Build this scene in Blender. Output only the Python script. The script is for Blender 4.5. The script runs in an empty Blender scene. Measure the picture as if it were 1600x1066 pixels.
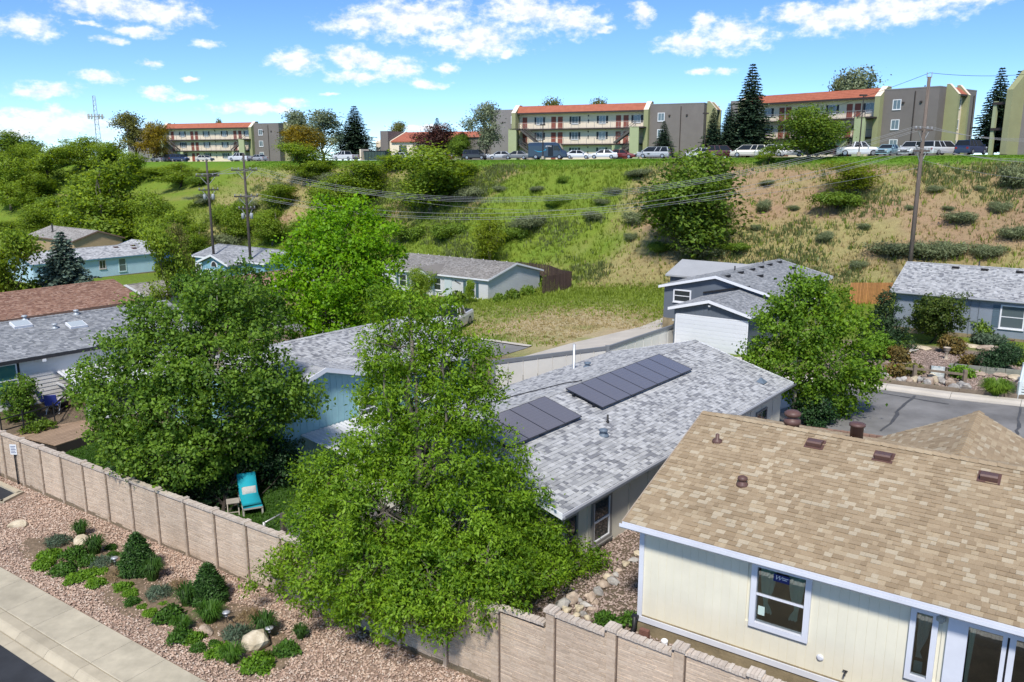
import bpy, bmesh, math, random
import numpy as np
from mathutils import Vector, Matrix

random.seed(11)
RNG = np.random.default_rng(11)
SC = bpy.context.scene
COL = SC.collection
R = math.radians

# ------------------------------------------------------------------ camera
CAM_H, PITCH, FPX = 13.0, R(12.4), 1290.0
cam_d = bpy.data.cameras.new('camera')
cam_d.sensor_width = 36.0
cam_d.sensor_fit = 'HORIZONTAL'
cam_d.lens = 36.0 * FPX / 1600.0
cam_d.clip_start = 0.2
cam_d.clip_end = 9000.0
cam = bpy.data.objects.new('camera', cam_d)
COL.objects.link(cam)
cam.location = (0, 0, CAM_H)
cam.rotation_euler = (R(90) - PITCH, 0, 0)
SC.camera = cam

SC.view_settings.view_transform = 'Standard'
SC.view_settings.look = 'None'
SC.view_settings.gamma = 1.0
SC.view_settings.use_curve_mapping = False
SC.view_settings.exposure = 0.74
SC.cycles.max_bounces = 6
SC.cycles.diffuse_bounces = 3
SC.cycles.glossy_bounces = 3
SC.cycles.transmission_bounces = 4
SC.cycles.transparent_max_bounces = 8
SC.cycles.caustics_reflective = False
SC.cycles.caustics_refractive = False

# ------------------------------------------------------------------ sun and sky
SUN_EL, SUN_AZ = R(51), R(-168)          # azimuth measured from +Y towards +X
sun_dir = Vector((math.cos(SUN_EL) * math.sin(SUN_AZ), math.cos(SUN_EL) * math.cos(SUN_AZ), math.sin(SUN_EL)))
sun_d = bpy.data.lights.new('sun', 'SUN')
sun_d.energy = 2.9
sun_d.angle = R(7)
sun_d.color = (1.0, 0.95, 0.87)
sun = bpy.data.objects.new('sun', sun_d)
COL.objects.link(sun)
sun.location = sun_dir * 200
sun.rotation_euler = (-sun_dir).to_track_quat('-Z', 'Y').to_euler()

world = bpy.data.worlds.new('World')
SC.world = world
world.use_nodes = True
wt = world.node_tree
wt.nodes.clear()


class NT:
    """tiny node helper"""
    def __init__(s, tree): s.t = tree
    def n(s, kind, **kw):
        nd = s.t.nodes.new(kind)
        for k, v in kw.items():
            if k == 'inp':
                for i, val in v.items():
                    if isinstance(val, bpy.types.NodeSocket): s.t.links.new(val, nd.inputs[i])
                    else: nd.inputs[i].default_value = val
            else: setattr(nd, k, v)
        return nd
    def math(s, op, a, b=0.0, c=0.0, clamp=False):
        nd = s.n('ShaderNodeMath', operation=op, use_clamp=clamp, inp={0: a, 1: b, 2: c})
        return nd.outputs[0]
    def vmath(s, op, a, b=(0, 0, 0), c=(0, 0, 0)):
        nd = s.n('ShaderNodeVectorMath', operation=op, inp={0: a, 1: b})
        if op in ('MULTIPLY_ADD',):
            if isinstance(c, bpy.types.NodeSocket): s.t.links.new(c, nd.inputs[2])
            else: nd.inputs[2].default_value = c
        return nd
    def mix(s, fac, a, b):
        nd = s.n('ShaderNodeMix', data_type='RGBA')
        for i, val in ((0, fac), (6, a), (7, b)):
            if isinstance(val, bpy.types.NodeSocket): s.t.links.new(val, nd.inputs[i])
            else: nd.inputs[i].default_value = val if i == 0 else (tuple(val) + (1,) if len(val) == 3 else val)
        return nd.outputs[2]
    def ramp(s, fac, stops, interp='LINEAR'):
        nd = s.n('ShaderNodeValToRGB')
        cr = nd.color_ramp
        cr.interpolation = interp
        while len(cr.elements) > 1: cr.elements.remove(cr.elements[0])
        cr.elements[0].position = stops[0][0]
        cr.elements[0].color = tuple(stops[0][1]) + (1,)
        for p, c in stops[1:]:
            e = cr.elements.new(p)
            e.color = tuple(c) + (1,)
        s.t.links.new(fac, nd.inputs[0])
        return nd.outputs[0]
    def link(s, a, b): s.t.links.new(a, b)


def cam_ray(px, py):
    u, v = (px - 800) / FPX, (py - 533) / FPX
    c, s = math.cos(PITCH), math.sin(PITCH)
    return (u, c - v * s, -s - v * c)


def build_world():
    T = NT(wt)
    sky = T.n('ShaderNodeTexSky', sky_type='NISHITA', sun_disc=False, sun_elevation=SUN_EL,
              sun_rotation=SUN_AZ, altitude=2600.0, air_density=0.8, dust_density=0.0, ozone_density=3.0)
    tc = T.n('ShaderNodeTexCoord')
    d = T.n('ShaderNodeSeparateXYZ', inp={0: tc.outputs['Generated']})
    az = T.math('ARCTAN2', d.outputs[0], d.outputs[1])
    el = T.math('ARCSINE', d.outputs[2])
    ae = T.n('ShaderNodeCombineXYZ', inp={0: az, 1: el, 2: 0.0}).outputs[0]
    n1 = T.n('ShaderNodeTexNoise', noise_dimensions='3D', inp={'Vector': T.vmath('MULTIPLY', ae, (14, 26, 1)).outputs[0], 'Scale': 1.0, 'Detail': 7.0, 'Roughness': 0.62})
    n2 = T.n('ShaderNodeTexNoise', noise_dimensions='3D', inp={'Vector': T.vmath('MULTIPLY_ADD', ae, (60, 95, 1), (4, 2, 7)).outputs[0], 'Scale': 1.0, 'Detail': 7.0, 'Roughness': 0.6})
    warp = T.vmath('MULTIPLY_ADD', T.vmath('SUBTRACT', n1.outputs['Color'], (0.5, 0.5, 0.5)).outputs[0], (0.055, 0.030, 0.0), ae).outputs[0]
    clouds = [(42, 42, 40, 17), (160, 9, 60, 14), (235, 16, 80, 17), (213, 46, 36, 9), (130, 36, 14, 4), (170, 63, 22, 6), (72, 146, 48, 12), (152, 121, 34, 9),
              (232, 98, 16, 6), (250, 143, 32, 8), (300, 149, 18, 6), (330, 65, 24, 6), (292, 117, 14, 4), (60, 185, 80, 9), (90, 196, 110, 12), (30, 204, 60, 8),
              (455, 96, 40, 15), (560, 88, 52, 18), (615, 104, 52, 19), (560, 116, 50, 10), (400, 170, 70, 8), (460, 157, 25, 6), (518, 146, 20, 4),
              (560, 36, 60, 18), (650, 28, 100, 30), (740, 60, 90, 24), (820, 20, 80, 26), (890, 30, 60, 24), (945, 44, 24, 6), (668, 129, 34, 6), (702, 106, 16, 8), (790, 80, 14, 6),
              (1070, 64, 56, 18), (1145, 58, 62, 22), (1100, 32, 22, 12), (1095, 115, 24, 7), (1135, 114, 16, 6), (1250, 22, 50, 16), (1310, 30, 80, 22), (1390, 16, 110, 22),
              (1490, 4, 60, 9), (1003, 18, 16, 18), (660, 200, 60, 5), (330, 205, 90, 5)]
    acc = None
    for cx, cy, rx, ry in clouds:
        r = cam_ray(cx, cy)
        a0 = math.atan2(r[0], r[1])
        e0 = math.atan2(r[2], math.hypot(r[0], r[1]))
        ra, re = rx / FPX * 1.0, ry / FPX * 1.08
        q = T.vmath('MULTIPLY_ADD', warp, (1 / ra, 1 / re, 0), (-a0 / ra, -e0 / re, 0)).outputs[0]
        l = T.vmath('LENGTH', q).outputs['Value']
        acc = l if acc is None else T.math('SMOOTH_MIN', acc, l, 0.25)
    # density inside the mapped clouds
    m = T.math('SUBTRACT', 1.12, acc)
    m = T.math('ADD', m, T.math('MULTIPLY', T.math('SUBTRACT', n2.outputs['Fac'], 0.5), 2.1))
    a1 = T.math('SMOOTHSTEP', m, 0.0, 0.62) if False else T.n('ShaderNodeMapRange', interpolation_type='SMOOTHSTEP', inp={0: m, 1: -0.05, 2: 1.0, 3: 0.0, 4: 0.97}).outputs[0]
    # fair-weather clouds over the rest of the dome
    dz = T.math('ADD', T.math('MAXIMUM', d.outputs[2], 0.0), 0.08)
    pl = T.n('ShaderNodeCombineXYZ', inp={0: T.math('DIVIDE', d.outputs[0], dz), 1: T.math('DIVIDE', d.outputs[1], dz), 2: 0.0}).outputs[0]
    n3 = T.n('ShaderNodeTexNoise', inp={'Vector': pl, 'Scale': 1.1, 'Detail': 7.0, 'Roughness': 0.58})
    g = T.n('ShaderNodeMapRange', interpolation_type='SMOOTHSTEP', inp={0: n3.outputs['Fac'], 1: 0.54, 2: 0.68, 3: 0.0, 4: 0.85}).outputs[0]
    up = T.n('ShaderNodeMapRange', interpolation_type='SMOOTHSTEP', inp={0: el, 1: R(10.5), 2: R(14), 3: 0.0, 4: 1.0}).outputs[0]
    side = T.n('ShaderNodeMapRange', interpolation_type='SMOOTHSTEP', inp={0: T.math('ABSOLUTE', az), 1: R(34), 2: R(40), 3: 0.0, 4: 1.0}).outputs[0]
    low = T.n('ShaderNodeMapRange', interpolation_type='SMOOTHSTEP', inp={0: el, 1: R(0), 2: R(4), 3: 0.0, 4: 1.0}).outputs[0]
    a2 = T.math('MULTIPLY', g, T.math('MAXIMUM', up, T.math('MULTIPLY', side, low)))
    alpha = T.math('MAXIMUM', a1, a2)
    shade = T.n('ShaderNodeMapRange', inp={0: T.math('ADD', n2.outputs['Fac'], T.math('MULTIPLY', m, -0.12)), 1: 0.25, 2: 0.6, 3: 0.0, 4: 1.0}).outputs[0]
    ccol = T.mix(shade, (4.0, 4.25, 4.6), (6.0, 6.0, 6.0))
    tint = T.n('ShaderNodeMix', data_type='RGBA', blend_type='MULTIPLY', inp={0: 1.0})
    hs = T.n('ShaderNodeHueSaturation', inp={'Hue': 0.5, 'Saturation': 1.1, 'Value': 0.78, 'Color': sky.outputs[0]})
    T.link(hs.outputs[0], tint.inputs[6]); tint.inputs[7].default_value = (0.92, 1.02, 1.12, 1)
    col = T.mix(alpha, tint.outputs[2], ccol)
    bg = T.n('ShaderNodeBackground', inp={0: col, 1: 0.13})
    out = T.n('ShaderNodeOutputWorld')
    T.link(bg.outputs[0], out.inputs[0])


build_world()
world.cycles.sampling_method = 'MANUAL'
world.cycles.sample_map_resolution = 512

# ------------------------------------------------------------------ site frame: s runs along the precast wall, t away from the street
A_S = R(-34.9)
ES = (math.cos(A_S), math.sin(A_S))
ET = (-math.sin(A_S), math.cos(A_S))


def W(s, t): return (s * ES[0] + t * ET[0], s * ES[1] + t * ET[1])
def ST(x, y): return (x * ES[0] + y * ES[1], x * ET[0] + y * ET[1])


def at_z(px, py, z):
    r = cam_ray(px, py); k = (z - CAM_H) / r[2]
    return (r[0] * k, r[1] * k, z)


def at_y(px, py, y):
    r = cam_ray(px, py); k = y / r[1]
    return (r[0] * k, y, CAM_H + r[2] * k)


def at_t(px, py, t):
    r = cam_ray(px, py); k = t / (r[0] * ET[0] + r[1] * ET[1])
    return (r[0] * k, r[1] * k, CAM_H + r[2] * k)


# ------------------------------------------------------------------ mesh helpers
class MB:
    def __init__(s): s.v = []; s.f = []
    def add(s, vs, fs):
        b = len(s.v)
        s.v += [tuple(p) for p in vs]
        s.f += [tuple(b + i for i in f) for f in fs]
        return s
    def box(s, x0, x1, y0, y1, z0, z1):
        return s.add([(x0, y0, z0), (x1, y0, z0), (x1, y1, z0), (x0, y1, z0), (x0, y0, z1), (x1, y0, z1), (x1, y1, z1), (x0, y1, z1)],
                     [(0, 3, 2, 1), (4, 5, 6, 7), (0, 1, 5, 4), (1, 2, 6, 5), (2, 3, 7, 6), (3, 0, 4, 7)])
    def bar(s, a, b, w, h, up=(0, 0, 1)):
        a, b = Vector(a), Vector(b)
        d = (b - a).normalized()
        sd = d.cross(Vector(up))
        if sd.length < 1e-4: sd = d.cross(Vector((1, 0, 0)))
        sd.normalize(); u = sd.cross(d)
        vs = []
        for p in (a, b):
            for i, j in ((-1, -1), (1, -1), (1, 1), (-1, 1)): vs.append(p + sd * (i * w / 2) + u * (j * h / 2))
        return s.add(vs, [(0, 1, 2, 3), (7, 6, 5, 4), (0, 4, 5, 1), (1, 5, 6, 2), (2, 6, 7, 3), (3, 7, 4, 0)])
    def prism(s, poly, d0, d1, axis='y'):
        n = len(poly)
        def p(a, b, d): return {'x': (d, a, b), 'y': (a, d, b), 'z': (a, b, d)}[axis]
        vs = [p(a, b, d0) for a, b in poly] + [p(a, b, d1) for a, b in poly]
        return s.add(vs, [tuple(range(n))[::-1], tuple(range(n, 2 * n))] + [(i, (i + 1) % n, n + (i + 1) % n, n + i) for i in range(n)])
    def tube(s, path, radii, n=6, cap=True):
        path = [Vector(p) for p in path]
        if not hasattr(radii, '__len__'): radii = [radii] * len(path)
        vs = []
        prev = None
        for i, p in enumerate(path):
            d = (path[min(i + 1, len(path) - 1)] - path[max(i - 1, 0)]).normalized()
            ref = Vector((0, 0, 1)) if abs(d.z) < 0.9 else Vector((1, 0, 0))
            if prev is None: a = d.cross(ref).normalized()
            else:
                a = (prev - d * prev.dot(d))
                a = a.normalized() if a.length > 1e-5 else d.cross(ref).normalized()
            prev = a
            b = d.cross(a)
            for k in range(n):
                t = 2 * math.pi * k / n
                vs.append(p + (a * math.cos(t) + b * math.sin(t)) * radii[i])
        fs = []
        for i in range(len(path) - 1):
            for k in range(n): fs.append((i * n + k, i * n + (k + 1) % n, (i + 1) * n + (k + 1) % n, (i + 1) * n + k))
        if cap:
            fs.append(tuple(range(n))[::-1]); fs.append(tuple((len(path) - 1) * n + k for k in range(n)))
        return s.add(vs, fs)
    def lathe(s, prof, n=12, c=(0, 0, 0)):
        vs = []
        for r, z in prof:
            for k in range(n):
                t = 2 * math.pi * k / n
                vs.append((c[0] + r * math.cos(t), c[1] + r * math.sin(t), c[2] + z))
        fs = [(i * n + k, i * n + (k + 1) % n, (i + 1) * n + (k + 1) % n, (i + 1) * n + k) for i in range(len(prof) - 1) for k in range(n)]
        fs.append(tuple(range(n))[::-1]); fs.append(tuple((len(prof) - 1) * n + k for k in range(n)))
        return s.add(vs, fs)
    def build(s, name, mat, parent=None, smooth=False, loc=None):
        me = bpy.data.meshes.new(name)
        me.from_pydata(s.v, [], s.f)
        if smooth: me.polygons.foreach_set('use_smooth', [True] * len(me.polygons))
        me.materials.append(mat)
        o = bpy.data.objects.new(name, me)
        COL.objects.link(o)
        if parent: o.parent = parent
        if loc: o.location = loc
        return o


def quads_mesh(name, V, mat, per=4, N=None):
    """V: (N*per,3) array, every `per` vertices one face"""
    V = np.ascontiguousarray(V, dtype=np.float32)
    n = len(V) // per
    me = bpy.data.meshes.new(name)
    me.vertices.add(len(V)); me.vertices.foreach_set('co', V.ravel())
    me.loops.add(n * per); me.loops.foreach_set('vertex_index', np.arange(n * per, dtype=np.int32))
    me.polygons.add(n)
    me.polygons.foreach_set('loop_start', np.arange(0, n * per, per, dtype=np.int32))
    if N is not None:
        a = me.attributes.new('fn', 'FLOAT_VECTOR', 'POINT'); a.data.foreach_set('vector', np.ascontiguousarray(N, dtype=np.float32).ravel())
    me.update(calc_edges=True)
    me.materials.append(mat)
    return me


def indexed_mesh(name, V, Fq, mat, smooth=False):
    V = np.ascontiguousarray(V, dtype=np.float32); Fq = np.ascontiguousarray(Fq, dtype=np.int32)
    per = Fq.shape[1]
    me = bpy.data.meshes.new(name)
    me.vertices.add(len(V)); me.vertices.foreach_set('co', V.ravel())
    me.loops.add(Fq.size); me.loops.foreach_set('vertex_index', Fq.ravel())
    me.polygons.add(len(Fq)); me.polygons.foreach_set('loop_start', np.arange(0, Fq.size, per, dtype=np.int32))
    me.polygons.foreach_set('use_smooth', np.full(len(Fq), bool(smooth)))
    me.update(calc_edges=True)
    me.materials.append(mat)
    return me


def obj(name, me, parent=None, loc=None):
    o = bpy.data.objects.new(name, me); COL.objects.link(o)
    if parent: o.parent = parent
    if loc: o.location = loc
    return o


def tag(o, label=None, cat=None, group=None, kind=None):
    if label: o['label'] = label
    if cat: o['category'] = cat
    if group: o['group'] = group
    if kind: o['kind'] = kind
    return o


def thing(name, label, cat, loc=(0, 0, 0), rz=0.0, group=None):
    o = bpy.data.objects.new(name, None); COL.objects.link(o)
    o.location = loc; o.rotation_euler = (0, 0, rz); o.empty_display_size = 0.3
    return tag(o, label, cat, group)


def copy_tree(root, loc, rz=0.0, scale=(1, 1, 1), label=None, group=None, mat=None):
    r = root.copy(); COL.objects.link(r)
    r.location = loc; r.rotation_euler = (0, 0, rz); r.scale = scale
    if label: r['label'] = label
    if group: r['group'] = group
    for ch in list(root.children):
        c = ch.copy(); COL.objects.link(c); c.parent = r
        for g in list(ch.children):
            d = g.copy(); COL.objects.link(d); d.parent = c
    return r


# ------------------------------------------------------------------ materials
MATS = {}


def new_mat(name):
    m = bpy.data.materials.new(name); m.use_nodes = True
    m.node_tree.nodes.clear()
    return m, NT(m.node_tree)


def finish(m, T, bsdf): T.link(bsdf.outputs[0], T.n('ShaderNodeOutputMaterial').inputs[0]); return m


def P(name, col, rough=0.8, var=0.12, scale=1.5, bump=0.0, bscale=30.0, metal=0.0, spec=0.35, col2=None, stretch=(1, 1, 1), detail=5.0, wave=None, objvar=0.0):
    """principled with world-space noise mottling; wave=(axis,scale,depth) adds siding grooves"""
    if name in MATS: return MATS[name]
    m, T = new_mat(name)
    pos = T.n('ShaderNodeNewGeometry').outputs['Position']
    v = T.vmath('MULTIPLY', pos, stretch).outputs[0]
    nz = T.n('ShaderNodeTexNoise', inp={'Vector': v, 'Scale': scale, 'Detail': detail, 'Roughness': 0.6})
    lo = tuple(c * (1 - var) for c in col); hi = tuple(min(1, c * (1 + var)) for c in (col2 or col))
    f = T.n('ShaderNodeMapRange', inp={0: nz.outputs['Fac'], 1: 0.3, 2: 0.7, 3: 0.0, 4: 1.0}).outputs[0]
    c = T.mix(f, lo, hi)
    nl = T.n('ShaderNodeTexNoise', inp={'Vector': T.vmath('MULTIPLY', pos, (1, 1, .5)).outputs[0], 'Scale': .55, 'Detail': 7.0, 'Roughness': .7})
    c = T.n('ShaderNodeHueSaturation', inp={'Hue': 0.5, 'Saturation': 1.0, 'Value': T.math('ADD', 1 - var * .9, T.math('MULTIPLY', nl.outputs['Fac'], var * 1.8)), 'Color': c}).outputs[0]
    if objvar:
        oi = T.n('ShaderNodeObjectInfo')
        hsv = T.n('ShaderNodeHueSaturation', inp={'Hue': 0.5, 'Saturation': 1.0, 'Value': T.math('ADD', T.math('MULTIPLY', T.math('SUBTRACT', oi.outputs['Random'], 0.5), 2 * objvar), 1.0), 'Color': c})
        c = hsv.outputs[0]
    b = T.n('ShaderNodeBsdfPrincipled', inp={'Base Color': c, 'Roughness': rough, 'Metallic': metal, 'Specular IOR Level': spec})
    h = None
    if bump:
        n2 = T.n('ShaderNodeTexNoise', inp={'Vector': v, 'Scale': bscale, 'Detail': 4.0})
        h = T.math('MULTIPLY', n2.outputs['Fac'], bump)
    if wave:
        ax, sc, dep = wave
        w = T.n('ShaderNodeSeparateXYZ', inp={0: pos}).outputs['XYZ'.index(ax)]
        fr = T.math('FRACT', T.math('MULTIPLY', w, sc))
        g = T.math('MULTIPLY', fr, dep)
        h = g if h is None else T.math('ADD', h, g)
    if h is not None:
        bm = T.n('ShaderNodeBump', inp={'Strength': 1.0, 'Distance': 1.0, 'Height': h})
        T.link(bm.outputs[0], b.inputs['Normal'])
    MATS[name] = finish(m, T, b)
    return m


def leaf_mat(name, dark, light, trans=0.35, rough=0.5, vscale=0.5):
    if name in MATS: return MATS[name]
    m, T = new_mat(name)
    g = T.n('ShaderNodeNewGeometry')
    nz = T.n('ShaderNodeTexNoise', inp={'Vector': g.outputs['Position'], 'Scale': vscale, 'Detail': 3.0})
    f = T.math('ADD', T.math('MULTIPLY', g.outputs['Random Per Island'], 0.75), T.math('MULTIPLY', T.math('SUBTRACT', nz.outputs['Fac'], 0.38), 1.1), clamp=True)
    c = T.mix(f, dark, light)
    at = T.n('ShaderNodeAttribute', attribute_name='fn')
    vt = T.n('ShaderNodeVectorTransform', vector_type='VECTOR', convert_from='OBJECT', convert_to='WORLD', inp={0: at.outputs['Vector']})
    nrm = T.vmath('NORMALIZE', T.vmath('MULTIPLY_ADD', vt.outputs[0], (1.3, 1.3, 1.3), g.outputs['Normal']).outputs[0]).outputs[0]
    d = T.n('ShaderNodeBsdfPrincipled', inp={'Base Color': c, 'Roughness': rough, 'Specular IOR Level': 0.25, 'Normal': nrm})
    hs = T.n('ShaderNodeHueSaturation', inp={'Hue': 0.485, 'Saturation': 1.1, 'Value': 1.6, 'Color': c})
    tr = T.n('ShaderNodeBsdfTranslucent', inp={0: hs.outputs[0]})
    mx = T.n('ShaderNodeMixShader', inp={0: trans, 1: d.outputs[0], 2: tr.outputs[0]})
    MATS[name] = finish(m, T, mx)
    return m


def shingle_mat(name, cols, rough=0.95):
    if name in MATS: return MATS[name]
    m, T = new_mat(name)
    g = T.n('ShaderNodeNewGeometry'); oi = T.n('ShaderNodeObjectInfo')
    wn = T.n('ShaderNodeTexWhiteNoise', noise_dimensions='1D', inp={'W': T.math('ADD', T.math('MULTIPLY', g.outputs['Random Per Island'], 13.7), T.math('MULTIPLY', oi.outputs['Random'], 71.3))})
    n = len(cols)
    c = T.ramp(wn.outputs[0], [(i / n, col) for i, col in enumerate(cols)], 'CONSTANT')
    nz = T.n('ShaderNodeTexNoise', inp={'Vector': g.outputs['Position'], 'Scale': 55.0, 'Detail': 3.0})
    n2 = T.n('ShaderNodeTexNoise', inp={'Vector': g.outputs['Position'], 'Scale': 0.7, 'Detail': 4.0})
    val = T.math('ADD', T.math('MULTIPLY', nz.outputs['Fac'], 0.5), T.math('ADD', 0.60, T.math('MULTIPLY', n2.outputs['Fac'], 0.30)))
    hs = T.n('ShaderNodeHueSaturation', inp={'Hue': 0.5, 'Saturation': 1.0, 'Value': val, 'Color': c})
    b = T.n('ShaderNodeBsdfPrincipled', inp={'Base Color': hs.outputs[0], 'Roughness': rough, 'Specular IOR Level': 0.2})
    bm = T.n('ShaderNodeBump', inp={'Strength': 0.6, 'Distance': 0.01, 'Height': nz.outputs['Fac']})
    T.link(bm.outputs[0], b.inputs['Normal'])
    MATS[name] = finish(m, T, b)
    return m


def far_shingle_mat(name, cols):
    """roofs too far to pick the shingles apart"""
    if name in MATS: return MATS[name]
    m, T = new_mat(name)
    g = T.n('ShaderNodeNewGeometry')
    sep = T.n('ShaderNodeSeparateXYZ', inp={0: T.n('ShaderNodeTexCoord').outputs['Object']})
    row = T.math('FLOOR', T.math('MULTIPLY', sep.outputs[1], 6.5))
    colm = T.math('FLOOR', T.math('ADD', T.math('MULTIPLY', sep.outputs[0], 3.6), T.math('MULTIPLY', row, 0.37)))
    wn = T.n('ShaderNodeTexWhiteNoise', noise_dimensions='2D', inp={'Vector': T.n('ShaderNodeCombineXYZ', inp={0: row, 1: colm, 2: 0.0}).outputs[0]})
    n = len(cols)
    c = T.ramp(wn.outputs[0], [(i / n, col) for i, col in enumerate(cols)], 'CONSTANT')
    nz = T.n('ShaderNodeTexNoise', inp={'Vector': g.outputs['Position'], 'Scale': 1.3, 'Detail': 6.0})
    hs = T.n('ShaderNodeHueSaturation', inp={'Hue': 0.5, 'Saturation': 1.0, 'Value': T.math('ADD', 0.65, T.math('MULTIPLY', nz.outputs['Fac'], 0.7)), 'Color': c})
    b = T.n('ShaderNodeBsdfPrincipled', inp={'Base Color': hs.outputs[0], 'Roughness': 0.95, 'Specular IOR Level': 0.2})
    MATS[name] = finish(m, T, b)
    return m


def island_mat(name, cols, rough=0.85, var=0.25, scale=8.0, bump=0.0):
    """separate stones or chips, each with a colour of its own"""
    if name in MATS: return MATS[name]
    m, T = new_mat(name)
    g = T.n('ShaderNodeNewGeometry'); oi = T.n('ShaderNodeObjectInfo')
    wn = T.n('ShaderNodeTexWhiteNoise', noise_dimensions='1D', inp={'W': T.math('ADD', T.math('MULTIPLY', g.outputs['Random Per Island'], 13.7), T.math('MULTIPLY', oi.outputs['Random'], 71.3))})
    n = len(cols)
    c = T.ramp(wn.outputs[0], [(i / max(1, n - 1), col) for i, col in enumerate(cols)])
    nz = T.n('ShaderNodeTexNoise', inp={'Vector': g.outputs['Position'], 'Scale': scale, 'Detail': 5.0})
    nl = T.n('ShaderNodeTexNoise', inp={'Vector': T.vmath('MULTIPLY', g.outputs['Position'], (1, 1, .45)).outputs[0], 'Scale': 1.3, 'Detail': 6.0, 'Roughness': .65})
    vv = T.math('MULTIPLY', T.math('ADD', 1 - var, T.math('MULTIPLY', nz.outputs['Fac'], 2 * var)), T.math('ADD', T.math('ADD', .66, T.math('MULTIPLY', oi.outputs['Random'], .12)), T.math('MULTIPLY', nl.outputs['Fac'], .56)))
    hs = T.n('ShaderNodeHueSaturation', inp={'Hue': 0.5, 'Saturation': 1.0, 'Value': vv, 'Color': c})
    b = T.n('ShaderNodeBsdfPrincipled', inp={'Base Color': hs.outputs[0], 'Roughness': rough, 'Specular IOR Level': 0.25})
    if bump:
        bm = T.n('ShaderNodeBump', inp={'Strength': 1.0, 'Distance': bump, 'Height': nz.outputs['Fac']})
        T.link(bm.outputs[0], b.inputs['Normal'])
    MATS[name] = finish(m, T, b)
    return m


def glass_dark(name, col=(0.02, 0.025, 0.03), rough=0.04):
    if name in MATS: return MATS[name]
    m, T = new_mat(name)
    b = T.n('ShaderNodeBsdfPrincipled', inp={'Base Color': col + (1,), 'Roughness': rough, 'Specular IOR Level': 0.9})
    MATS[name] = finish(m, T, b)
    return m


def glass_clear(name):
    if name in MATS: return MATS[name]
    m, T = new_mat(name)
    fr = T.n('ShaderNodeFresnel', inp={0: 1.6})
    f = T.math('ADD', T.math('MULTIPLY', fr.outputs[0], 1.2), 0.10, clamp=True)
    a = T.n('ShaderNodeBsdfTransparent', inp={0: (0.82, 0.9, 0.86, 1)})
    g = T.n('ShaderNodeBsdfGlossy', inp={'Color': (0.9, 0.95, 1, 1), 'Roughness': 0.02})
    MATS[name] = finish(m, T, T.n('ShaderNodeMixShader', inp={0: f, 1: a.outputs[0], 2: g.outputs[0]}))
    return m
# ------------------------------------------------------------------ terrain
CTRL = np.array([  # x, y, z of known ground
    (12.5, 33, 0.75), (2, 22, 1.2), (3.6, 20.5, 1.4), (10, 22, 1.5), (20, 20, 1.6), (-3, 22, 0.55), (-7, 25.5, 0.4), (-11, 28, 0.4), (-19, 35, 0.35), (-24, 38.5, 1.45), (-26, 41.5, 1.5), (-21.5, 38.5, 1.35), (-14, 36, 0.5),
    (-6, 34, 0.5), (0, 42, 0.5), (4, 36, 0.6), (8, 44, 0.75), (14, 46, 0.9), (12, 53, 0.85), (20, 41, 1.15), (26, 37, 1.35), (16, 34, 1.15), (26, 48, 1.45), (33, 50, 1.6), (40, 44, 1.7), (30, 66, 1.7),
    (22, 64, 1.4), (0, 57, 0.0), (6, 64, 0.15), (12, 75, 0.1), (-5, 66, -0.5), (-9, 85, -1.2), (0, 88, -0.9), (-20, 92, -1.3), (-37, 98, -0.9), (-57, 98, -1.9), (-46, 112, -1.9), (-74, 128, -1.3),
    (-37, 50, 0.0), (-30, 60, -0.4), (-20, 65, -0.6), (-60, 70, -1.5), (-90, 110, -2.0), (60, 40, 2.0), (50, 20, 2.0), (-60, 40, -0.2)])


def vnoise(x, y, sc, seed=0):
    x = np.asarray(x) * sc + seed * 17.3; y = np.asarray(y) * sc + seed * 9.1
    xi, yi = np.floor(x), np.floor(y); fx, fy = x - xi, y - yi
    fx = fx * fx * (3 - 2 * fx); fy = fy * fy * (3 - 2 * fy)
    def h(a, b):
        v = np.sin(a * 127.1 + b * 311.7 + seed * 74.7) * 43758.5453
        return v - np.floor(v)
    return (h(xi, yi) * (1 - fx) + h(xi + 1, yi) * fx) * (1 - fy) + (h(xi, yi + 1) * (1 - fx) + h(xi + 1, yi + 1) * fx) * fy


def fbm(x, y, sc, seed=0): return 0.55 * vnoise(x, y, sc, seed) + 0.3 * vnoise(x, y, sc * 2.1, seed + 1) + 0.15 * vnoise(x, y, sc * 4.3, seed + 2)


T_WALL = 15.18
HILL0, HILL1 = 77.0, 103.0


def front_z(s): return -0.5 + (np.clip(s, -90, 30) + 37) * 0.0135


def plateau_z(x): return 12.85 + np.where(np.asarray(x) > 12, 0.011, 0.006) * (np.clip(x, -200, 120) - 12)


def hill_k(s, t):
    wob = (fbm(s, t, 0.035, 5) - 0.5) * 7
    q = np.clip((t + wob * np.clip((HILL1 - t) / 12, 0, 1) - HILL0) / (HILL1 - HILL0), 0, 1)
    return 0.5 * q + 0.5 * q * q * (3 - 2 * q)


def gz(x, y):
    x = np.atleast_1d(np.asarray(x, float)); y = np.atleast_1d(np.asarray(y, float))
    s = x * ES[0] + y * ES[1]; t = x * ET[0] + y * ET[1]
    d2 = (x[:, None] - CTRL[None, :, 0]) ** 2 + (y[:, None] - CTRL[None, :, 1]) ** 2 + 6.0
    w = 1 / d2 ** 1.5
    back = (w * CTRL[None, :, 2]).sum(1) / w.sum(1)
    k = hill_k(s, t)
    z = back * (1 - k) + plateau_z(x) * k
    z = z + np.sin(np.pi * k) * (fbm(s, t, 0.12, 9) - 0.5) * 2.0
    z = z + 0.18 * np.clip((t - 103.6) / 1.4, 0, 1)
    return np.where(t < T_WALL, front_z(s) - 0.10 - 0.25 * (t < 11.2), z)


def gz1(x, y): return float(gz(x, y)[0])


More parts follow.
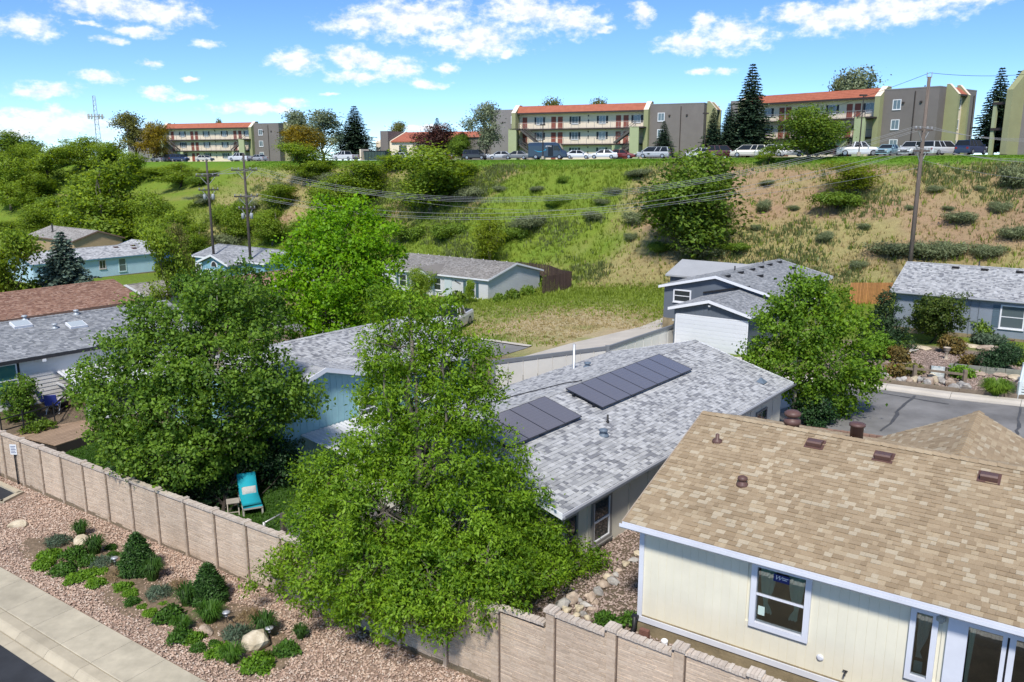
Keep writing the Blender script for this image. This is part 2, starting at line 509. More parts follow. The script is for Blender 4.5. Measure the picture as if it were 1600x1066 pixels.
def make_ground():
    sn = np.concatenate([-np.geomspace(3500, 130, 14), np.arange(-120, 72, 1.3), np.geomspace(80, 2500, 14)])
    tn = np.concatenate([[-60, -30, -10, 0, 5, 9, 11.1, 13, 15.1], [15.26], np.arange(16, 76, 1.1), np.arange(76, 108, 0.65), np.arange(109, 170, 4), np.geomspace(180, 4500, 14)])
    S, Tt = np.meshgrid(sn, tn, indexing='ij')
    x = (S * ES[0] + Tt * ET[0]).ravel(); y = (S * ES[1] + Tt * ET[1]).ravel()
    z = np.concatenate([gz(a, b) for a, b in zip(np.array_split(x, 30), np.array_split(y, 30))])
    tt = Tt.ravel(); ss = S.ravel()
    z = np.where(tt > 400, 12.2 - (tt - 400) * 0.0012, z)
    ns, nt = len(sn), len(tn)
    I = np.arange(ns * nt).reshape(ns, nt)
    Fq = np.stack([I[:-1, :-1], I[1:, :-1], I[1:, 1:], I[:-1, 1:]], -1).reshape(-1, 4)
    m, T = new_mat('ground_mat')
    at = T.n('ShaderNodeAttribute', attribute_name='Col')
    g = T.n('ShaderNodeNewGeometry')
    n1 = T.n('ShaderNodeTexNoise', inp={'Vector': g.outputs['Position'], 'Scale': 2.2, 'Detail': 8.0, 'Roughness': 0.7})
    n2 = T.n('ShaderNodeTexNoise', inp={'Vector': g.outputs['Position'], 'Scale': 0.35, 'Detail': 6.0, 'Roughness': 0.65})
    n3 = T.n('ShaderNodeTexNoise', inp={'Vector': g.outputs['Position'], 'Scale': 14.0, 'Detail': 4.0, 'Roughness': 0.7})
    val = T.math('ADD', 0.18, T.math('ADD', T.math('MULTIPLY', n1.outputs['Fac'], 0.8), T.math('MULTIPLY', n3.outputs['Fac'], 0.85)))
    hue = T.math('ADD', 0.465, T.math('MULTIPLY', n2.outputs['Fac'], 0.07))
    hs = T.n('ShaderNodeHueSaturation', inp={'Hue': hue, 'Saturation': 1.0, 'Value': val, 'Color': at.outputs['Color']})
    b = T.n('ShaderNodeBsdfPrincipled', inp={'Base Color': hs.outputs[0], 'Roughness': 0.95, 'Specular IOR Level': 0.1})
    bm = T.n('ShaderNodeBump', inp={'Strength': 0.9, 'Distance': 0.25, 'Height': T.math('ADD', n1.outputs['Fac'], T.math('MULTIPLY', n3.outputs['Fac'], 0.3))})
    T.link(bm.outputs[0], b.inputs['Normal'])
    finish(m, T, b)
    me = indexed_mesh('ground', np.stack([x, y, z], -1), Fq, m, smooth=True)
    # base colours of what grows or lies there
    lush = np.array((0.165, 0.235, 0.032)); dry = np.array((0.33, 0.285, 0.125)); soil = np.array((0.35, 0.235, 0.15)); yard = np.array((0.20, 0.155, 0.11)); straw = np.array((0.50, 0.41, 0.24)); lip = np.array((0.13, 0.235, 0.025))
    f1 = fbm(ss, tt, 0.09, 21); f2 = fbm(ss, tt, 0.25, 31)
    west = np.clip((-(ss) - 32) / 16, 0, 1)                                   # greener towards the west end
    c = lush[None] * np.ones((len(ss), 1))
    wd = np.clip((f1 - 0.46 + 0.30 * (1 - west) - 0.10 * west) * 5, 0, 1) * np.clip((tt - 72) / 8, 0, 1)
    c = c * (1 - wd[:, None]) + dry * wd[:, None]
    wsl = np.clip((f2 - 0.50 + 0.10 * (1 - west) - 0.16 * west) * 8, 0, 1) * np.clip((tt - 80) / 6, 0, 1) * (tt < 101)
    c = c * (1 - 0.85 * wsl[:, None]) + soil * 0.85 * wsl[:, None]
    wl = np.clip((tt - 99.5) / 2, 0, 1)
    c = c * (1 - wl[:, None]) + lip * wl[:, None]
    wy = (tt < 44) * 1.0
    c = c * (1 - wy[:, None]) + yard * wy[:, None]
    wg = ((tt > 45) & (tt < 57.5) & (ss > -13)) * (0.55 + 0.45 * (f2 > .42))
    c = c * (1 - wg[:, None]) + np.array((0.29, 0.225, 0.185)) * wg[:, None]
    # empty lot: straw-coloured bare patches
    mx = np.exp(-(((ss + 32) / 10) ** 2 + ((tt - 55) / 9) ** 2)) * np.clip((f2 - 0.22) * 4, 0, 1)
    mx = np.clip(mx * 1.7, 0, 1) * np.clip((fbm(ss, tt, .35, 77) - .18) * 5, 0.25, 1)
    c = c * (1 - mx[:, None]) + straw * mx[:, None]
    far = np.clip((tt - 180) / 100, 0, 1)
    c = c * (1 - far[:, None]) + np.array((0.11, 0.14, 0.06)) * far[:, None]
    ca = me.color_attributes.new('Col', 'FLOAT_COLOR', 'POINT')
    ca.data.foreach_set('color', np.concatenate([c, np.ones((len(c), 1))], 1).astype(np.float32).ravel())
    tag(obj('ground', me), 'rolling ground under the houses rising to the grassy bank', kind='structure')


make_ground()


def sheet(name, pts, dz, mat, label, sub=1.0, kind='structure', top=None):
    """a sheet draped dz above the ground; pts polygon corners (s,t) quad"""
    (s0, t0), (s1, t1) = pts
    ns, nt = max(2, int((s1 - s0) / sub) + 1), max(2, int((t1 - t0) / sub) + 1)
    S, Tt = np.meshgrid(np.linspace(s0, s1, ns), np.linspace(t0, t1, nt), indexing='ij')
    x = (S * ES[0] + Tt * ET[0]).ravel(); y = (S * ES[1] + Tt * ET[1]).ravel()
    z = gz(x, y) + dz if top is None else top(S.ravel(), Tt.ravel())
    I = np.arange(ns * nt).reshape(ns, nt)
    Fq = np.stack([I[:-1, :-1], I[1:, :-1], I[1:, 1:], I[:-1, 1:]], -1).reshape(-1, 4)
    return tag(obj(name, indexed_mesh(name, np.stack([x, y, z], -1), Fq, mat, True)), label, kind=kind)


asphalt_new = P('asphalt_new', (0.035, 0.038, 0.045), 0.9, 0.25, 1.2, bump=0.006, bscale=120)
asphalt_old = P('asphalt_old', (0.20, 0.195, 0.19), 0.9, 0.28, 0.5, bump=0.006, bscale=90, stretch=(1, 1, 1))
conc = P('concrete', (0.46, 0.41, 0.31), 0.9, 0.17, 1.6, bump=0.004, bscale=60, objvar=0.06)
conc_kerb = P('concrete_kerb', (0.44, 0.385, 0.285), 0.9, 0.14, 1.4, bump=0.004, bscale=60, objvar=0.05)
conc_pale = P('concrete_pale', (0.50, 0.46, 0.40), 0.9, 0.10, 0.8, bump=0.004, bscale=60)


def build_street():
    sheet('street_road', ((-60, -30), (5, 9.03)), 0, asphalt_new, 'dark asphalt street at the lower edge', 2.0, top=lambda s, t: front_z(s) - 0.26)
    me_slab, me_k, me_g = None, None, None
    gap = 0.012
    sw = tag(obj('sidewalk', None), 'pale concrete sidewalk slabs along the gravel bed', 'sidewalk', kind='structure')
    kb = tag(obj('kerb', None), 'concrete kerb and gutter beside the street', 'kerb', kind='structure')
    for i in range(28):
        s0 = -27.2 + 1.6 * (i - 12)
        if s0 < -48 or s0 > -8: continue
        def piece(parent, name, prof, mat):
            mb = MB()
            vs = []
            for s in (s0 + gap / 2, s0 + 1.6 - gap / 2):
                zf = float(front_z(s))
                for (t, z) in prof:
                    x, y = W(s, t); vs.append((x, y, zf + z))
            n = len(prof)
            mb.add(vs, [tuple(range(n)), tuple(range(2 * n - 1, n - 1, -1))] + [(k, n + k, n + (k + 1) % n, (k + 1) % n) for k in range(n)])
            mb.build(name, mat, parent)
        piece(sw, 'sidewalk_slab', [(9.86, -0.3), (9.86, -0.055), (9.875, -0.04), (11.07, -0.01), (11.085, -0.03), (11.085, -0.3)], conc)
        piece(kb, 'kerb_stone', [(9.34, -0.4), (9.36, -0.21), (9.50, -0.075), (9.56, -0.055), (9.83, -0.055), (9.845, -0.07), (9.845, -0.4)], conc_kerb)
        piece(kb, 'gutter_slab', [(9.03, -0.45), (9.03, -0.245), (9.33, -0.225), (9.33, -0.45)], conc_kerb)
    # parking nook cut into the bed at the west end
    tag(obj('parking_bay', None), kind='structure')
    bay = bpy.data.objects['parking_bay']
    bay['label'] = 'corner of a paved parking bay with concrete edging'
    mb = MB()
    z = float(front_z(-36)) - 0.02
    def pl(s, t, dz=0.0): x, y = W(s, t); return (x, y, z + dz)
    mb.add([pl(-48, 11.9, .0), pl(-36.0, 11.9, .0), pl(-34.75, 13.75), pl(-35.1, 14.5), pl(-48, 14.5)], [(0, 1, 2, 3, 4)])
    mb.build('bay_paving', asphalt_new, bay)
    edge = MB()
    for a, b in (((-48, 14.6), (-35.0, 14.6)), ((-35.05, 14.68), (-34.62, 13.72)), ((-34.66, 13.8), (-36.0, 11.8))):
        edge.bar(pl(*a, .0), pl(*b, .0), 0.22, 0.16)
    edge.build('bay_edging', conc_kerb, bay)
    # street between the rows of houses
    sheet('lane', ((-15, 37.4), (60, 45.4)), 0.05, asphalt_old, 'grey asphalt lane behind the tan house', 1.0)
    mb = MB()
    pave = tag(obj('lane_kerb', None), 'pale concrete kerb strip along the lane', kind='structure')
    for i in range(18):
        s0 = -17.0 + i * 3.05
        vs = []
        for s in (s0, s0 + 3.03):
            for t, dz in ((45.4, -0.3), (45.4, 0.075), (45.7, 0.10), (45.82, 0.20), (46.3, 0.21), (46.3, -0.3)):
                x, y = W(s, t); vs.append((x, y, gz1(x, y) + dz))
        MB().add(vs, [tuple(range(6)), tuple(range(11, 5, -1))] + [(k, 6 + k, 6 + (k + 1) % 6, (k + 1) % 6) for k in range(6)]).build('kerb_stone', conc_pale, pave)
    # tar-filled cracks in the lane
    tar = P('tar', (0.08, 0.08, 0.082), 0.6, 0.2)
    mb = MB()
    for path in ([(1430, 617), (1405, 638), (1395, 655), (1372, 675)], [(1593, 640), (1590, 670), (1587, 690)], [(1350, 608), (1420, 620), (1500, 634)]):
        pts = [at_z(px, py, 1.25) for px, py in path]
        pp = []
        for a, b in zip(pts[:-1], pts[1:]):
            for k in range(5):
                f = k / 5; pp.append((a[0] * (1 - f) + b[0] * f + random.uniform(-.05, .05), a[1] * (1 - f) + b[1] * f + random.uniform(-.05, .05)))
        for a, b in zip(pp[:-1], pp[1:]):
            dx, dy = b[0] - a[0], b[1] - a[1]; l = math.hypot(dx, dy) or 1
            w = random.uniform(0.04, 0.09); nx, ny = -dy / l * w, dx / l * w
            za, zb = gz1(*a) + 0.062, gz1(*b) + 0.062
            mb.add([(a[0] + nx, a[1] + ny, za), (a[0] - nx, a[1] - ny, za), (b[0] - nx, b[1] - ny, zb), (b[0] + nx, b[1] + ny, zb)], [(0, 1, 2, 3)])
    tag(mb.build('lane_cracks', tar), 'dark tar crack lines across the grey lane', kind='structure')
    sheet('back_street', ((-80, 43.6), (-31.5, 47.2)), 0.04, asphalt_old, 'strip of asphalt street beside the empty lot', 1.2)
    sheet('lot_kerb', ((-80, 47.21), (-31.5, 47.7)), 0.10, conc_pale, 'pale kerb at the edge of the empty lot', 1.2)
    # concrete drive of the grey garage
    mb = MB()
    pts = [(790, 566), (890, 538), (1000, 512), (1045, 494), (1060, 520), (1060, 545), (940, 575), (800, 590)]
    vs = []
    for px, py in pts:
        p = at_z(px, py, 0.4); z = gz1(p[0], p[1]); p = at_z(px, py, z); vs.append((p[0], p[1], gz1(p[0], p[1]) + 0.07))
    mb.add(vs, [tuple(range(len(vs)))])
    tag(mb.build('concrete_drive', conc_pale), 'pale concrete drive running up to the grey garage', kind='structure')
    mb = MB()
    vs = []
    for px, py in ((1058, 560), (1175, 560), (1235, 640), (1150, 660)):
        p = at_z(px, py, .85); vs.append((p[0], p[1], gz1(p[0], p[1]) + 0.06))
    tag(mb.add(vs, [(0, 1, 2, 3)]).build('garage_apron', conc_pale), 'concrete apron in front of the garage door', kind='structure')
    # plateau car park
    sheet('car_park', ((-180, 105.2), (90, 116)), 0.06, P('asphalt_park', (0.13, 0.13, 0.135), 0.95, 0.15, 0.3), 'asphalt car park along the top of the bank', 3.0)


build_street()


# ------------------------------------------------------------------ precast wall
def build_wall():
    root = thing('sound_wall', 'long precast stone-pattern wall with brick caps between street bed and yards', 'wall')
    pm = island_mat('precast', [(0.45, 0.355, 0.265), (0.50, 0.395, 0.30), (0.53, 0.43, 0.33), (0.47, 0.37, 0.28)], 0.9, 0.22, 14, bump=0.01)
    cm = island_mat('precast_cap', [(0.48, 0.41, 0.34), (0.54, 0.46, 0.385), (0.58, 0.51, 0.43)], 0.9, 0.2, 16, bump=0.01)
    D = 1.64
    def panel_mesh(seed, h, w):
        rr = random.Random(seed)
        mb = MB()
        mb.box(0, w, -0.045, 0.045, 0, h)
        z = 0.0
        while z < h - 0.02:
            ch = rr.choice((0.055, 0.07, 0.085, 0.1))
            if z + ch > h: ch = h - z
            x = 0.0
            while x < w - 0.01:
                l = rr.uniform(0.22, 0.62)
                if x + l > w - 0.12: l = w - x
                dp = rr.uniform(0.003, 0.013)
                x0, x1, z0, z1 = x + 0.004, x + l - 0.004, z + 0.004, z + ch - 0.004
                j = 0.008
                for sg in (-1,):
                    y0 = -0.045; y1 = y0 - dp
                    mb.add([(x0, y0, z0), (x1, y0, z0), (x1, y0, z1), (x0, y0, z1), (x0 + j, y1, z0 + j * .6), (x1 - j, y1 - rr.uniform(-.006, .006), z0 + j * .6), (x1 - j, y1, z1 - j * .6), (x0 + j, y1 + rr.uniform(-.006, .006), z1 - j * .6)],
                           [(4, 5, 6, 7), (0, 1, 5, 4), (1, 2, 6, 5), (2, 3, 7, 6), (3, 0, 4, 7)])
                x += l
            z += ch
        me = bpy.data.meshes.new('panel'); me.from_pydata(mb.v, [], mb.f); me.materials.append(pm)
        return me
    HP = 2.05
    variants = [panel_mesh(k, HP, D - 0.16) for k in range(5)]
    def brick_mesh(k):
        mb = MB(); rr = random.Random(k)
        l = 0.075; a = 0.006
        mb.box(0, l - .006, -.105, .105, -.02, .05 + rr.uniform(0, .02))
        me = bpy.data.meshes.new('cap_brick'); me.from_pydata(mb.v, [], mb.f); me.materials.append(cm); return me
    bricks = [brick_mesh(k) for k in range(4)]
    def ztop(i):
        s = -37.3 + D * i
        if i >= 17: return 2.46 + 0.11 * min(i - 17, 2)
        return float(np.interp(s, [-45, -37, -19, -11.6, -9.4], [1.46, 1.50, 1.72, 1.92, 2.10]))
    joint = P('joint_dark', (0.13, 0.095, 0.075), 0.95)
    for i in range(-6, 26):
        s = -37.3 + D * i
        zt = ztop(i)
        x, y = W(s, T_WALL)
        big = i >= 16
        pw = 0.115 if big else 0.055
        # post
        mb = MB()
        nb = 26
        for k in range(nb):
            z0 = zt + 0.03 - 2.6 + k * 0.1
            d = random.uniform(0, .012)
            mb.box(-pw + random.uniform(0, .006), pw - random.uniform(0, .006), -0.105 - d, 0.1, z0, z0 + 0.094)
        mb.box(-pw + .01, pw - .01, -0.09, 0.09, zt - 2.57, zt + 0.02)
        o = mb.build('post', pm, root, loc=(x, y, 0)); o.rotation_euler = (0, 0, A_S)
        mb = MB(); mb.box(pw, pw + 0.03, -0.06, 0.05, zt - 2.5, zt - 0.06); mb.box(-pw - 0.014, -pw, -0.06, 0.05, zt - 2.5, zt - 0.06)
        o = mb.build('post_joint', joint, root, loc=(x, y, 0)); o.rotation_euler = (0, 0, A_S)
        mb = MB()
        for k in range(4):
            a = -pw - .04 + k * (2 * pw + .08) / 4
            mb.box(a, a + (2 * pw + .08) / 4 - .006, -.15, .14, zt + .025, zt + .09 + random.uniform(0, .03))
        o = mb.build('post_cap', cm, root, loc=(x, y, 0)); o.rotation_euler = (0, 0, A_S)
        if i == 25: break
        # panel
        zt1 = ztop(i + 1) if i < 16 else zt
        lft = pw + 0.03
        o = obj('panel', variants[i % 5], root)
        o.location = (x + ES[0] * lft, y + ES[1] * lft, min(zt, zt1) - HP)
        o.rotation_euler = (0, 0, A_S)
        if zt1 > zt + .005:
            pass
        x1, y1 = W(s + D, T_WALL)
        zt_l = zt - (0.0 if i < 16 else 0.02); zt_r = zt1 if i < 16 else zt - 0.05
        if i == 16: zt_l, zt_r = 2.05, 2.10
        nbk = int((D - 2 * pw) / 0.075)
        if i >= 15 and i < 21:                          # nearest panels: every cap brick its own piece
            for k in range(nbk):
                f = (pw + k * 0.075) / D
                b = obj('cap_brick', bricks[(k * 7 + i) % 4], root)
                b.location = (x + (x1 - x) * f, y + (y1 - y) * f, zt_l * (1 - f) + zt_r * f + 0.004 * ((k * 5) % 3))
                b.rotation_euler = (0, 0, A_S)
        else:
            mb = MB()
            for k in range(nbk):
                a = pw + k * 0.075; f = a / D; dz = zt_l * (1 - f) + zt_r * f
                mb.box(a, a + .069, -.105, .105, dz - .02, dz + .05 + random.uniform(0, .02))
            o = mb.build('cap', cm, root, loc=(x, y, 0)); o.rotation_euler = (0, 0, A_S)


build_wall()
# ------------------------------------------------------------------ houses
white_trim = P('white_trim', (0.74, 0.75, 0.78), 0.55, 0.05, 2.0)
dark_glass = glass_dark('dark_glass', (0.025, 0.035, 0.04))
grey_glass = glass_dark('grey_glass', (0.10, 0.13, 0.14), 0.06)
clear_glass = glass_clear('clear_glass')
brown_metal = P('brown_metal', (0.115, 0.062, 0.052), 0.5, 0.15, 3.0, spec=0.4)
grey_metal = P('grey_metal', (0.20, 0.23, 0.27), 0.5, 0.1, 3.0, metal=0.2)
black_metal = P('black_metal', (0.02, 0.02, 0.022), 0.5, 0.1)
found = P('foundation', (0.24, 0.195, 0.12), 0.9, 0.35, 2.0, bump=0.01, bscale=25)

TAN = [(0.331, 0.251, 0.161), (0.364, 0.282, 0.184), (0.397, 0.316, 0.21), (0.298, 0.224, 0.142), (0.436, 0.368, 0.263), (0.35, 0.269, 0.175), (0.317, 0.241, 0.155)]
GREY = [(0.38, 0.385, 0.389), (0.437, 0.442, 0.446), (0.313, 0.318, 0.328), (0.494, 0.499, 0.503), (0.221, 0.226, 0.242), (0.415, 0.42, 0.424)]
GREYD = [(0.252, 0.261, 0.275), (0.3, 0.31, 0.319), (0.203, 0.213, 0.227), (0.357, 0.366, 0.376), (0.276, 0.285, 0.299)]
BROWN = [(0.275, 0.159, 0.113), (0.326, 0.197, 0.143), (0.232, 0.129, 0.096), (0.368, 0.239, 0.181), (0.3, 0.176, 0.126)]
WARMG = [(0.26, 0.245, 0.225), (0.31, 0.295, 0.275), (0.21, 0.195, 0.18), (0.35, 0.33, 0.31)]


def plane_frame(va, za, vb, zb):
    l = math.hypot(vb - va, zb - za)
    d = np.array((0, (vb - va) / l, (zb - za) / l))
    n = np.array((0, -(zb - za) / l, (vb - va) / l))
    if n[2] < 0: n = -n
    return l, d, n


def shingles(parent, ua, ub, va, za, vb, zb, mat, expo=0.145, single=0, seed=0, root=None, widths=(0.11, 0.14, 0.17, 0.21, 0.25)):
    """courses of laminated shingles on one slope; the `single` nearest to the camera are pieces of their own"""
    rr = random.Random(seed)
    l, d, n = plane_frame(va, za, vb, zb)
    rows = int(l / expo)
    recs = []
    for r in range(rows + 1):
        b = r * expo - 0.02
        if b > l - 0.03: break
        e = min(expo * 1.03, l - b)
        a = ua - 0.03 - rr.uniform(0, .2)
        while a < ub:
            w = rr.choice(widths)
            a0, a1 = max(a, ua - .02), min(a + w, ub + .02)
            if a1 - a0 > 0.03: recs.append((a0, a1, b, b + e, rr.choice((0.008, 0.014, 0.022, 0.028)), w))
            a += w
    A = np.array(recs)
    use = np.ones(len(A), bool)
    o0 = np.array((0, va, za))
    if single and root is not None:
        mw = root.matrix_basis if root.parent is None else root.matrix_world
        mid = o0[None] + np.stack([(A[:, 0] + A[:, 1]) / 2, 0 * A[:, 0], 0 * A[:, 0]], 1) + d[None] * ((A[:, 2] + A[:, 3]) / 2)[:, None]
        M3 = np.array(root.matrix_basis)
        wp = mid @ M3[:3, :3].T + M3[:3, 3]
        dist = np.linalg.norm(wp - np.array((0, 0, CAM_H)), axis=1)
        c, s = math.cos(PITCH), math.sin(PITCH)
        dep = wp[:, 1] * c - (wp[:, 2] - CAM_H) * s
        px = 800 + FPX * wp[:, 0] / dep; py = 533 - FPX * (wp[:, 1] * s + (wp[:, 2] - CAM_H) * c) / dep
        vis = (px > 10) & (px < 1590) & (py > 10) & (py < 1050)
        full = (A[:, 1] - A[:, 0]) > A[:, 5] - 1e-4
        order = np.argsort(np.where(vis & full, dist, 1e9))[:single]
        cache = {}
        ang = math.atan2(d[2], d[1])
        for k in order:
            a0, a1, b0, b1, h, w = A[k]
            key = (round(w, 3), round(h, 3), round(b1 - b0, 3))
            if key not in cache:
                e = b1 - b0
                mb = MB().add([(0.002, 0, -.004), (w - .002, 0, -.004), (w - .002, e, -.004), (.002, e, -.004), (.002, 0, h), (w - .002, 0, h), (w - .002, e, .002), (.002, e, .002)],
                              [(4, 5, 6, 7), (0, 1, 5, 4), (1, 2, 6, 5), (3, 0, 4, 7)])
                me = bpy.data.meshes.new('shingle'); me.from_pydata(mb.v, [], mb.f); me.materials.append(mat); cache[key] = me
            o = obj('shingle', cache[key], parent)
            p = o0 + np.array((a0, 0, 0)) + d * b0
            o.location = p; o.rotation_euler = (ang, 0, 0)
            use[k] = False
        A = A[use]
    N = len(A)
    def pt(a, b, h): return o0[None] + np.stack([a, 0 * a, 0 * a], 1) + d[None] * b[:, None] + n[None] * h[:, None]
    a0, a1, b0, b1, h = A[:, 0] + .002, A[:, 1] - .002, A[:, 2], A[:, 3], A[:, 4]
    lo = np.full(N, -.004); bk = np.full(N, .002)
    V = np.stack([pt(a0, b0, lo), pt(a1, b0, lo), pt(a1, b1, lo), pt(a0, b1, lo), pt(a0, b0, h), pt(a1, b0, h), pt(a1, b1, bk), pt(a0, b1, bk)], 1).reshape(-1, 3)
    base = (np.arange(N) * 8)[:, None]
    F = np.concatenate([base + np.array(q)[None] for q in ((4, 5, 6, 7), (0, 1, 5, 4), (1, 2, 6, 5), (3, 0, 4, 7))], 0)
    o = obj('shingle_courses', indexed_mesh('shingle_courses', V, F, mat), parent)
    o['kind'] = 'stuff'
    return o


def ridge_cap(parent, ua, ub, v, z, sl, mat, w=0.15, step=0.2, axis='u'):
    mb = MB()
    a = ua
    while a < ub:
        b = min(a + step * 1.05, ub); h = random.uniform(.03, .045)
        z0, z1 = z + h, z + .018
        mb.add([(a, v - w, z0 - w * sl), (a, v, z0), (a, v + w, z0 - w * sl), (b, v - w, z1 - w * sl), (b, v, z1), (b, v + w, z1 - w * sl),
                (a, v - w, z0 - w * sl - .05), (a, v, z0 - .05), (a, v + w, z0 - w * sl - .05)], [(0, 1, 4, 3), (1, 2, 5, 4), (6, 7, 1, 0), (7, 8, 2, 1)])
        a += step
    o = mb.build('ridge_cap', mat, parent)
    if axis == 'v': pass
    return o


ANG = {'-v': 0.0, '-u': -math.pi / 2, '+u': math.pi / 2, '+v': math.pi}


def window(parent, face, u, v, z0, w, h, frame=None, pane=None, sash='h', fw=0.07, shutters=None, trim=0.0, depth=0.06, nm='window'):
    """centred bottom at (u,v,z0) on a wall; frame is the part, the glass its sub-part"""
    frame = frame or white_trim; pane = pane or dark_glass
    mb = MB()
    t = fw + trim
    for x0, x1, za, zb in ((-w / 2 - t, -w / 2, -t, h + t), (w / 2, w / 2 + t, -t, h + t), (-w / 2, w / 2, -t, 0), (-w / 2, w / 2, h, h + t)):
        mb.box(x0, x1, -depth, 0.02, za, zb)
    if 'h' in sash: mb.box(-w / 2, w / 2, -depth * .7, 0.01, h * .48, h * .48 + .05)
    if 'v' in sash: mb.box(-.025, .025, -depth * .7, 0.01, 0, h)
    mb.box(-w / 2 - t - .03, w / 2 + t + .03, -depth - .04, 0.0, -t - .045, -t - .003)
    o = mb.build(nm, frame, parent, loc=(u, v, z0)); o.rotation_euler = (0, 0, ANG[face])
    MB().box(-w / 2 + .001, w / 2 - .001, -depth * .35, -.004, 0.001, h - .001).build('pane', pane, o)
    if shutters:
        for sg in (-1, 1):
            s = MB(); x = sg * (w / 2 + t + .03 + .2)
            s.box(x - .19, x + .19, -.03, 0.0, -.03, h + .03)
            for k in range(int(h / .12)): s.box(x - .14, x + .14, -.042, -.03, .03 + k * .12, .10 + k * .12)
            s.build('shutter', shutters, o)
    return o


def box_vent(parent, u, v, z, sl, mat, w=0.36, l=0.34, h=0.14, nm='roof_vent'):
    mb = MB()
    prof = [(-l / 2, -.04), (-l / 2, h), (-l / 2 + .04, h + .03), (l / 2, h * .35), (l / 2, -.04)]
    mb.prism(prof, -w / 2, w / 2, 'x')
    mb.box(-w / 2 - .06, w / 2 + .06, -l / 2 - .06, l / 2 + .05, .012, .022)
    o = mb.build(nm, mat, parent, loc=(u, v, z)); o.rotation_euler = (math.atan(sl), 0, 0)
    return o


def pipe_vent(parent, u, v, z, mat, r=0.05, h=0.3, cap=False, nm='vent_pipe'):
    prof = [(r * 1.8, -.1), (r * 1.6, .04), (r, .07), (r, h)]
    if cap: prof = [(r * 1.5, -.1), (r * 1.4, .04), (r, .07), (r, h * .55), (r * 1.35, h * .6), (r * 1.35, h * .72), (r * .9, h * .78), (r * 1.3, h * .85), (r * 1.15, h * .97), (r * .4, h)]
    return MB().lathe(prof, 12).build(nm, mat, parent, smooth=True, loc=(u, v, z))


def gable_house(name, label, x, y, yaw, ua, ub, W2, ze, sl, base, wall, roofcols, trim, over=0.3, shingle='geo', cat='house', skirt=0.4, skirt_mat=None, single=0, gutter=None, capmat=True, wall_on=True, seed=1):
    root = thing(name, label, cat, (x, y, 0), yaw)
    zr = ze + sl * W2
    nm = 'shingle_' + name
    smat = shingle_mat(nm, roofcols) if shingle == 'geo' else far_shingle_mat('far_' + name, roofcols)
    # walls with gables
    if wall_on:
        i = over
        poly = [(i, base), (2 * W2 - i, base), (2 * W2 - i, ze - .1 + sl * i), (W2, zr - .1), (i, ze - .1 + sl * i)]
        MB().prism(poly, ua + i, ub - i, 'x').build('wall', wall, root)
    if skirt:
        MB().prism([(over - .03, base - .6), (2 * W2 - over + .03, base - .6), (2 * W2 - over + .03, base + skirt), (over - .03, base + skirt)], ua + over - .03, ub - over + .03, 'x').build('skirt', skirt_mat or found, root)
    th = 0.13
    mb = MB()
    mb.prism([(0, ze), (W2, zr), (W2, zr - th), (0, ze - th)], ua, ub, 'x')
    mb.prism([(W2, zr), (2 * W2, ze), (2 * W2, ze - th), (W2, zr - th)], ua, ub, 'x')
    roof = mb.build('roof', smat, root)
    if shingle == 'geo':
        shingles(roof, ua, ub, 0, ze, W2, zr, smat, single=single, root=root, seed=seed)
        shingles(roof, ua, ub, 2 * W2, ze, W2, zr, smat, root=root, seed=seed + 1)
    else:
        roof.data.materials.clear(); roof.data.materials.append(smat)
    ridge_cap(roof, ua, ub, W2, zr, sl, shingle_mat('cap_' + name, [roofcols[2], roofcols[0], roofcols[1]]))
    # fascia along eaves and rakes
    for v0, v1 in ((-.035, -.002), (2 * W2 + .002, 2 * W2 + .035)):
        MB().box(ua - .02, ub + .02, v0, v1, ze - .17, ze - .012).build('fascia', trim, root)
    for u0, u1 in ((ua - .035, ua - .003), (ub + .003, ub + .035)):
        mb = MB()
        mb.prism([(-.03, ze - .17), (W2, zr - .17), (2 * W2 + .03, ze - .17), (2 * W2 + .03, ze + .012), (W2, zr + .022), (-.03, ze + .012)], u0, u1, 'x')
        mb.build('rake_board', trim, root)
    if gutter:
        mb = MB(); mb.prism([(-.15, ze - .02), (-.15, ze - .10), (-.11, ze - .14), (-.037, ze - .14), (-.037, ze - .12), (-.10, ze - .12), (-.13, ze - .09), (-.13, ze - .02)], ua - .04, ub + .04, 'x')
        mb.build('gutter', gutter, root)
    return root


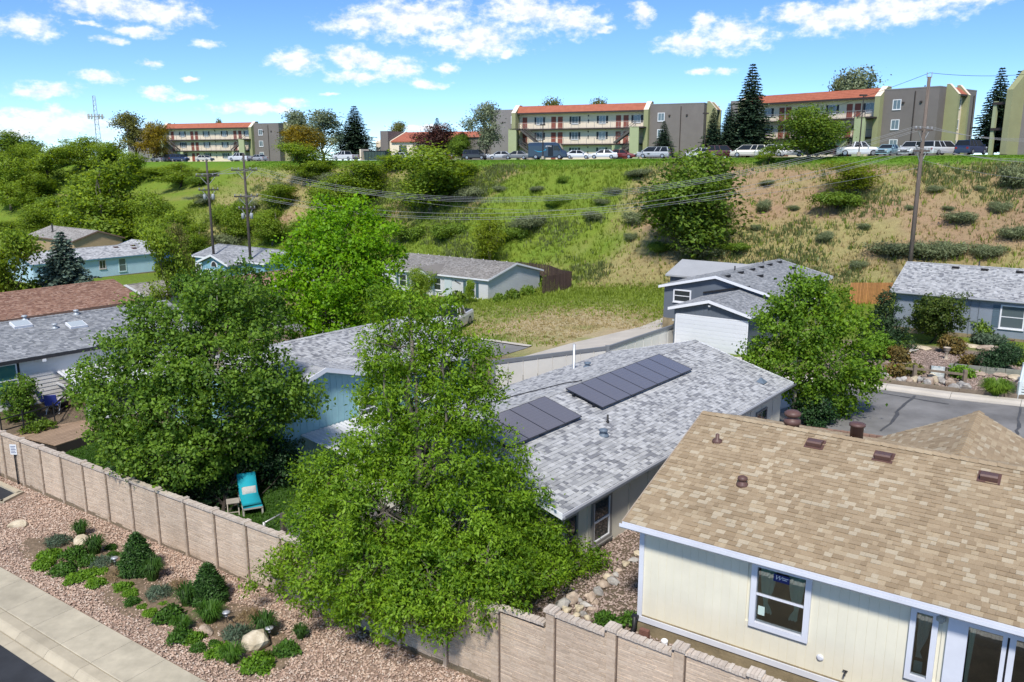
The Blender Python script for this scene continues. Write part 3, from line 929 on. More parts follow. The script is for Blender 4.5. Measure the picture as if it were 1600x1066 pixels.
def build_tan_house():
    x, y, yaw, W2, ze, sl = 2.724, 18.756, -0.600, 4.966, 4.381, 0.302
    L = 15.0
    cream = P('cream_siding', (0.76, 0.72, 0.575), 0.75, 0.05, 1.2, objvar=0.015)
    trimw = P('lilac_trim', (0.66, 0.68, 0.74), 0.55, 0.06, 1.5)
    root = gable_house('tan_roof_house', 'cream house with tan shingle roof, cut off by the lower frame corner', x, y, yaw, 0, L, W2, ze, sl, 1.45, cream, TAN, trimw, wall_on=False, single=300, gutter=trimw, skirt=0.38, over=.35, seed=3)
    zr = ze + sl * W2
    for ch in root.children:
        if ch.name.startswith('rake_board'): ch.data.materials[0] = P('drip_edge', (0.36, 0.29, 0.22), .7, .1)
    # front wall of grooved boards, with real openings
    z0, z1 = 1.80, ze - 0.14
    opens = [(3.17, 4.40, 2.55, 4.05), (6.50, 6.87, 2.50, 4.0), (7.36, 9.6, 1.62, 3.98)]
    bw = 0.2
    k = 0
    cache = {}
    u = 0.42
    while u < L - .4:
        ue = u + bw
        segs = [(z0, z1)]
        for a, b, c, d in opens:
            if ue > a - .02 and u < b + .02:
                ns = []
                for s0, s1 in segs:
                    if c > s0: ns.append((s0, min(s1, c)))
                    if d < s1: ns.append((max(s0, d), s1))
                segs = [q for q in ns if q[1] - q[0] > .02]
        for s0, s1 in segs:
            key = round(s1 - s0, 3)
            if key not in cache:
                mb = MB(); h = s1 - s0
                mb.prism([(0.0, .03), (0.0, .007), (.005, 0), (bw - .005, 0), (bw, .007), (bw, .03)], 0, h, 'z')
                me = bpy.data.meshes.new('siding_board'); me.from_pydata(mb.v, [], mb.f); me.materials.append(cream); cache[key] = me
            o = obj('siding_board', cache[key], root, (u, .345, s0))
        u = ue
    back = MB()
    back.box(.40, L - .3, .376, .40, 1.3, 2.5); back.box(.40, L - .3, .376, .40, 4.06, ze)
    for a, b in ((.40, 3.17), (4.40, 6.5), (6.87, 7.36), (9.6, L - .3)): back.box(a, b, .376, .40, 2.5, 4.06)
    back.build('wall_sheathing', cream, root)
    mb = MB()
    mb.prism([(.42, 1.3), (2 * W2 - .35, 1.3), (2 * W2 - .35, ze), (W2, zr - .14), (.42, ze)], .36, .40, 'x')
    mb.prism([(.42, 1.3), (2 * W2 - .35, 1.3), (2 * W2 - .35, ze), (W2, zr - .14), (.42, ze)], L - .4, L - .36, 'x')
    mb.box(.4, L - .4, 2 * W2 - .4, 2 * W2 - .35, 1.3, ze)
    mb.build('wall', cream, root)
    room = P('room_grey', (0.30, 0.28, 0.24), 0.9, 0.2)
    MB().box(.42, L - .42, .42, 2 * W2 - .42, 1.70, 1.78).build('floor', room, root)
    MB().box(.45, L - .45, 3.6, 3.66, 1.79, ze + .5).build('inner_wall', room, root)
    # trim: corner boards, base board, soffit
    mb = MB(); mb.box(.31, .43, .30, .43, 1.72, ze - .12); mb.build('corner_board', trimw, root)
    MB().box(.31, L - .3, .285, .343, 1.66, 1.80).build('base_trim', trimw, root)
    MB().box(.0, L, .0, .36, ze - .165, ze - .135).build('soffit', trimw, root)
    # window with curtains
    def ring(nm, a, b, c, d, w, y0=.27, y1=.38):
        mb = MB(); mb.box(a - w, a, y0, y1, c - w, d + w); mb.box(b, b + w, y0, y1, c - w, d + w); mb.box(a, b, y0, y1, c - w, c); mb.box(a, b, y0, y1, d, d + w)
        return mb, nm
    mb, _ = ring('window', 3.25, 4.32, 2.62, 4.0, .13); mb.box(3.25, 4.32, .31, .37, 3.29, 3.34)
    win = mb.build('window', trimw, root)
    MB().box(3.25, 4.32, .335, .341, 3.34, 4.0).build('pane', clear_glass, win)
    MB().box(3.25, 4.32, .352, .358, 2.62, 3.29).build('pane', clear_glass, win)
    mb, _ = ring('window', 3.25, 4.32, 2.62, 4.0, .028, .318, .37)
    curtain = P('curtain', (0.72, 0.84, 0.72), 0.9, 0.08, 3.0)
    for (a, sg) in ((3.30, 1), (4.27, -1)):
        mb = MB(); N = 14
        for i, (zz, spread, off) in enumerate(((4.02, .36, 0), (3.7, .34, 0), (3.40, .26, .03), (3.22, .13, .07), (3.12, .10, .09), (2.98, .17, .10), (2.86, .20, .10))):
            for kx in range(N + 1):
                f = kx / N
                mb.v.append((a + sg * (off + spread * f), .40 + .02 * math.sin(f * 26), zz + (0.02 * math.sin(f * 20) if i == 6 else 0)))
        for i in range(6):
            for kx in range(N): mb.f.append((i * (N + 1) + kx, i * (N + 1) + kx + 1, (i + 1) * (N + 1) + kx + 1, (i + 1) * (N + 1) + kx))
        mb.build('curtain', curtain, win, smooth=True)
    MB().box(3.60, 3.96, .327, .331, 3.74, 3.92).build('window_sign', P('sign_blue', (0.02, 0.035, 0.16), 0.4, 0.05), win)
    def text(body, size, loc, mat, parent, rot, nm='lettering', shear=0.0):
        c = bpy.data.curves.new(nm, 'FONT'); c.body = body; c.size = size; c.shear = shear; c.extrude = 0.001
        c.materials.append(mat)
        o = bpy.data.objects.new(nm, c); COL.objects.link(o); o.parent = parent; o.location = loc; o.rotation_euler = rot
        return o
    wl = P('letter_white', (0.8, 0.8, 0.82), 0.5, 0.02)
    tmp = text('W', .15, (0, 0, 0), wl, None, (0, 0, 0), nm='lettering', shear=.4)
    bpy.context.view_layer.update()
    me = bpy.data.meshes.new_from_object(tmp.evaluated_get(bpy.context.evaluated_depsgraph_get())); bpy.data.objects.remove(tmp)
    if not me.materials: me.materials.append(wl)
    obj('lettering', me, win, (3.62, .3255, 3.79)).rotation_euler = (R(90), 0, 0)
    for zz, a, b in ((3.85, 3.80, 3.93), (3.81, 3.80, 3.90)): MB().box(a, b, .3245, .3265, zz, zz + .018).build('lettering', wl, win)
    paper = P('paper', (0.5, 0.62, 0.56), 0.7, 0.03)
    MB().box(3.30, 3.45, .349, .352, 2.80, 3.02).build('sticker', paper, win)
    # sidelight
    mb, _ = ring('window', 6.54, 6.84, 2.53, 3.97, .11)
    w2 = mb.build('window', trimw, root)
    MB().box(6.54, 6.84, .335, .341, 2.53, 3.97).build('pane', clear_glass, w2)
    MB().box(6.58, 6.74, .349, .352, 2.60, 2.85).build('sticker', paper, w2)
    mb = MB()
    for i, (zz, c, wd) in enumerate(((3.95, 6.70, .26), (3.4, 6.68, .20), (3.05, 6.63, .07), (2.9, 6.66, .14))):
        for kx in range(7): mb.v.append((c - wd / 2 + wd * kx / 6, .39 + .015 * (kx % 2), zz))
    for i in range(3):
        for kx in range(6): mb.f.append((i * 7 + kx, i * 7 + kx + 1, (i + 1) * 7 + kx + 1, (i + 1) * 7 + kx))
    mb.build('curtain', P('curtain_dim', (0.5, 0.55, 0.52), 0.9, 0.1), w2)
    # sliding door
    mb = MB()
    mb.box(7.12, 7.48, .27, .38, 1.62, 3.98 + .1); mb.box(7.48, 9.6, .27, .38, 3.96, 4.08); mb.box(8.07, 8.15, .30, .37, 1.62, 3.96); mb.box(8.19, 8.30, .285, .37, 1.62, 3.96); mb.box(9.5, 9.72, .27, .38, 1.62, 3.96)
    mb.box(7.48, 9.6, .28, .38, 1.58, 1.66)
    dr = mb.build('sliding_door', trimw, root)
    MB().box(7.48, 8.07, .345, .351, 1.66, 3.96).build('pane', clear_glass, dr)
    MB().box(8.30, 9.5, .33, .336, 1.66, 3.96).build('pane', clear_glass, dr)
    MB().box(8.155, 8.187, .30, .37, 1.64, 3.96).build('door_seal', black_metal, dr)
    mb = MB()
    for kx in range(6):
        mb.v += [(7.50 + .022 * kx, .43 + .014 * (kx % 2), 3.96), (7.50 + .014 * kx, .43 + .014 * (kx % 2), 2.9), (7.50 + .008 * kx, .43, 1.7)]
    for kx in range(5):
        for i in range(2): mb.f.append((kx * 3 + i, kx * 3 + 3 + i, kx * 3 + 4 + i, kx * 3 + 1 + i))
    mb.build('curtain', curtain, dr)
    # fittings
    MB().lathe([(0.07, 0), (.08, .02), (.05, .05), (.0, .055)], 14).build('wall_vent', trimw, root, loc=(4.74, .34, 2.23)).rotation_euler = (R(90), 0, 0)
    mb = MB(); mb.tube([(0, 0, 0), (0, -.07, 0), (0, -.11, -.05)], .022, 8); mb.tube([(-.05, -.05, .05), (.05, -.05, .05)], .014, 6); mb.tube([(0, -.05, 0), (0, -.05, .05)], .01, 6)
    mb.build('hose_tap', black_metal, root, loc=(5.29, .34, 2.08))
    mb = MB(); mb.lathe([(.04, 0), (.045, .03), (.09, .06), (.09, .14), (.05, .17), (0, .175)], 12); mb.build('porch_lamp', P('lamp_grey', (.35, .36, .33), .4, .1), root, loc=(6.98, .30, 3.86))
    # roof fittings
    for uu, vv in ((3.3, 4.42), (4.97, 4.40), (7.29, 4.36), (10.2, 4.36)): box_vent(root, uu, vv, ze + sl * vv, sl, brown_metal)
    MB().lathe([(.16, -.06), (.15, .0), (.10, .05), (.09, .10), (.13, .12), (.12, .17), (.05, .21), (.0, .22)], 14).build('turbine_vent', brown_metal, root, True, (2.14, 2.25, ze + sl * 2.25 + .02))
    MB().lathe([(.15, -.06), (.13, .03), (.055, .05), (.05, .16), (.03, .17)], 12).build('vent_pipe', brown_metal, root, True, (.9, 3.74, ze + sl * 3.74 + .02)).scale = (1, 1, 1.2)
    MB().lathe([(.20, -.6), (.20, .08), (.23, .10), (.23, .20), (.17, .24), (.13, .30), (.22, .33), (.23, .40), (.15, .46), (0, .48)], 16).build('chimney_flue', brown_metal, root, True, (2.42, 5.35, zr - .1))
    mb = MB(); mb.lathe([(.17, -.6), (.17, .34), (.21, .345), (.21, .40), (.12, .43), (0, .43)], 16); mb.build('chimney_flue', brown_metal, root, True, (4.08, 5.5, zr - .15))
    # rear wing, ridge running away from the main ridge
    uw, vend, zw, slw, hw = 6.45, 11.2, 5.42, 0.50, 3.4
    wing = MB()
    wing.prism([(uw - hw, zw - slw * hw), (uw, zw), (uw + hw, zw - slw * hw), (uw + hw, zw - slw * hw - .13), (uw, zw - .13), (uw - hw, zw - slw * hw - .13)], 5.1, vend, 'y')
    wr = wing.build('wing_roof', MATS['shingle_tan_roof_house'], root)
    MB().prism([(uw - hw + .3, 1.2), (uw + hw - .3, 1.2), (uw + hw - .3, zw - slw * (hw - .3) - .14), (uw, zw - .14), (uw - hw + .3, zw - slw * (hw - .3) - .14)], 9.7, vend - .3, 'y').build('wing_wall', cream, root)
    # shingles of the wing: built along a turned frame
    tf = obj('wing_shingles', None, wr); tf.location = (uw, 5.1, 0); tf.rotation_euler = (0, 0, R(90))
    # joined courses, laid directly
    rr = random.Random(5); vs, fs = [], []
    for sg in (-1, 1):
        l = math.hypot(hw, slw * hw)
        for r in range(int(l / .145)):
            b = r * .145; a = 5.1 - rr.uniform(0, .2)
            while a < vend:
                w = rr.choice((.14, .18, .23, .28, .33)); a0, a1 = max(a, 5.1), min(a + w, vend); a += w
                if a1 - a0 < .03: continue
                h = rr.choice((.007, .01, .016, .02))
                def q(bb, hh):
                    k = (l - bb) / l
                    return uw + sg * hw * k, zw - slw * hw * k + hh
                x0, zz0 = q(b, h); x1, zz1 = q(b + .149, .002); x2, zz2 = q(b, -.004)
                n0 = len(vs)
                vs += [(x0, a0, zz0), (x0, a1, zz0), (x1, a1, zz1), (x1, a0, zz1), (x2, a0, zz2), (x2, a1, zz2)]
                fs += [(n0, n0 + 1, n0 + 2, n0 + 3), (n0 + 4, n0 + 5, n0 + 1, n0)]
    mbw = MB(); mbw.v, mbw.f = vs, fs
    bpy.data.objects.remove(tf)
    o = mbw.build('shingle_courses', MATS['shingle_tan_roof_house'], wr); o['kind'] = 'stuff'
    mb = MB(); a = 5.1
    while a < vend:
        b = a + .2; h = random.uniform(.03, .045)
        mb.add([(uw - .16, a, zw + h - .08), (uw, a, zw + h), (uw + .16, a, zw + h - .08), (uw - .16, b, zw + .018 - .08), (uw, b, zw + .018), (uw + .16, b, zw + .018 - .08), (uw - .16, a, zw - .12), (uw, a, zw - .04), (uw + .16, a, zw - .12)],
               [(0, 1, 4, 3), (1, 2, 5, 4), (6, 7, 1, 0), (7, 8, 2, 1)])
        a += .2
    mb.build('ridge_cap', MATS['cap_tan_roof_house'], wr)
    return root


tan_house = build_tan_house()


def build_solar_house():
    x, y, yaw, W2, ze, sl = 12.48, 35.444, 0.899, 4.776, 3.319, 0.264
    beige = P('beige_panel', (0.62, 0.59, 0.50), 0.8, 0.06, 1.0)
    gtrim = P('taupe_trim', (0.22, 0.21, 0.20), 0.7, 0.08)
    root = gable_house('solar_house', 'long house under light grey shingles carrying two rows of solar panels', x, y, yaw, -17.8, 0, W2, ze, sl, 0.75, beige, GREY, white_trim, single=300, gutter=P('gutter_dark', (.16, .17, .19), .5, .1), skirt=.35, skirt_mat=P('skirt_taupe', (.19, .18, .175), .8, .1), seed=9, over=.35)
    zr = ze + sl * W2
    # wall panel joints
    for k in range(14):
        uu = -17.2 + k * 1.22
        MB().box(uu, uu + .035, .325, .349, 1.1, ze - .1).build('batten', beige, root)
    def glassy(): return dark_glass
    w = window(root, '-v', -15.2, .35, 1.50, .92, 1.30, frame=gtrim, sash='', fw=.10)
    MB().box(-.46, .46, -.05, -.01, .0, .035).build('sash', white_trim, w); MB().box(-.46, .46, -.052, -.01, .62, .68).build('sash', white_trim, w)
    MB().box(-.46, -.42, -.05, -.01, .0, 1.3).build('sash', white_trim, w); MB().box(.42, .46, -.05, -.01, .0, 1.3).build('sash', white_trim, w)
    window(root, '-v', -6.0, .35, 1.55, .9, 1.1, frame=gtrim); window(root, '-v', -2.6, .35, 1.75, 1.0, .8, frame=gtrim)
    window(root, '-v', -16.85, .35, 1.50, .5, 1.30, frame=gtrim)
    # panels
    cell = bpy.data.materials.new('pv_cells'); cell.use_nodes = True; cell.node_tree.nodes.clear(); T = NT(cell.node_tree)
    tc = T.n('ShaderNodeTexCoord'); sp = T.n('ShaderNodeSeparateXYZ', inp={0: tc.outputs['Object']})
    gx = T.math('FRACT', T.math('MULTIPLY', sp.outputs[0], 6.25)); gy = T.math('FRACT', T.math('MULTIPLY', sp.outputs[1], 6.25))
    ln = T.math('MAXIMUM', T.math('LESS_THAN', gx, .04), T.math('LESS_THAN', gy, .04))
    c = T.mix(ln, (0.165, 0.148, 0.145), (0.215, 0.20, 0.195))
    b = T.n('ShaderNodeBsdfPrincipled', inp={'Base Color': c, 'Roughness': 0.22, 'Specular IOR Level': 1.0, 'Coat Weight': 1.0, 'Coat Roughness': 0.05})
    finish(cell, T, b); MATS['pv_cells'] = cell
    alu = P('pv_frame', (0.05, 0.055, 0.07), 0.35, 0.05, metal=0.6)
    ang = math.atan(sl)
    pm = bpy.data.meshes.new('solar_panel'); q = MB().box(.012, .998, .012, 1.668, 0, .034); pm.from_pydata(q.v, [], q.f); pm.materials.append(cell)
    fm = bpy.data.meshes.new('panel_frame'); q = MB()
    for a in ((0, 1.01, 0, .012), (0, 1.01, 1.668, 1.68), (0, .012, .012, 1.668), (.998, 1.01, .012, 1.668)): q.box(a[0], a[1], a[2], a[3], -.004, .040)
    fm.from_pydata(q.v, [], q.f); fm.materials.append(alu)
    for u0, n in ((-11.1, 7), (-16.5, 4)):
        for k in range(n):
            o = obj('solar_panel', pm, root); vv = 2.95
            o.location = (u0 + k * 1.02, vv, ze + sl * vv + .13); o.rotation_euler = (ang, 0, 0)
            obj('panel_frame', fm, o)
        rail = MB()
        for vv in (3.3, 4.2):
            z = ze + sl * vv + .075
            rail.box(u0 - .1, u0 + n * 1.02 + .1, vv - .025, vv + .025, z - .025, z + .045)
            for k in range(n + 1): rail.box(u0 + k * 1.02 - .03, u0 + k * 1.02 + .03, vv - .04, vv + .04, z - .1, z - .02)
        rail.build('mounting_rail', alu, root)
    blue_metal = P('blue_grey_metal', (0.13, 0.17, 0.22), 0.5, 0.1)
    for uu, vv in ((-12.61, 1.94), (-5.0, 7.6)):
        z = ze + sl * min(vv, 2 * W2 - vv)
        MB().lathe([(.2, -.06), (.18, .03), (.10, .05), (.10, .12), (.15, .14), (.15, .20), (.06, .23)], 12).build('roof_vent', blue_metal, root, True, (uu, vv, z))
    pipe_vent(root, -11.66, 3.27 - .9, ze + sl * 2.4, black_metal, .035, .28)
    pipe_vent(root, -5.07, 8.3, ze + sl * (2 * W2 - 8.3), P('galv', (.5, .52, .54), .4, .05, metal=.5), .06, 1.15)
    o = MB().add([(-.22, -.2, 0), (.25, -.16, 0), (.18, .22, 0), (-.2, .2, 0), (0, .05, .22)], [(0, 1, 4), (1, 2, 4), (2, 3, 4), (3, 0, 4)]).build('roof_vent', blue_metal, root, loc=(-1.63, .79, ze + sl * .79 + .02))
    # cable run along the far slope
    mb = MB(); pts = [(-9.5, 4.9), (-9.7, 5.6), (-11.2, 6.4), (-13.5, 7.4)]
    mb.tube([(a, b, ze + sl * (2 * W2 - b) + .05) for a, b in pts], .02, 5); mb.build('cable', black_metal, root)
    return root


solar_house = build_solar_house()


def build_other_houses():
    slate = P('slate_siding', (0.115, 0.135, 0.165), 0.75, 0.08, 1.0)
    blueg = P('bluegrey_siding', (0.27, 0.31, 0.37), 0.75, 0.05, 1.0, wave=('Z', 7.0, 0.02))
    whiteb = P('white_siding', (0.66, 0.67, 0.69), 0.7, 0.05, 1.0, wave=('Z', 6.0, 0.02))
    teal = P('teal_siding', (0.27, 0.47, 0.51), 0.75, 0.07, 1.0)
    lblue = P('pale_blue_siding', (0.43, 0.60, 0.70), 0.75, 0.05, 1.0)
    sandw = P('sand_siding', (0.40, 0.29, 0.17), 0.8, 0.06)
    lap = P('lap_siding', (0.66, 0.64, 0.61), 0.75, 0.05, 1.0, objvar=.03)
    # garage with roller door
    g = gable_house('grey_garage', 'slate grey gabled garage with wide white sectional door', 14.81, 50.42, 0.94, 0, 7.1, 2.78, 3.48, .26, 0.85, slate, GREYD, white_trim, cat='garage', skirt=0, seed=20)
    for k in range(18):
        vv = .4 + k * .28
        MB().box(.283, .298, vv, vv + .02, 3.1, 3.45 + .24 * min(vv, 5.56 - vv)).build('batten', slate, g)
    MB().box(.27, .298, .22, 5.12, 3.02, 3.10).build('door_head', white_trim, g)
    for vv in (.2, 5.06): MB().box(.27, .297, vv, vv + .09, .85, 3.02).build('door_jamb', white_trim, g)
    doorm = P('garage_door_white', (0.66, 0.68, 0.72), 0.5, 0.03, objvar=.02)
    for r in range(8):
        mb = MB(); mb.box(.262, .296, .3, 5.05, .87 + r * .268, .87 + r * .268 + .264)
        for c in range(8): mb.box(.2585, .262, .36 + c * .588, .36 + c * .588 + .53, .90 + r * .268, .90 + r * .268 + .19)
        mb.build('door_panel', doorm, g)
    MB().box(.24, .30, 5.22, 5.36, 2.55, 2.66).build('house_number', P('pale_plate', (.5, .5, .48), .6, .05), g)
    mb = MB(); mb.lathe([(.03, 0), (.09, .02), (.11, .10), (.09, .13)], 10); mb.build('flood_lamp', white_trim, g, loc=(.18, 2.78, 3.75))
    # slate house behind the garage
    h = gable_house('slate_house', 'slate grey house with pale rakes and many dark roof vents behind the garage', 17.7, 54.74, 0.92, 0, 12.6, 4.35, 3.99, .24, 1.3, slate, GREYD, white_trim, skirt=.3, seed=24)
    window(h, '-u', .3, 6.95, 2.95, 1.2, .75, fw=.10)
    window(h, '-v', 9.9, .3, 2.1, .9, 1.2, fw=.1); window(h, '-v', 11.4, .3, 2.1, .7, 1.2, fw=.1)
    MB().bar((.2, 5.3, 3.75), (.2, 1.9, 4.5), .05, .12).build('gable_bar', black_metal, h)  # black bar slanting across the front gable above the garage roof
    for uu, vv in ((1.0, 3.9), (3.4, 3.9), (5.6, 3.9), (7.4, 3.9), (9.2, 3.9), (11.3, 3.9), (10.6, 2.6), (4.4, 2.8)):
        box_vent(h, uu, vv, 3.99 + .24 * vv, .24, black_metal, .42, .3)
    for uu, vv in ((4.0, 4.6), (9.7, 4.6)): pipe_vent(h, uu, vv, 3.99 + .24 * 4.1, black_metal, .05, .35)
    sm = MATS['shingle_slate_house']
    mb = MB(); mb.prism([(6.3, 3.9), (9.3, 4.85), (12.3, 3.9), (12.3, 3.77), (9.3, 4.72), (6.3, 3.77)], 4.3, 11.4, 'y'); mb.build('wing_roof', sm, h)
    mb = MB(); mb.prism([(6.6, 1.0), (12.0, 1.0), (12.0, 3.8), (9.3, 4.68), (6.6, 3.8)], 8.3, 11.1, 'y'); mb.build('wing_wall', slate, h)
    # blue-grey house at the right edge
    r = gable_house('blue_grey_house', 'blue-grey sided house with pale grey roof behind the rock garden', 25.97, 56.08, -0.62, 0, 18, 5.12, 4.22, .29, 1.62, blueg, GREY, P('pale_grey_trim', (.5, .51, .53), .6, .05), skirt=.12, gutter=P('gutter_grey', (.42, .43, .45), .5, .05), seed=30)
    shut = P('shutter_slate', (.10, .15, .19), .7, .1)
    window(r, '-v', 7.32, .3, 2.42, 1.22, 1.36, fw=.09, shutters=shut, pane=grey_glass)
    window(r, '-v', 12.2, .3, 2.42, 1.22, 1.36, fw=.09, shutters=shut)
    for uu, vv in ((3.23, 4.56), (5.04, 4.52), (7.13, 4.52), (9.8, 4.5)): box_vent(r, uu, vv, 4.22 + .29 * vv, .29, black_metal, .36, .3)
    pipe_vent(r, 4.6, 5.2, 5.7, black_metal, .05, .35)
    MB().box(4.9, 4.94, .24, .28, 1.7, 4.1).build('conduit', grey_metal, r); MB().box(5.4, 5.43, .24, .28, 1.7, 4.1).build('conduit', grey_metal, r)
    MB().box(7.2, 7.62, .22, .28, 1.42, 1.66).build('crawl_vent', brown_metal, r)
    MB().box(10, 18, 4.0, 7.4, 5.6, 5.75).build('raised_roof', white_trim, r)
    # white house across the empty lot
    w = gable_house('white_house', 'white sided house with grey-brown roof and dark fence behind, beside empty lot', -14.89, 91.55, -0.65, 0, 15.73, 4.79, 1.26, .25, -1.25, whiteb, WARMG, white_trim, skirt=.15, seed=40)
    sh2 = P('shutter_teal', (.07, .13, .15), .7, .1)
    window(w, '-v', 13.2, .3, -.75, 1.05, 1.45, fw=.08, shutters=sh2); window(w, '-v', 8.6, .3, -.45, .9, 1.2, fw=.08); window(w, '-v', 3.5, .3, -.5, 1.0, 1.2, fw=.08, shutters=sh2)
    d = MB().box(9.62, 10.62, .24, .298, -1.0, 1.06).build('door', P('door_pale', (.52, .60, .62), .5, .03), w)
    MB().lathe([(.03, 0), (.03, .05), (0, .06)], 8).build('handle', black_metal, d, loc=(10.5, .24, 0)).rotation_euler = (R(90), 0, 0)
    mb = MB(); mb.prism([(6.0, 1.35), (7.4, 2.02), (8.9, 1.35), (8.9, 1.22), (7.4, 1.88), (6.0, 1.22)], -1.2, 3.2, 'y'); mb.build('porch_roof', MATS['shingle_white_house'], w)
    mb = MB(); mb.prism([(6.1, 1.25), (7.4, 1.87), (8.8, 1.25)], -1.12, -.8, 'y'); mb.box(6.15, 6.3, -1.1, -.95, -1.2, 1.25); mb.box(8.6, 8.75, -1.1, -.95, -1.2, 1.25); mb.build('porch_gable', white_trim, w)
    for k in range(5): MB().box(11.05 + k * .16, 11.14 + k * .16, .27, .298, .62 - k * .06, .76 - k * .06).build('house_number', black_metal, w)
    for k in range(9): pipe_vent(w, 1.5 + k * 1.6, 4.9, 2.38, white_trim, .04, .15)
    # teal house between the two big trees
    t = gable_house('teal_house', 'teal house with light grey shingles half hidden by the big trees', -10.27, 30.46, 0.92, 2.0, 14.0, 4.95, 3.25, .27, 0.55, teal, GREY, white_trim, skirt=.2, seed=50)
    sm = MATS['shingle_teal_house']
    mb = MB(); mb.prism([(.7, 4.20), (2.9, 4.86), (7.3, 3.60), (7.3, 3.47), (2.9, 4.73), (.7, 4.07)], -1.35, 4.9, 'y'); wr = mb.build('wing_roof', sm, t)
    rr = random.Random(8); vs, fs = [], []
    for (uA, zA) in ((.7, 4.20), (7.3, 3.60)):
        l = math.hypot(2.9 - uA, 4.86 - zA)
        for rw in range(int(l / .145)):
            a = -1.35
            while a < 4.9:
                ww = rr.choice((.14, .18, .23, .28, .33)); a0, a1 = a, min(a + ww, 4.9); a += ww
                hh = rr.choice((.007, .01, .016, .02))
                k0, k1 = rw * .145 / l, (rw * .145 + .149) / l
                p = lambda k, h: (uA + (2.9 - uA) * k, zA + (4.86 - zA) * k + h)
                x0, z0 = p(k0, hh); x1, z1 = p(k1, .002); x2, z2 = p(k0, -.004); n0 = len(vs)
                vs += [(x0, a0, z0), (x0, a1, z0), (x1, a1, z1), (x1, a0, z1), (x2, a0, z2), (x2, a1, z2)]; fs += [(n0, n0 + 1, n0 + 2, n0 + 3), (n0 + 4, n0 + 5, n0 + 1, n0)]
    q = MB(); q.v, q.f = vs, fs; o = q.build('shingle_courses', sm, wr); o['kind'] = 'stuff'
    mb = MB(); mb.prism([(.67, 4.03), (2.9, 4.70), (7.33, 3.44), (7.33, 3.62), (2.9, 4.89), (.67, 4.22)], -1.39, -1.353, 'y'); mb.build('rake_board', white_trim, t)
    MB().prism([(1.0, .4), (6.95, .4), (6.95, 3.5), (2.9, 4.7), (1.0, 4.13)], -1.05, 3.0, 'y').build('wing_wall', teal, t)
    for k in range(5, 24): MB().box(-.5 + k * .32, -.485 + k * .32, -1.062, -1.05, .6, min(3.55 + .29 * (k * .32 + .3), 4.72 - .27 * max(0, k * .32 - 3.3)) - .12).build('batten', teal, t)
    window(t, '-v', 5.35, -1.05, 2.0, .9, 1.1, fw=.1)
    window(t, '-v', 10.5, .3, 1.6, .9, 1.1, fw=.1)
    pipe_vent(t, 3.0, 6.3, 4.2, black_metal, .05, .4); pipe_vent(t, 12.5, 3.6, 4.2, black_metal, .05, .3)
    aw = P('white_sheet', (.55, .56, .58), .5, .06)
    mb = MB()
    for k in range(22):
        u0 = 1.7 + k * .22
        mb.add([(u0, -3.6, 2.02), (u0 + .11, -3.6, 2.06), (u0 + .22, -3.6, 2.02), (u0, -1.1, 2.32), (u0 + .11, -1.1, 2.36), (u0 + .22, -1.1, 2.32)], [(0, 1, 4, 3), (1, 2, 5, 4)])
    mb.box(1.65, 6.55, -3.65, -3.6, 1.9, 2.05); mb.build('patio_cover', aw, t)
    for uu in (1.9, 4.0, 6.2): MB().box(uu, uu + .1, -3.55, -3.45, .3, 1.98).build('cover_post', white_trim, t)
    # beige house on the west edge
    b = gable_house('lap_sided_house', 'off-white lap-sided house with grey roof, skylights and deck, west end', -23.48, 36.29, 0.88, -7, 10.5, 3.97, 3.98, .28, 1.5, lap, GREYD, P('dark_fascia', (.03, .03, .033), .6, .1), skirt=.12, seed=60)
    for k in range(12):
        z = 1.62 + k * .19
        MB().prism([(.262, z), (.298, z + .0), (.298, z + .19), (.284, z + .19)], -6.7, 10.2, 'x').build('siding_board', lap, b)
    wn = window(b, '-v', .25, .262, 2.3, 1.4, 1.42, fw=.08, frame=white_trim, pane=glass_dark('teal_glass', (.05, .16, .15), .05))
    mb = MB()
    for a in ((-.86, -.78, -.16, 1.58), (.78, .86, -.16, 1.58), (-.78, .78, 1.5, 1.58), (-.78, .78, -.16, -.09)): mb.box(a[0], a[1], -.045, .0, a[2], a[3])
    mb.build('black_surround', black_metal, wn)
    MB().box(1.0, 1.08, .20, .262, 1.55, 3.9).build('black_post', black_metal, b)
    sky_g = glass_dark('skylight_glass', (.45, .50, .52), .15)
    for uu, vv in ((2.5, 3.35), (4.76, 2.45)):
        s = MB(); s.box(-.42, .42, -.32, .32, -.05, .13); o = s.build('skylight', white_trim, b, loc=(uu, vv, 3.98 + .28 * vv)); o.rotation_euler = (math.atan(.28), 0, 0)
        MB().box(-.37, .37, -.27, .27, .131, .15).build('pane', sky_g, o)
    for uu, vv in ((3.75, 2.54), (5.35, 3.75), (1.2, 3.9), (2.9, 3.9)):
        MB().lathe([(.16, -.05), (.14, .05), (.08, .07), (.08, .16), (.15, .18), (.12, .24), (0, .26)], 10).build('roof_vent', P('pale_metal', (.42, .45, .47), .45, .06, metal=.2), b, True, (uu, vv, 3.98 + .28 * min(vv, 7.94 - vv)))
    MB().box(2.05, 2.2, -.08, -.02, 3.68, 3.8).build('eave_lamp', white_trim, b)
    mb = MB()
    for k in range(22):
        u0 = 2.7 + k * .2
        mb.add([(u0, -2.6, 2.52), (u0 + .1, -2.6, 2.56), (u0 + .2, -2.6, 2.52), (u0, .25, 3.02), (u0 + .1, .25, 3.06), (u0 + .2, .25, 3.02)], [(0, 1, 4, 3), (1, 2, 5, 4)])
    mb.box(2.62, 7.2, -2.72, -2.6, 2.4, 2.55); mb.box(2.62, 2.70, -2.6, .25, 2.42, 2.5); mb.build('porch_cover', aw, b)
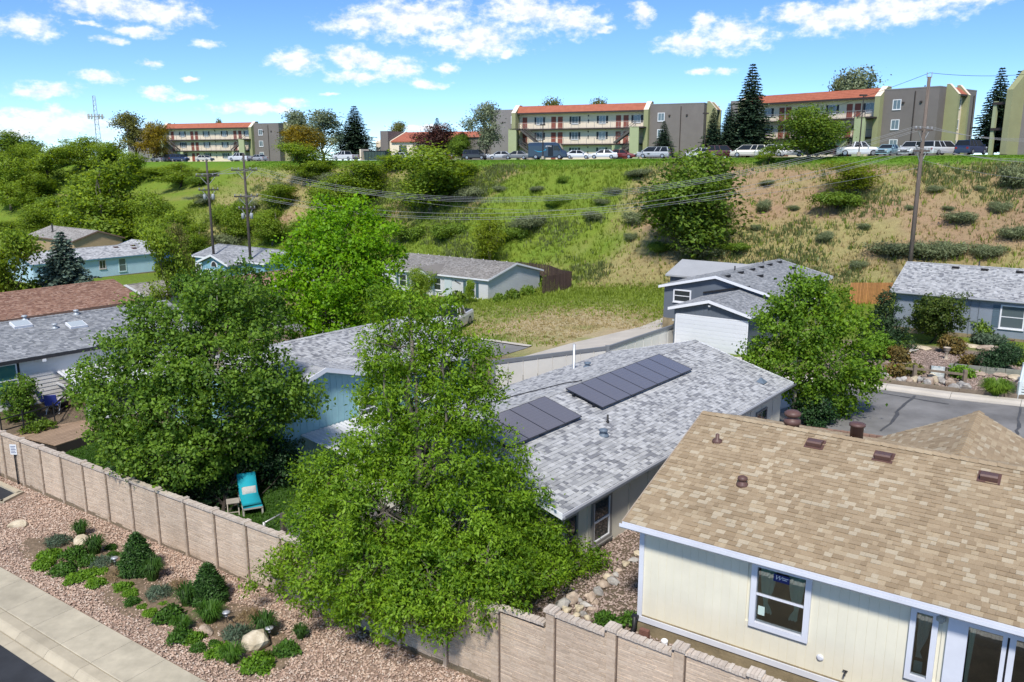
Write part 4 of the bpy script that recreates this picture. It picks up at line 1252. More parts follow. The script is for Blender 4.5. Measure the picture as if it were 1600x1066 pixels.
    MB().box(2.78, 2.92, -2.62, -2.48, .95, 2.45).build('porch_post', white_trim, b); MB().box(3.0, 3.12, -2.60, -2.50, .95, 2.45).build('porch_post', white_trim, b)
    MB().box(3.13, 6.9, -2.5, -2.46, 1.12, 2.4).build('screen_panel', glass_dark('screen_black', (.015, .017, .018), .35), b); MB().box(3.13, 7.0, -2.6, -2.44, .95, 1.12).build('porch_sill', white_trim, b)
    # brown roofed house further west
    br = gable_house('brown_roof_house', 'house with brown shingle roof beyond the lap-sided house', -37.5, 49.52, 0.95, -9, 16, 4.2, 2.5, .29, -.1, P('tan_wall', (.45, .38, .30), .8, .06), BROWN, P('brown_trim', (.20, .13, .10), .7, .1), skirt=.2, seed=70)
    box_vent(br, 5.6, 3.4, 2.5 + .29 * 3.4, .29, brown_metal, .5, .4)
    # small brown roof seen past the left tree
    b2 = gable_house('low_brown_house', 'low brown roofed house with yellow wall behind the bright green tree', -24.0, 72.5, 0.92, 0, 9, 3.2, 1.7, .25, -.6, P('yellow_wall', (.55, .42, .20), .8, .05), BROWN, white_trim, shingle='far', skirt=0)
    # pale blue house
    lb = gable_house('pale_blue_house', 'pale blue house with light grey roof left of the utility poles', -57.46, 98.21, .92, 0, 16, 4.08, .71, .27, -1.85, lblue, GREY, P('blue_trim', (.10, .22, .30), .7, .1), shingle='far', skirt=.15)
    window(lb, '-v', 8.7, .3, -.6, .7, .95, sash='v', fw=.1, frame=P('pinkish_trim', (.55, .50, .48), .6, .05)); window(lb, '-v', 11.3, .3, -1.2, .85, 1.55, fw=.1, pane=grey_glass, frame=P('pale_frame', (.48, .62, .62), .6, .05))
    for uu, vv in ((5.5, 3.2), (12.2, 3.3), (14.6, 3.4), (14.2, 2.4)): box_vent(lb, uu, vv, .71 + .27 * vv, .27, brown_metal, .5, .4)
    # sand gable house
    fs_ = gable_house('sand_gable_house', 'sand coloured gable house with grey roof beyond the pale blue house', -76.3, 130.07, -.67, 0, 15.85, 3.9, 1.4, .33, -1.3, sandw, WARMG, P('brown_trim', (.20, .13, .10), .7, .1), shingle='far', skirt=0)
    pipe_vent(fs_, 5, 2, 2.1, black_metal, .12, 1.2)
    bl = gable_house('bright_blue_house', 'low bright blue gable roof peeking behind the pale blue house', -58.5, 121.0, -.67, 0, 8, 3.0, .5, .3, -1.6, P('bright_blue', (.06, .16, .36), .7, .06), GREY, P('blue_edge', (.10, .22, .45), .7, .05), shingle='far', skirt=0)
    # dormer house
    dh = gable_house('gabled_blue_house', 'blue house with arched gable window behind the bright green tree', -37.96, 97.62, -.63, 0, 13.5, 3.76, 1.93, .28, -.75, P('sky_blue_wall', (.22, .40, .50), .75, .05), GREYD, white_trim, shingle='far', skirt=0)
    sm = MATS['far_gabled_blue_house']
    mb = MB(); mb.prism([(3.4, 1.55), (6.2, 2.55), (9.2, 1.55), (9.2, 1.42), (6.2, 2.40), (3.4, 1.42)], -1.6, 3.6, 'y'); mb.build('gable_roof', sm, dh)
    mb = MB(); mb.prism([(3.35, 1.38), (6.2, 2.36), (9.25, 1.38), (9.25, 1.6), (6.2, 2.6), (3.35, 1.6)], -1.64, -1.602, 'y'); mb.build('rake_board', white_trim, dh)
    MB().prism([(3.8, -.7), (8.8, -.7), (8.8, 1.5), (6.2, 2.36), (3.8, 1.5)], -1.2, 0.4, 'y').build('gable_wall', MATS['sky_blue_wall'], dh)
    for uu in (5.0, 6.4, 7.6): window(dh, '-v', uu, -1.2, -.3, .9, 1.0, fw=.12)
    MB().prism([(5.6, 1.15), (6.8, 1.15), (6.75, 1.5), (6.5, 1.75), (6.2, 1.84), (5.9, 1.75), (5.65, 1.5)], -1.26, -1.2, 'y').build('arched_window', white_trim, dh)
    MB().prism([(5.72, 1.2), (6.68, 1.2), (6.62, 1.48), (6.42, 1.68), (6.2, 1.74), (5.98, 1.68), (5.78, 1.48)], -1.28, -1.262, 'y').build('arched_pane', dark_glass, dh)
    for uu in (.9, 2.4): window(dh, '-v', uu, .3, -.2, .9, 1.1, fw=.12)
    # grey outbuilding in front of it
    sd = gable_house('grey_outbuilding', 'small pale grey outbuilding beside the bare-branched tree', -31.0, 69.0, .92, 0, 7, 3.0, 1.75, .22, -.6, P('pale_grey_wall', (.42, .48, .53), .75, .05), WARMG, white_trim, shingle='far', skirt=0)
    nv = gable_house('navy_house', 'dark blue-grey house corner at the left frame edge', -53.5, 70.5, .92, -6, 4.5, 3.2, 1.5, .3, -1.2, P('navy_wall', (.06, .075, .11), .8, .08), GREYD, P('navy_trim', (.10, .12, .17), .7, .1), shingle='far', skirt=0)


build_other_houses()
# ------------------------------------------------------------------ vegetation
bark = P('bark_grey', (0.17, 0.145, 0.12), 0.95, 0.35, 6.0, bump=0.02, bscale=18)
bark_pale = P('bark_pale', (0.42, 0.38, 0.31), 0.9, 0.3, 5.0, bump=0.01, bscale=18)
bark_dark = P('bark_dark', (0.06, 0.048, 0.04), 0.95, 0.3, 6.0)

L_ASH = leaf_mat('leaf_ash', (0.060, 0.150, 0.012), (0.30, 0.48, 0.032), .45, vscale=.9)
L_ASPEN = leaf_mat('leaf_aspen', (0.05, 0.12, 0.016), (0.23, 0.38, 0.045), .42, vscale=.8)
L_MAPLE = leaf_mat('leaf_maple', (0.095, 0.24, 0.006), (0.27, 0.50, 0.016), .45)
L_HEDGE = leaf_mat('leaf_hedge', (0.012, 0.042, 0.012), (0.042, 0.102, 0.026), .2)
L_WILD = leaf_mat('leaf_wild', (0.12, 0.21, 0.018), (0.32, 0.44, 0.05), .42)
L_ELM = leaf_mat('leaf_elm', (0.075, 0.15, 0.018), (0.25, 0.375, 0.05), .4)
L_LIME = leaf_mat('leaf_lime', (0.13, 0.20, 0.012), (0.29, 0.36, 0.02), .4)
L_SAGE = leaf_mat('leaf_sage', (0.13, 0.165, 0.08), (0.30, 0.35, 0.18), .3)
L_PALE = leaf_mat('leaf_pale', (0.120, 0.168, 0.084), (0.324, 0.372, 0.228), .35)
L_GOLD = leaf_mat('leaf_gold', (0.16, 0.12, 0.008), (0.38, 0.30, 0.02), .35)
L_OLIVE = leaf_mat('leaf_olive', (0.091, 0.111, 0.026), (0.260, 0.260, 0.065), .35)
L_PLUM = leaf_mat('leaf_plum', (0.045, 0.018, 0.014), (0.13, 0.055, 0.04), .25)
L_SPRUCE = leaf_mat('needle_spruce', (0.030, 0.065, 0.034), (0.115, 0.17, 0.105), .12)
L_BSPRUCE = leaf_mat('needle_blue', (0.055, 0.095, 0.068), (0.19, 0.26, 0.20), .12)
L_CONE = leaf_mat('needle_dwarf', (0.022, 0.065, 0.012), (0.065, 0.150, 0.026), .12)
L_GRASSY = leaf_mat('blade_green', (0.035, 0.10, 0.012), (0.12, 0.25, 0.03), .3)
L_BLUEGR = leaf_mat('blade_blue', (0.05, 0.085, 0.05), (0.15, 0.21, 0.13), .25)
L_COVER = leaf_mat('leaf_cover', (0.07, 0.17, 0.012), (0.20, 0.36, 0.03), .3)
L_RUST = leaf_mat('leaf_rust', (0.10, 0.095, 0.025), (0.30, 0.20, 0.06), .3)


def unit(v): return v / np.maximum(np.linalg.norm(v, axis=-1, keepdims=True), 1e-9)


def clump_points(lobes, n, rng, inner=0.35):
    Lb = np.array(lobes, float)
    w = (Lb[:, 3] * Lb[:, 4] * Lb[:, 5]) ** 0.72
    k = rng.choice(len(Lb), n, p=w / w.sum())
    d = unit(rng.normal(size=(n, 3)))
    r = inner + (1 - inner) * rng.random(n) ** 0.55
    return Lb[k, :3] + d * r[:, None] * Lb[k, 3:6], d, k


def leaf_quads(cent, outd, per, cr, L, Wd, rng, droop=0.15, flat=0.7, size_var=0.35):
    n = len(cent)
    crs = cr * (0.6 + 0.8 * rng.random(n))
    p = np.repeat(cent, per, 0) + rng.normal(size=(n * per, 3)) * np.repeat(crs, per)[:, None] * np.array((1, 1, flat)) * 0.6
    o = np.repeat(outd, per, 0)
    a = unit(rng.normal(size=(n * per, 3)) + 0.55 * o + np.array((0, 0, -droop)))
    nn = unit(rng.normal(size=(n * per, 3)) * 0.8 + np.array((0, 0, 0.9)) + 0.4 * o)
    b = unit(np.cross(a, nn))
    s = (1 + size_var * rng.normal(size=n * per)).clip(0.45, 1.8)[:, None]
    lift = np.cross(b, a) * 0.12 * L * s
    V = np.stack([p, p + a * L * .48 * s + b * Wd * .5 * s + lift, p + a * L * s, p + a * L * .48 * s - b * Wd * .5 * s + lift], 1)
    fn = unit(.7 * o + .8 * unit(p - np.repeat(cent, per, 0)) + np.array((0, 0, .35)) + .25 * rng.normal(size=(n * per, 3)))
    return V.reshape(-1, 3), np.repeat(fn, 4, 0)


def bent(a, b, k, rng, n=5):
    a, b = np.array(a, float), np.array(b, float)
    l = np.linalg.norm(b - a)
    off = rng.normal(size=3) * k * l
    ts = np.linspace(0, 1, n)
    return [tuple(a + (b - a) * t + off * math.sin(math.pi * t) * .5 + rng.normal(size=3) * l * .012 * (0 < t < 1)) for t in ts]


def make_tree(root, lobes, leafm, barkm, nclump, per, cr, L, Wd, trunk_r=0.15, seed=0, twigs=60, base=(0, 0, -.1), fork=0.25, inner=0.35, droop=.15, multi=1, flat=.7):
    """lobes are in the root's frame; trunk and limbs reach into them"""
    rng = np.random.default_rng(seed)
    cent, outd, k = clump_points(lobes, nclump, rng, inner)
    V, N = leaf_quads(cent, outd, per, cr, L, Wd, rng, droop, flat)
    cr_o = obj('crown', quads_mesh('crown', V, leafm, N=N), root)
    Lb = np.array(lobes)
    top = Lb[:, 2].max(); mid = Lb[:, :3].mean(0)
    mb = MB()
    b0 = np.array(base, float)
    for mt in range(multi):
        jit = rng.normal(size=3) * np.array((1, 1, 0)) * (0.12 if multi > 1 else 0)
        hz = top * 0.82
        topc = Lb[Lb[:, 2].argmax(), :3]
        tip = topc * (1 if mt == 0 else .8) + jit * 5
        path = bent(b0 + jit, tip, .08, rng, 8)
        rads = [trunk_r * (1 - .85 * i / 7) / (1 if multi == 1 else 1.3) for i in range(8)]
        rads[0] *= 1.25
        mb.tube(path, rads, 8)
        P_ = np.array(path)
        for i in range(len(Lb)):
            c = Lb[i, :3]
            if multi > 1 and i % multi != mt: continue
            hz = b0[2] + (c[2] - b0[2]) * rng.uniform(.35, .6)
            j = int(np.argmin(abs(P_[:, 2] - hz)))
            r0 = rads[j] * .6
            mb.tube(bent(P_[j], c + np.array((0, 0, .3 * Lb[i, 5])), .12, rng, 5), [r0, r0 * .75, r0 * .5, r0 * .33, r0 * .15], 6)
    for q in rng.choice(nclump, min(twigs, nclump), replace=False):
        c = Lb[k[q], :3]
        mb.tube(bent(c, cent[q], .1, rng, 3), [trunk_r * .13, trunk_r * .08, trunk_r * .03], 4, cap=False)
    mb.build('trunk', barkm, root, smooth=True)
    return root


def lobes_px(base, y0, lst, zoff=0.0):
    """lobes given where the photo shows them: (px,py,radius_px,dy[,squash])"""
    out = []
    for q in lst:
        px, py, rp, dy = q[:4]
        p = at_y(px, py, y0 + dy)
        dep = p[1] * math.cos(PITCH) - (p[2] - CAM_H) * math.sin(PITCH)
        r = rp * dep / FPX
        out.append((p[0] - base[0], p[1] - base[1], p[2] - base[2], r, r, r * (q[4] if len(q) > 4 else .85)))
    return out


def place_tree(name, label, base, y0, lst, *a, cat='tree', group=None, **kw):
    root = thing(name, label, cat, base, group=group)
    return make_tree(root, lobes_px(base, y0, lst), *a, **kw)


def build_near_trees():
    b = (-2.7, 21.6, 0.5)
    place_tree('ash_tree', 'big bright green ash tree overhanging the precast wall', b, 21.8,
               [(597, 478, 34, .6), (640, 468, 34, .2), (690, 500, 40, 0), (620, 545, 62, .2), (700, 575, 62, 0), (748, 555, 28, .2), (765, 600, 30, 0), (640, 630, 80, 0), (600, 610, 50, .8), (735, 650, 60, -.3),
                (600, 700, 75, .2), (690, 720, 95, -.4), (775, 715, 55, .2), (800, 775, 60, .2), (545, 745, 62, .4), (500, 735, 40, .8), (478, 752, 26, 1.0), (600, 800, 100, -.5), (720, 810, 100, -.5), (820, 840, 60, .2),
                (520, 820, 70, .2), (482, 800, 38, .6), (448, 876, 36, .8), (415, 905, 26, .8), (500, 890, 70, -.2), (590, 885, 90, -1.0), (700, 890, 85, -.8), (790, 900, 60, -.2), (865, 850, 42, .2), (900, 850, 28, .6), (930, 880, 24, .6),
                (830, 880, 55, -.2), (800, 850, 60, -.4), (875, 890, 36, -.4), (905, 885, 28, .2), (840, 820, 40, .3), (560, 930, 52, -1.4), (640, 945, 58, -2.2), (720, 940, 56, -2.8), (790, 925, 48, -2.8), (690, 978, 26, -2.8), (600, 975, 28, -2.0), (850, 905, 38, -1.6), (760, 880, 70, -2.2), (670, 900, 80, -2.0), (540, 960, 26, -1.4)],
               L_ASH, bark, 2400, 60, .235, .105, .045, trunk_r=.2, seed=3, twigs=220, inner=.3, droop=.3)
    b = (-11.9, 29.5, 0.4)
    place_tree('poplar_tree', 'broad dark green poplar with pale limbs behind the wall, left of lounger', b, 29.2,
               [(212, 480, 24, .6), (245, 500, 32, .4), (330, 460, 42, .2), (385, 470, 38, .6), (300, 500, 50, 0), (395, 530, 55, .3), (200, 545, 48, .2), (265, 560, 62, -.3), (340, 570, 75, -.4), (155, 590, 42, .2), (128, 612, 26, .2), (195, 630, 62, -.2), (425, 600, 52, 0), (470, 625, 36, .2),
                (270, 640, 70, -.7), (350, 650, 70, -.2), (430, 655, 42, .6), (215, 700, 55, -.5), (290, 710, 62, -1.0), (362, 705, 50, .8), (170, 680, 32, 0), (305, 750, 38, .2), (345, 735, 40, .3), (255, 745, 40, .2), (390, 690, 40, 1.0)],
               L_ASPEN, P('bark_poplar', (0.30, 0.27, 0.22), 0.9, 0.3, 5.0), 1650, 42, .28, .115, .085, trunk_r=.13, seed=5, twigs=160, multi=3, inner=.25)
    b = (-10.5, 27.9, 0.4)
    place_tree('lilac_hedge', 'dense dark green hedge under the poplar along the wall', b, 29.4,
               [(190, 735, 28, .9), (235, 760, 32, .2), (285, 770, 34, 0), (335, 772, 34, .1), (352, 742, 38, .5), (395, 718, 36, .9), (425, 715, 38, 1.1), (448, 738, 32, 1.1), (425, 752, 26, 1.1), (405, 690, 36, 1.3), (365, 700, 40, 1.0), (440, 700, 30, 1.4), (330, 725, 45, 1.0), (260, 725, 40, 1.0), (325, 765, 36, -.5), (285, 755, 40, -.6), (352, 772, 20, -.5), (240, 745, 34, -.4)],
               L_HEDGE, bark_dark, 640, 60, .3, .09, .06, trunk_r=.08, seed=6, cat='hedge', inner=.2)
    b = (-12.5, 52.0, 0.0)
    place_tree('maple_tree', 'tall vivid green maple behind the teal house', b, 52.0,
               [(510, 330, 28, 0), (560, 330, 30, .2), (540, 370, 50, -.5), (590, 370, 36, .5), (490, 380, 44, 0), (460, 420, 40, 0), (530, 430, 65, -.8), (590, 430, 46, 0), (605, 470, 34, 0), (450, 470, 42, 0), (510, 490, 58, -.8), (570, 490, 52, -.6), (470, 515, 34, 0), (610, 400, 24, .4)],
               L_MAPLE, bark, 900, 34, .42, .20, .13, trunk_r=.2, seed=8, twigs=60)
    b = (-18.3, 47.5, -0.1)
    place_tree('linden_tree', 'dark green tree left of the tall maple', b, 47.5,
               [(340, 445, 36, 0), (385, 440, 34, 0), (300, 450, 30, .3), (360, 480, 46, -.5), (410, 480, 34, 0), (310, 490, 36, 0), (390, 515, 34, 0)],
               leaf_mat('leaf_linden', (0.03, 0.085, 0.01), (0.11, 0.22, 0.02), .35), bark, 420, 34, .4, .17, .12, trunk_r=.15, seed=9, twigs=30)
    b = (13.3, 37.2, 0.9)
    place_tree('aspen_tree', 'leafy aspen with pale trunk by the lane, right of the solar roof', b, 37.4,
               [(1262, 440, 26, 0), (1240, 470, 36, 0), (1290, 465, 34, 0), (1215, 505, 38, 0), (1270, 515, 50, -.5), (1325, 510, 40, 0), (1200, 545, 34, 0), (1240, 565, 46, -.5), (1300, 570, 52, -.6), (1350, 560, 28, 0), (1185, 560, 20, 0), (1335, 605, 36, -.2), (1280, 620, 36, -.5), (1352, 585, 24, 0), (1320, 635, 22, 0), (1235, 610, 20, .3)],
               leaf_mat('leaf_aspen_bright', (0.055, 0.135, 0.014), (0.24, 0.40, 0.032), .42), bark_pale, 620, 42, .32, .13, .10, trunk_r=.13, seed=12, twigs=110, multi=3, inner=.25)
    b = tuple(at_z(1268, 662, 1.1))
    place_tree('lane_shrub', 'dark rounded shrub at the foot of the aspen', b, b[1], [(1262, 640, 22, 0), (1280, 635, 20, 0), (1270, 655, 20, -.2), (1290, 650, 14, 0)], L_HEDGE, bark_dark, 90, 60, .25, .10, .07, trunk_r=.04, seed=13, cat='shrub', inner=.2)
    b = tuple(at_z(28, 668, .9))
    place_tree('sapling_tree', 'small leafy sapling behind the wall by the black fence', b, b[1], [(30, 600, 20, 0), (22, 625, 24, 0), (42, 620, 16, 0), (30, 645, 20, 0), (10, 615, 14, 0)], L_ASPEN, bark, 120, 34, .2, .10, .075, trunk_r=.04, seed=14, twigs=30)


build_near_trees()


# ---------- prototypes for the wilder planting, copied with obj.copy()
def proto_tree(name, kind, seed, leafm, barkm, per=44, nclump=150, cr=.40, L=.125, Wd=.075, inner=.3, twigs=20):
    nclump = int(nclump * 1.7)
    rng = np.random.default_rng(seed)
    root = thing(name, 'x', 'tree')
    lob = []
    if kind == 'round':
        for i in range(11): lob.append((rng.normal() * .5, rng.normal() * .5, 1.0 + 2.7 * i / 10, .75 + rng.random() * .35, .75 + rng.random() * .35, .6 + rng.random() * .3))
    elif kind == 'upright':
        for i in range(10):
            z = .8 + 3.1 * i / 9; w = 1.1 - .6 * abs(z - 1.8) / 2.1
            lob.append((rng.normal() * .4, rng.normal() * .4, z, .75 * w + .2, .75 * w + .2, .6))
    elif kind == 'open':
        for i in range(10):
            a = rng.random() * 6.28; r = .4 + .9 * rng.random()
            lob.append((math.cos(a) * r * (1.15 - .1 * i / 2), math.sin(a) * r * (1.15 - .1 * i / 2), 1.3 + 2.6 * i / 9, .42 + .25 * rng.random(), .42 + .25 * rng.random(), .42))
    elif kind == 'bush':
        for i in range(8):
            a = rng.random() * 6.28; r = 1.0 * rng.random()
            lob.append((math.cos(a) * r, math.sin(a) * r, .45 + .85 * rng.random() * (1.1 - .5 * r), .35 + .35 * rng.random(), .35 + .35 * rng.random(), .4))
    make_tree(root, lob, leafm, barkm, nclump, per, cr, L, Wd, trunk_r=.09, seed=seed, twigs=twigs, inner=inner)
    return root


def proto_conifer(name, seed, leafm, barkm, H=10.0, Rb=2.4, levels=34, slim=1.0, base=.06):
    rng = np.random.default_rng(seed)
    root = thing(name, 'x', 'tree')
    mb = MB(); mb.tube([(0, 0, -.2), (0, 0, H * .5), (0, 0, H * .98)], [.16 * H / 10, .09 * H / 10, .015], 8)
    Q = []
    for i in range(levels):
        f = i / (levels - 1)
        z = H * (base + (.97 - base) * f)
        Rr = Rb * slim * (1 - f) ** .85 * (.85 + .3 * rng.random()) + .12
        nb = max(6, int(15 * (1 - f) + 7))
        a0 = rng.random() * 6.28
        for k in range(nb):
            a = a0 + k * 6.283 / nb + rng.normal() * .12
            rl = Rr * (.75 + .4 * rng.random())
            dirv = np.array((math.cos(a), math.sin(a), 0))
            tip = np.array((0, 0, z)) + dirv * rl + np.array((0, 0, -.22 * rl + .10 * rl * rl / max(Rb, .1)))
            if i % 3 == 0: mb.tube([(0, 0, z), tuple(tip)], [.03, .008], 4, cap=False)
            m = max(4, int(rl * 9))
            for j in range(m):
                t = (j + .6) / m
                p = np.array((0, 0, z)) * (1 - t) + tip * t
                for _ in range(3):
                    sd = np.array((-dirv[1], dirv[0], 0)) * rng.choice((-1, 1)) * (.4 + .6 * rng.random()) + dirv * .7 + np.array((0, 0, rng.normal() * .22 + .08))
                    sd = sd / np.linalg.norm(sd)
                    l = (.20 + .32 * rl * (1 - t) * .6) * (.7 + .6 * rng.random())
                    b = np.cross(sd, (0, 0, 1)); b = b / (np.linalg.norm(b) + 1e-9); b = b * math.cos(1.0 * rng.normal()) + np.array((0, 0, 1)) * .4 * rng.normal()
                    wd = .09 + .05 * rng.random()
                    Q += [p, p + sd * l * .5 + b * wd, p + sd * l + np.array((0, 0, -.03)), p + sd * l * .5 - b * wd]
    obj('crown', quads_mesh('crown', np.array(Q), leafm), root)
    mb.build('trunk', barkm, root)
    return root


def put(proto, used, label, px, py_base, py_top, w_px, t=None, y=None, z=None, proto_h=4.4, proto_w=2.9, group=None, name=None):
    """stand a copy of a prototype where the photo shows it; t or y gives its distance"""
    if t is not None:
        p = at_t(px, py_base, t)
    else:
        p = at_y(px, py_base, y)
    zz = gz1(p[0], p[1]) if z is None else z
    dep = p[1] * math.cos(PITCH) - (zz - CAM_H) * math.sin(PITCH)
    h = at_y(px, py_top, p[1])[2] - zz
    sx = (w_px * dep / FPX) / proto_w
    sz = max(.2, h / proto_h)
    if not used:
        r = proto; used.append(1); r['label'] = label
        if group: r['group'] = group
        r.location = (p[0], p[1], zz); r.scale = (sx, sx, sz); r.rotation_euler = (0, 0, random.random() * 6.28)
    else:
        r = copy_tree(proto, (p[0], p[1], zz), random.random() * 6.28, (sx, sx, sz), label, group)
    return r


def build_far_trees():
    G = 'wild trees on the bank'
    protos = {}
    def pr(key, *a, **k):
        protos[key] = (proto_tree(*a, **k), [])
    pr('wild_a', 'bank_tree', 'round', 21, L_WILD, bark, nclump=190)
    pr('wild_b', 'bank_tree', 'upright', 22, L_WILD, bark, nclump=190)
    pr('elm', 'elm_tree', 'round', 23, L_ELM, bark, nclump=240)
    pr('open', 'open_tree', 'open', 24, L_WILD, bark_dark, nclump=130, per=34, cr=.36, twigs=60)
    pr('lime', 'lime_tree', 'round', 25, L_LIME, bark, nclump=120, per=36)
    pr('pale', 'pale_tree', 'open', 26, L_PALE, bark, nclump=150, per=30, cr=.40)
    pr('gold', 'golden_tree', 'round', 27, L_GOLD, bark, nclump=150)
    pr('olive', 'olive_tree', 'open', 28, L_OLIVE, bark_dark, nclump=150, per=26, twigs=60)
    pr('plum', 'plum_tree', 'round', 29, L_PLUM, bark_dark, nclump=190)
    def tr(key, label, px, yb, yt, w, t, **k):
        p, u = protos[key]
        return put(p, u, label, px, yb, yt, w, t=t, group=G if t < 104 else 'trees on the hilltop', **k)
    # the bank, east to west
    tr('elm', 'large bushy green tree mid-bank under the wires, right of centre', 1083, 385, 243, 150, 83)
    tr('elm', 'dark green tree at the bank top before the right apartment block', 1265, 262, 170, 92, 103.4)
    tr('wild_a', 'wide dark-stemmed bushy tree mid-bank at picture centre', 672, 345, 228, 130, 90)
    tr('wild_b', 'grey-green tree left of the central bushy tree on the bank', 560, 318, 250, 92, 92)
    tr('open', 'dark trunked tree at the bank top right of the left apartments', 478, 300, 222, 80, 97)
    tr('lime', 'small lime yellow tree at the foot of the bank behind the white house', 763, 398, 333, 50, 80)
    tr('wild_b', 'tall billowing green tree behind the sand gable house', 168, 385, 250, 118, 76)
    tr('wild_a', 'green bushy tree right of the tall billowing tree', 240, 385, 300, 70, 77)
    tr('open', 'leaning dark trunked tree mid-bank left of the first pole', 282, 322, 254, 62, 93)
    tr('wild_a', 'dark green tree below the hidden car at bank top left', 212, 312, 238, 52, 95)
    tr('open', 'dark forked tree on the upper left bank', 78, 298, 228, 74, 92)
    tr('wild_a', 'green tree on the far left edge of the bank', 18, 335, 240, 66, 84)
    tr('elm', 'dark green tree breaking the skyline at far left', 28, 262, 208, 70, 100)
    tr('wild_a', 'bushy green tree against the skyline beside the lamp post', 128, 282, 214, 56, 99)
    tr('wild_a', 'low green tree at the bank top left of the apartment wing', 168, 270, 222, 56, 100)
    tr('open', 'thin dark trunk tree low on the left bank', 42, 345, 280, 46, 84)
    tr('wild_b', 'green thicket tree behind the sand gable roof', 85, 352, 308, 66, 80)
    tr('pale', 'pale blossoming shrub-tree by the paired poles', 318, 338, 303, 44, 88)
    tr('wild_a', 'yellow-green tree between the pale blue house and the poles', 262, 398, 330, 74, 73)
    tr('wild_b', 'small green tree at the left of the second pole foot', 305, 385, 348, 50, 75)
    tr('wild_a', 'green tree on the bank left of the maple top', 440, 330, 288, 60, 90)
    tr('wild_b', 'mid-green thicket tree behind the maple top', 520, 330, 272, 70, 88)
    tr('wild_a', 'low bushy tree at the bank edge right of the centre thicket', 615, 275, 242, 60, 100)
    tr('wild_b', 'small leafy tree below the parked dark car at bank edge', 720, 290, 250, 50, 98)
    tr('lime', 'bright yellow-green bush-tree on the right bank', 1338, 318, 252, 84, 95)
    tr('open', 'slender weed tree at the bank top before the white minivan', 1198, 275, 228, 36, 101)
    tr('wild_a', 'green tree at far left below the pale path', 60, 318, 268, 60, 88)
    tr('wild_b', 'fresh green tree left of the billowing tree foot', 118, 372, 312, 52, 77)
    for i, (px, yb, yt, w, t, k, lab) in enumerate(((5, 300, 235, 50, 92, 'wild_b', 'tree at the left frame edge of the bank'), (52, 275, 225, 50, 98, 'wild_a', 'green tree below the dark skyline tree at left'), (100, 268, 232, 44, 101, 'wild_b', 'green tree at the bank top left of the lamp post'), (145, 318, 268, 56, 92, 'wild_a', 'yellow-green tree above the billowing tree'),
                                                    (190, 300, 258, 48, 97, 'wild_b', 'small green tree at the upper left bank'), (245, 300, 262, 46, 97, 'wild_a', 'light green tree below the navy SUV'), (330, 300, 268, 36, 97, 'wild_b', 'small light tree below the cream sedan'), (365, 365, 315, 50, 82, 'wild_a', 'light green tree between the paired poles'), (425, 375, 325, 50, 82, 'wild_b', 'green tree right of the paired poles'),
                                                    (220, 350, 305, 54, 85, 'wild_a', 'light green tree mid-bank left of the poles'), (55, 385, 330, 60, 76, 'wild_b', 'green tree above the sand gable roof at left'), (12, 400, 345, 60, 74, 'wild_a', 'green tree at the left frame edge above the navy house'), (500, 300, 255, 56, 97, 'wild_a', 'green tree below the golden tree on the bank'))):
        tr(k, lab, px, yb, yt, w, t)
    # hilltop
    tr('olive', 'olive brown tree at the left apartment wing', 218, 262, 176, 60, 112)
    tr('gold', 'golden yellow tree in front of the left grey wing', 245, 258, 190, 42, 112)
    tr('gold', 'golden yellow tree right of the left apartments', 478, 255, 196, 56, 113)
    tr('pale', 'silvery pale tree left of the big spruce', 505, 252, 172, 74, 128)
    tr('pale', 'grey green tree behind the golden tree', 470, 250, 172, 60, 135)
    tr('plum', 'purple-brown plum tree before the low red-roofed office', 682, 248, 196, 66, 118)
    tr('pale', 'sparse grey tree with dark trunk left of the centre apartments', 757, 250, 160, 56, 113)
    tr('elm', 'small bright tree between the plum tree and the dark SUV', 722, 248, 212, 40, 112)
    tr('olive', 'distant rounded tree behind the low office roof', 632, 245, 190, 36, 185)
    tr('olive', 'thin treetop behind the left apartment roof', 345, 250, 186, 16, 170)
    tr('olive', 'first bare treetop showing over the centre apartment roof', 868, 250, 154, 50, 165)
    tr('olive', 'second bare treetop over the centre apartment roof', 925, 250, 155, 44, 168)
    tr('pale', 'leafy treetop rising over the right apartment roof', 1325, 245, 108, 100, 150)
    tr('olive', 'yellowish treetop beside the leafy one over the right roof', 1295, 245, 118, 44, 152)
    # conifers
    con = [(proto_conifer('spruce_tree', 31, L_SPRUCE, bark_dark), []), (proto_conifer('spruce_tree', 32, L_BSPRUCE, bark_dark, H=6.5, Rb=3.1, levels=30), [])]
    def cf(label, px, yb, yt, w, t, i=0, y=None):
        p, u = con[i]
        put(p, u, label, px, yb, yt, w, t=t, y=y, proto_h=10.0 if i == 0 else 6.4, proto_w=3.3 if i == 0 else 5.6, group='conifers')
    cf('broad dark spruce beside the low office building', 556, 248, 164, 52, 118)
    cf('tall twin-topped spruce behind the right apartment block', 1168, 246, 97, 58, 128)
    cf('narrow dark conifer between the two large apartment blocks', 1112, 246, 168, 30, 124)
    cf('dark conifer just left of the tall spruce', 1136, 246, 160, 34, 126)
    cf('small blue-green spruce before the centre grey wing', 1036, 248, 188, 28, 110)
    cf('tall spruce right of the right apartment block', 1550, 242, 103, 50, 122)
    cf('second tall spruce nearest the right frame edge', 1578, 242, 108, 48, 128)
    cf('spruce tip behind the low office roof', 684, 246, 183, 26, 150)
    cf('tiny conifer tip over the right grey wing', 1434, 246, 131, 12, 140)
    cf('blue spruce in front of the pale blue house', 104, 452, 362, 126, None, 1, y=66)
    # sparse yellowing trees near the west houses
    p, u = protos['open']
    put(p, u, 'sparse yellow-green tree left of the blue spruce', 18, 455, 352, 96, y=63, group='garden trees of the west houses')
    put(p, u, 'thin early-leafing tree behind the grey outbuilding', 265, 445, 345, 70, y=70, group='garden trees of the west houses')
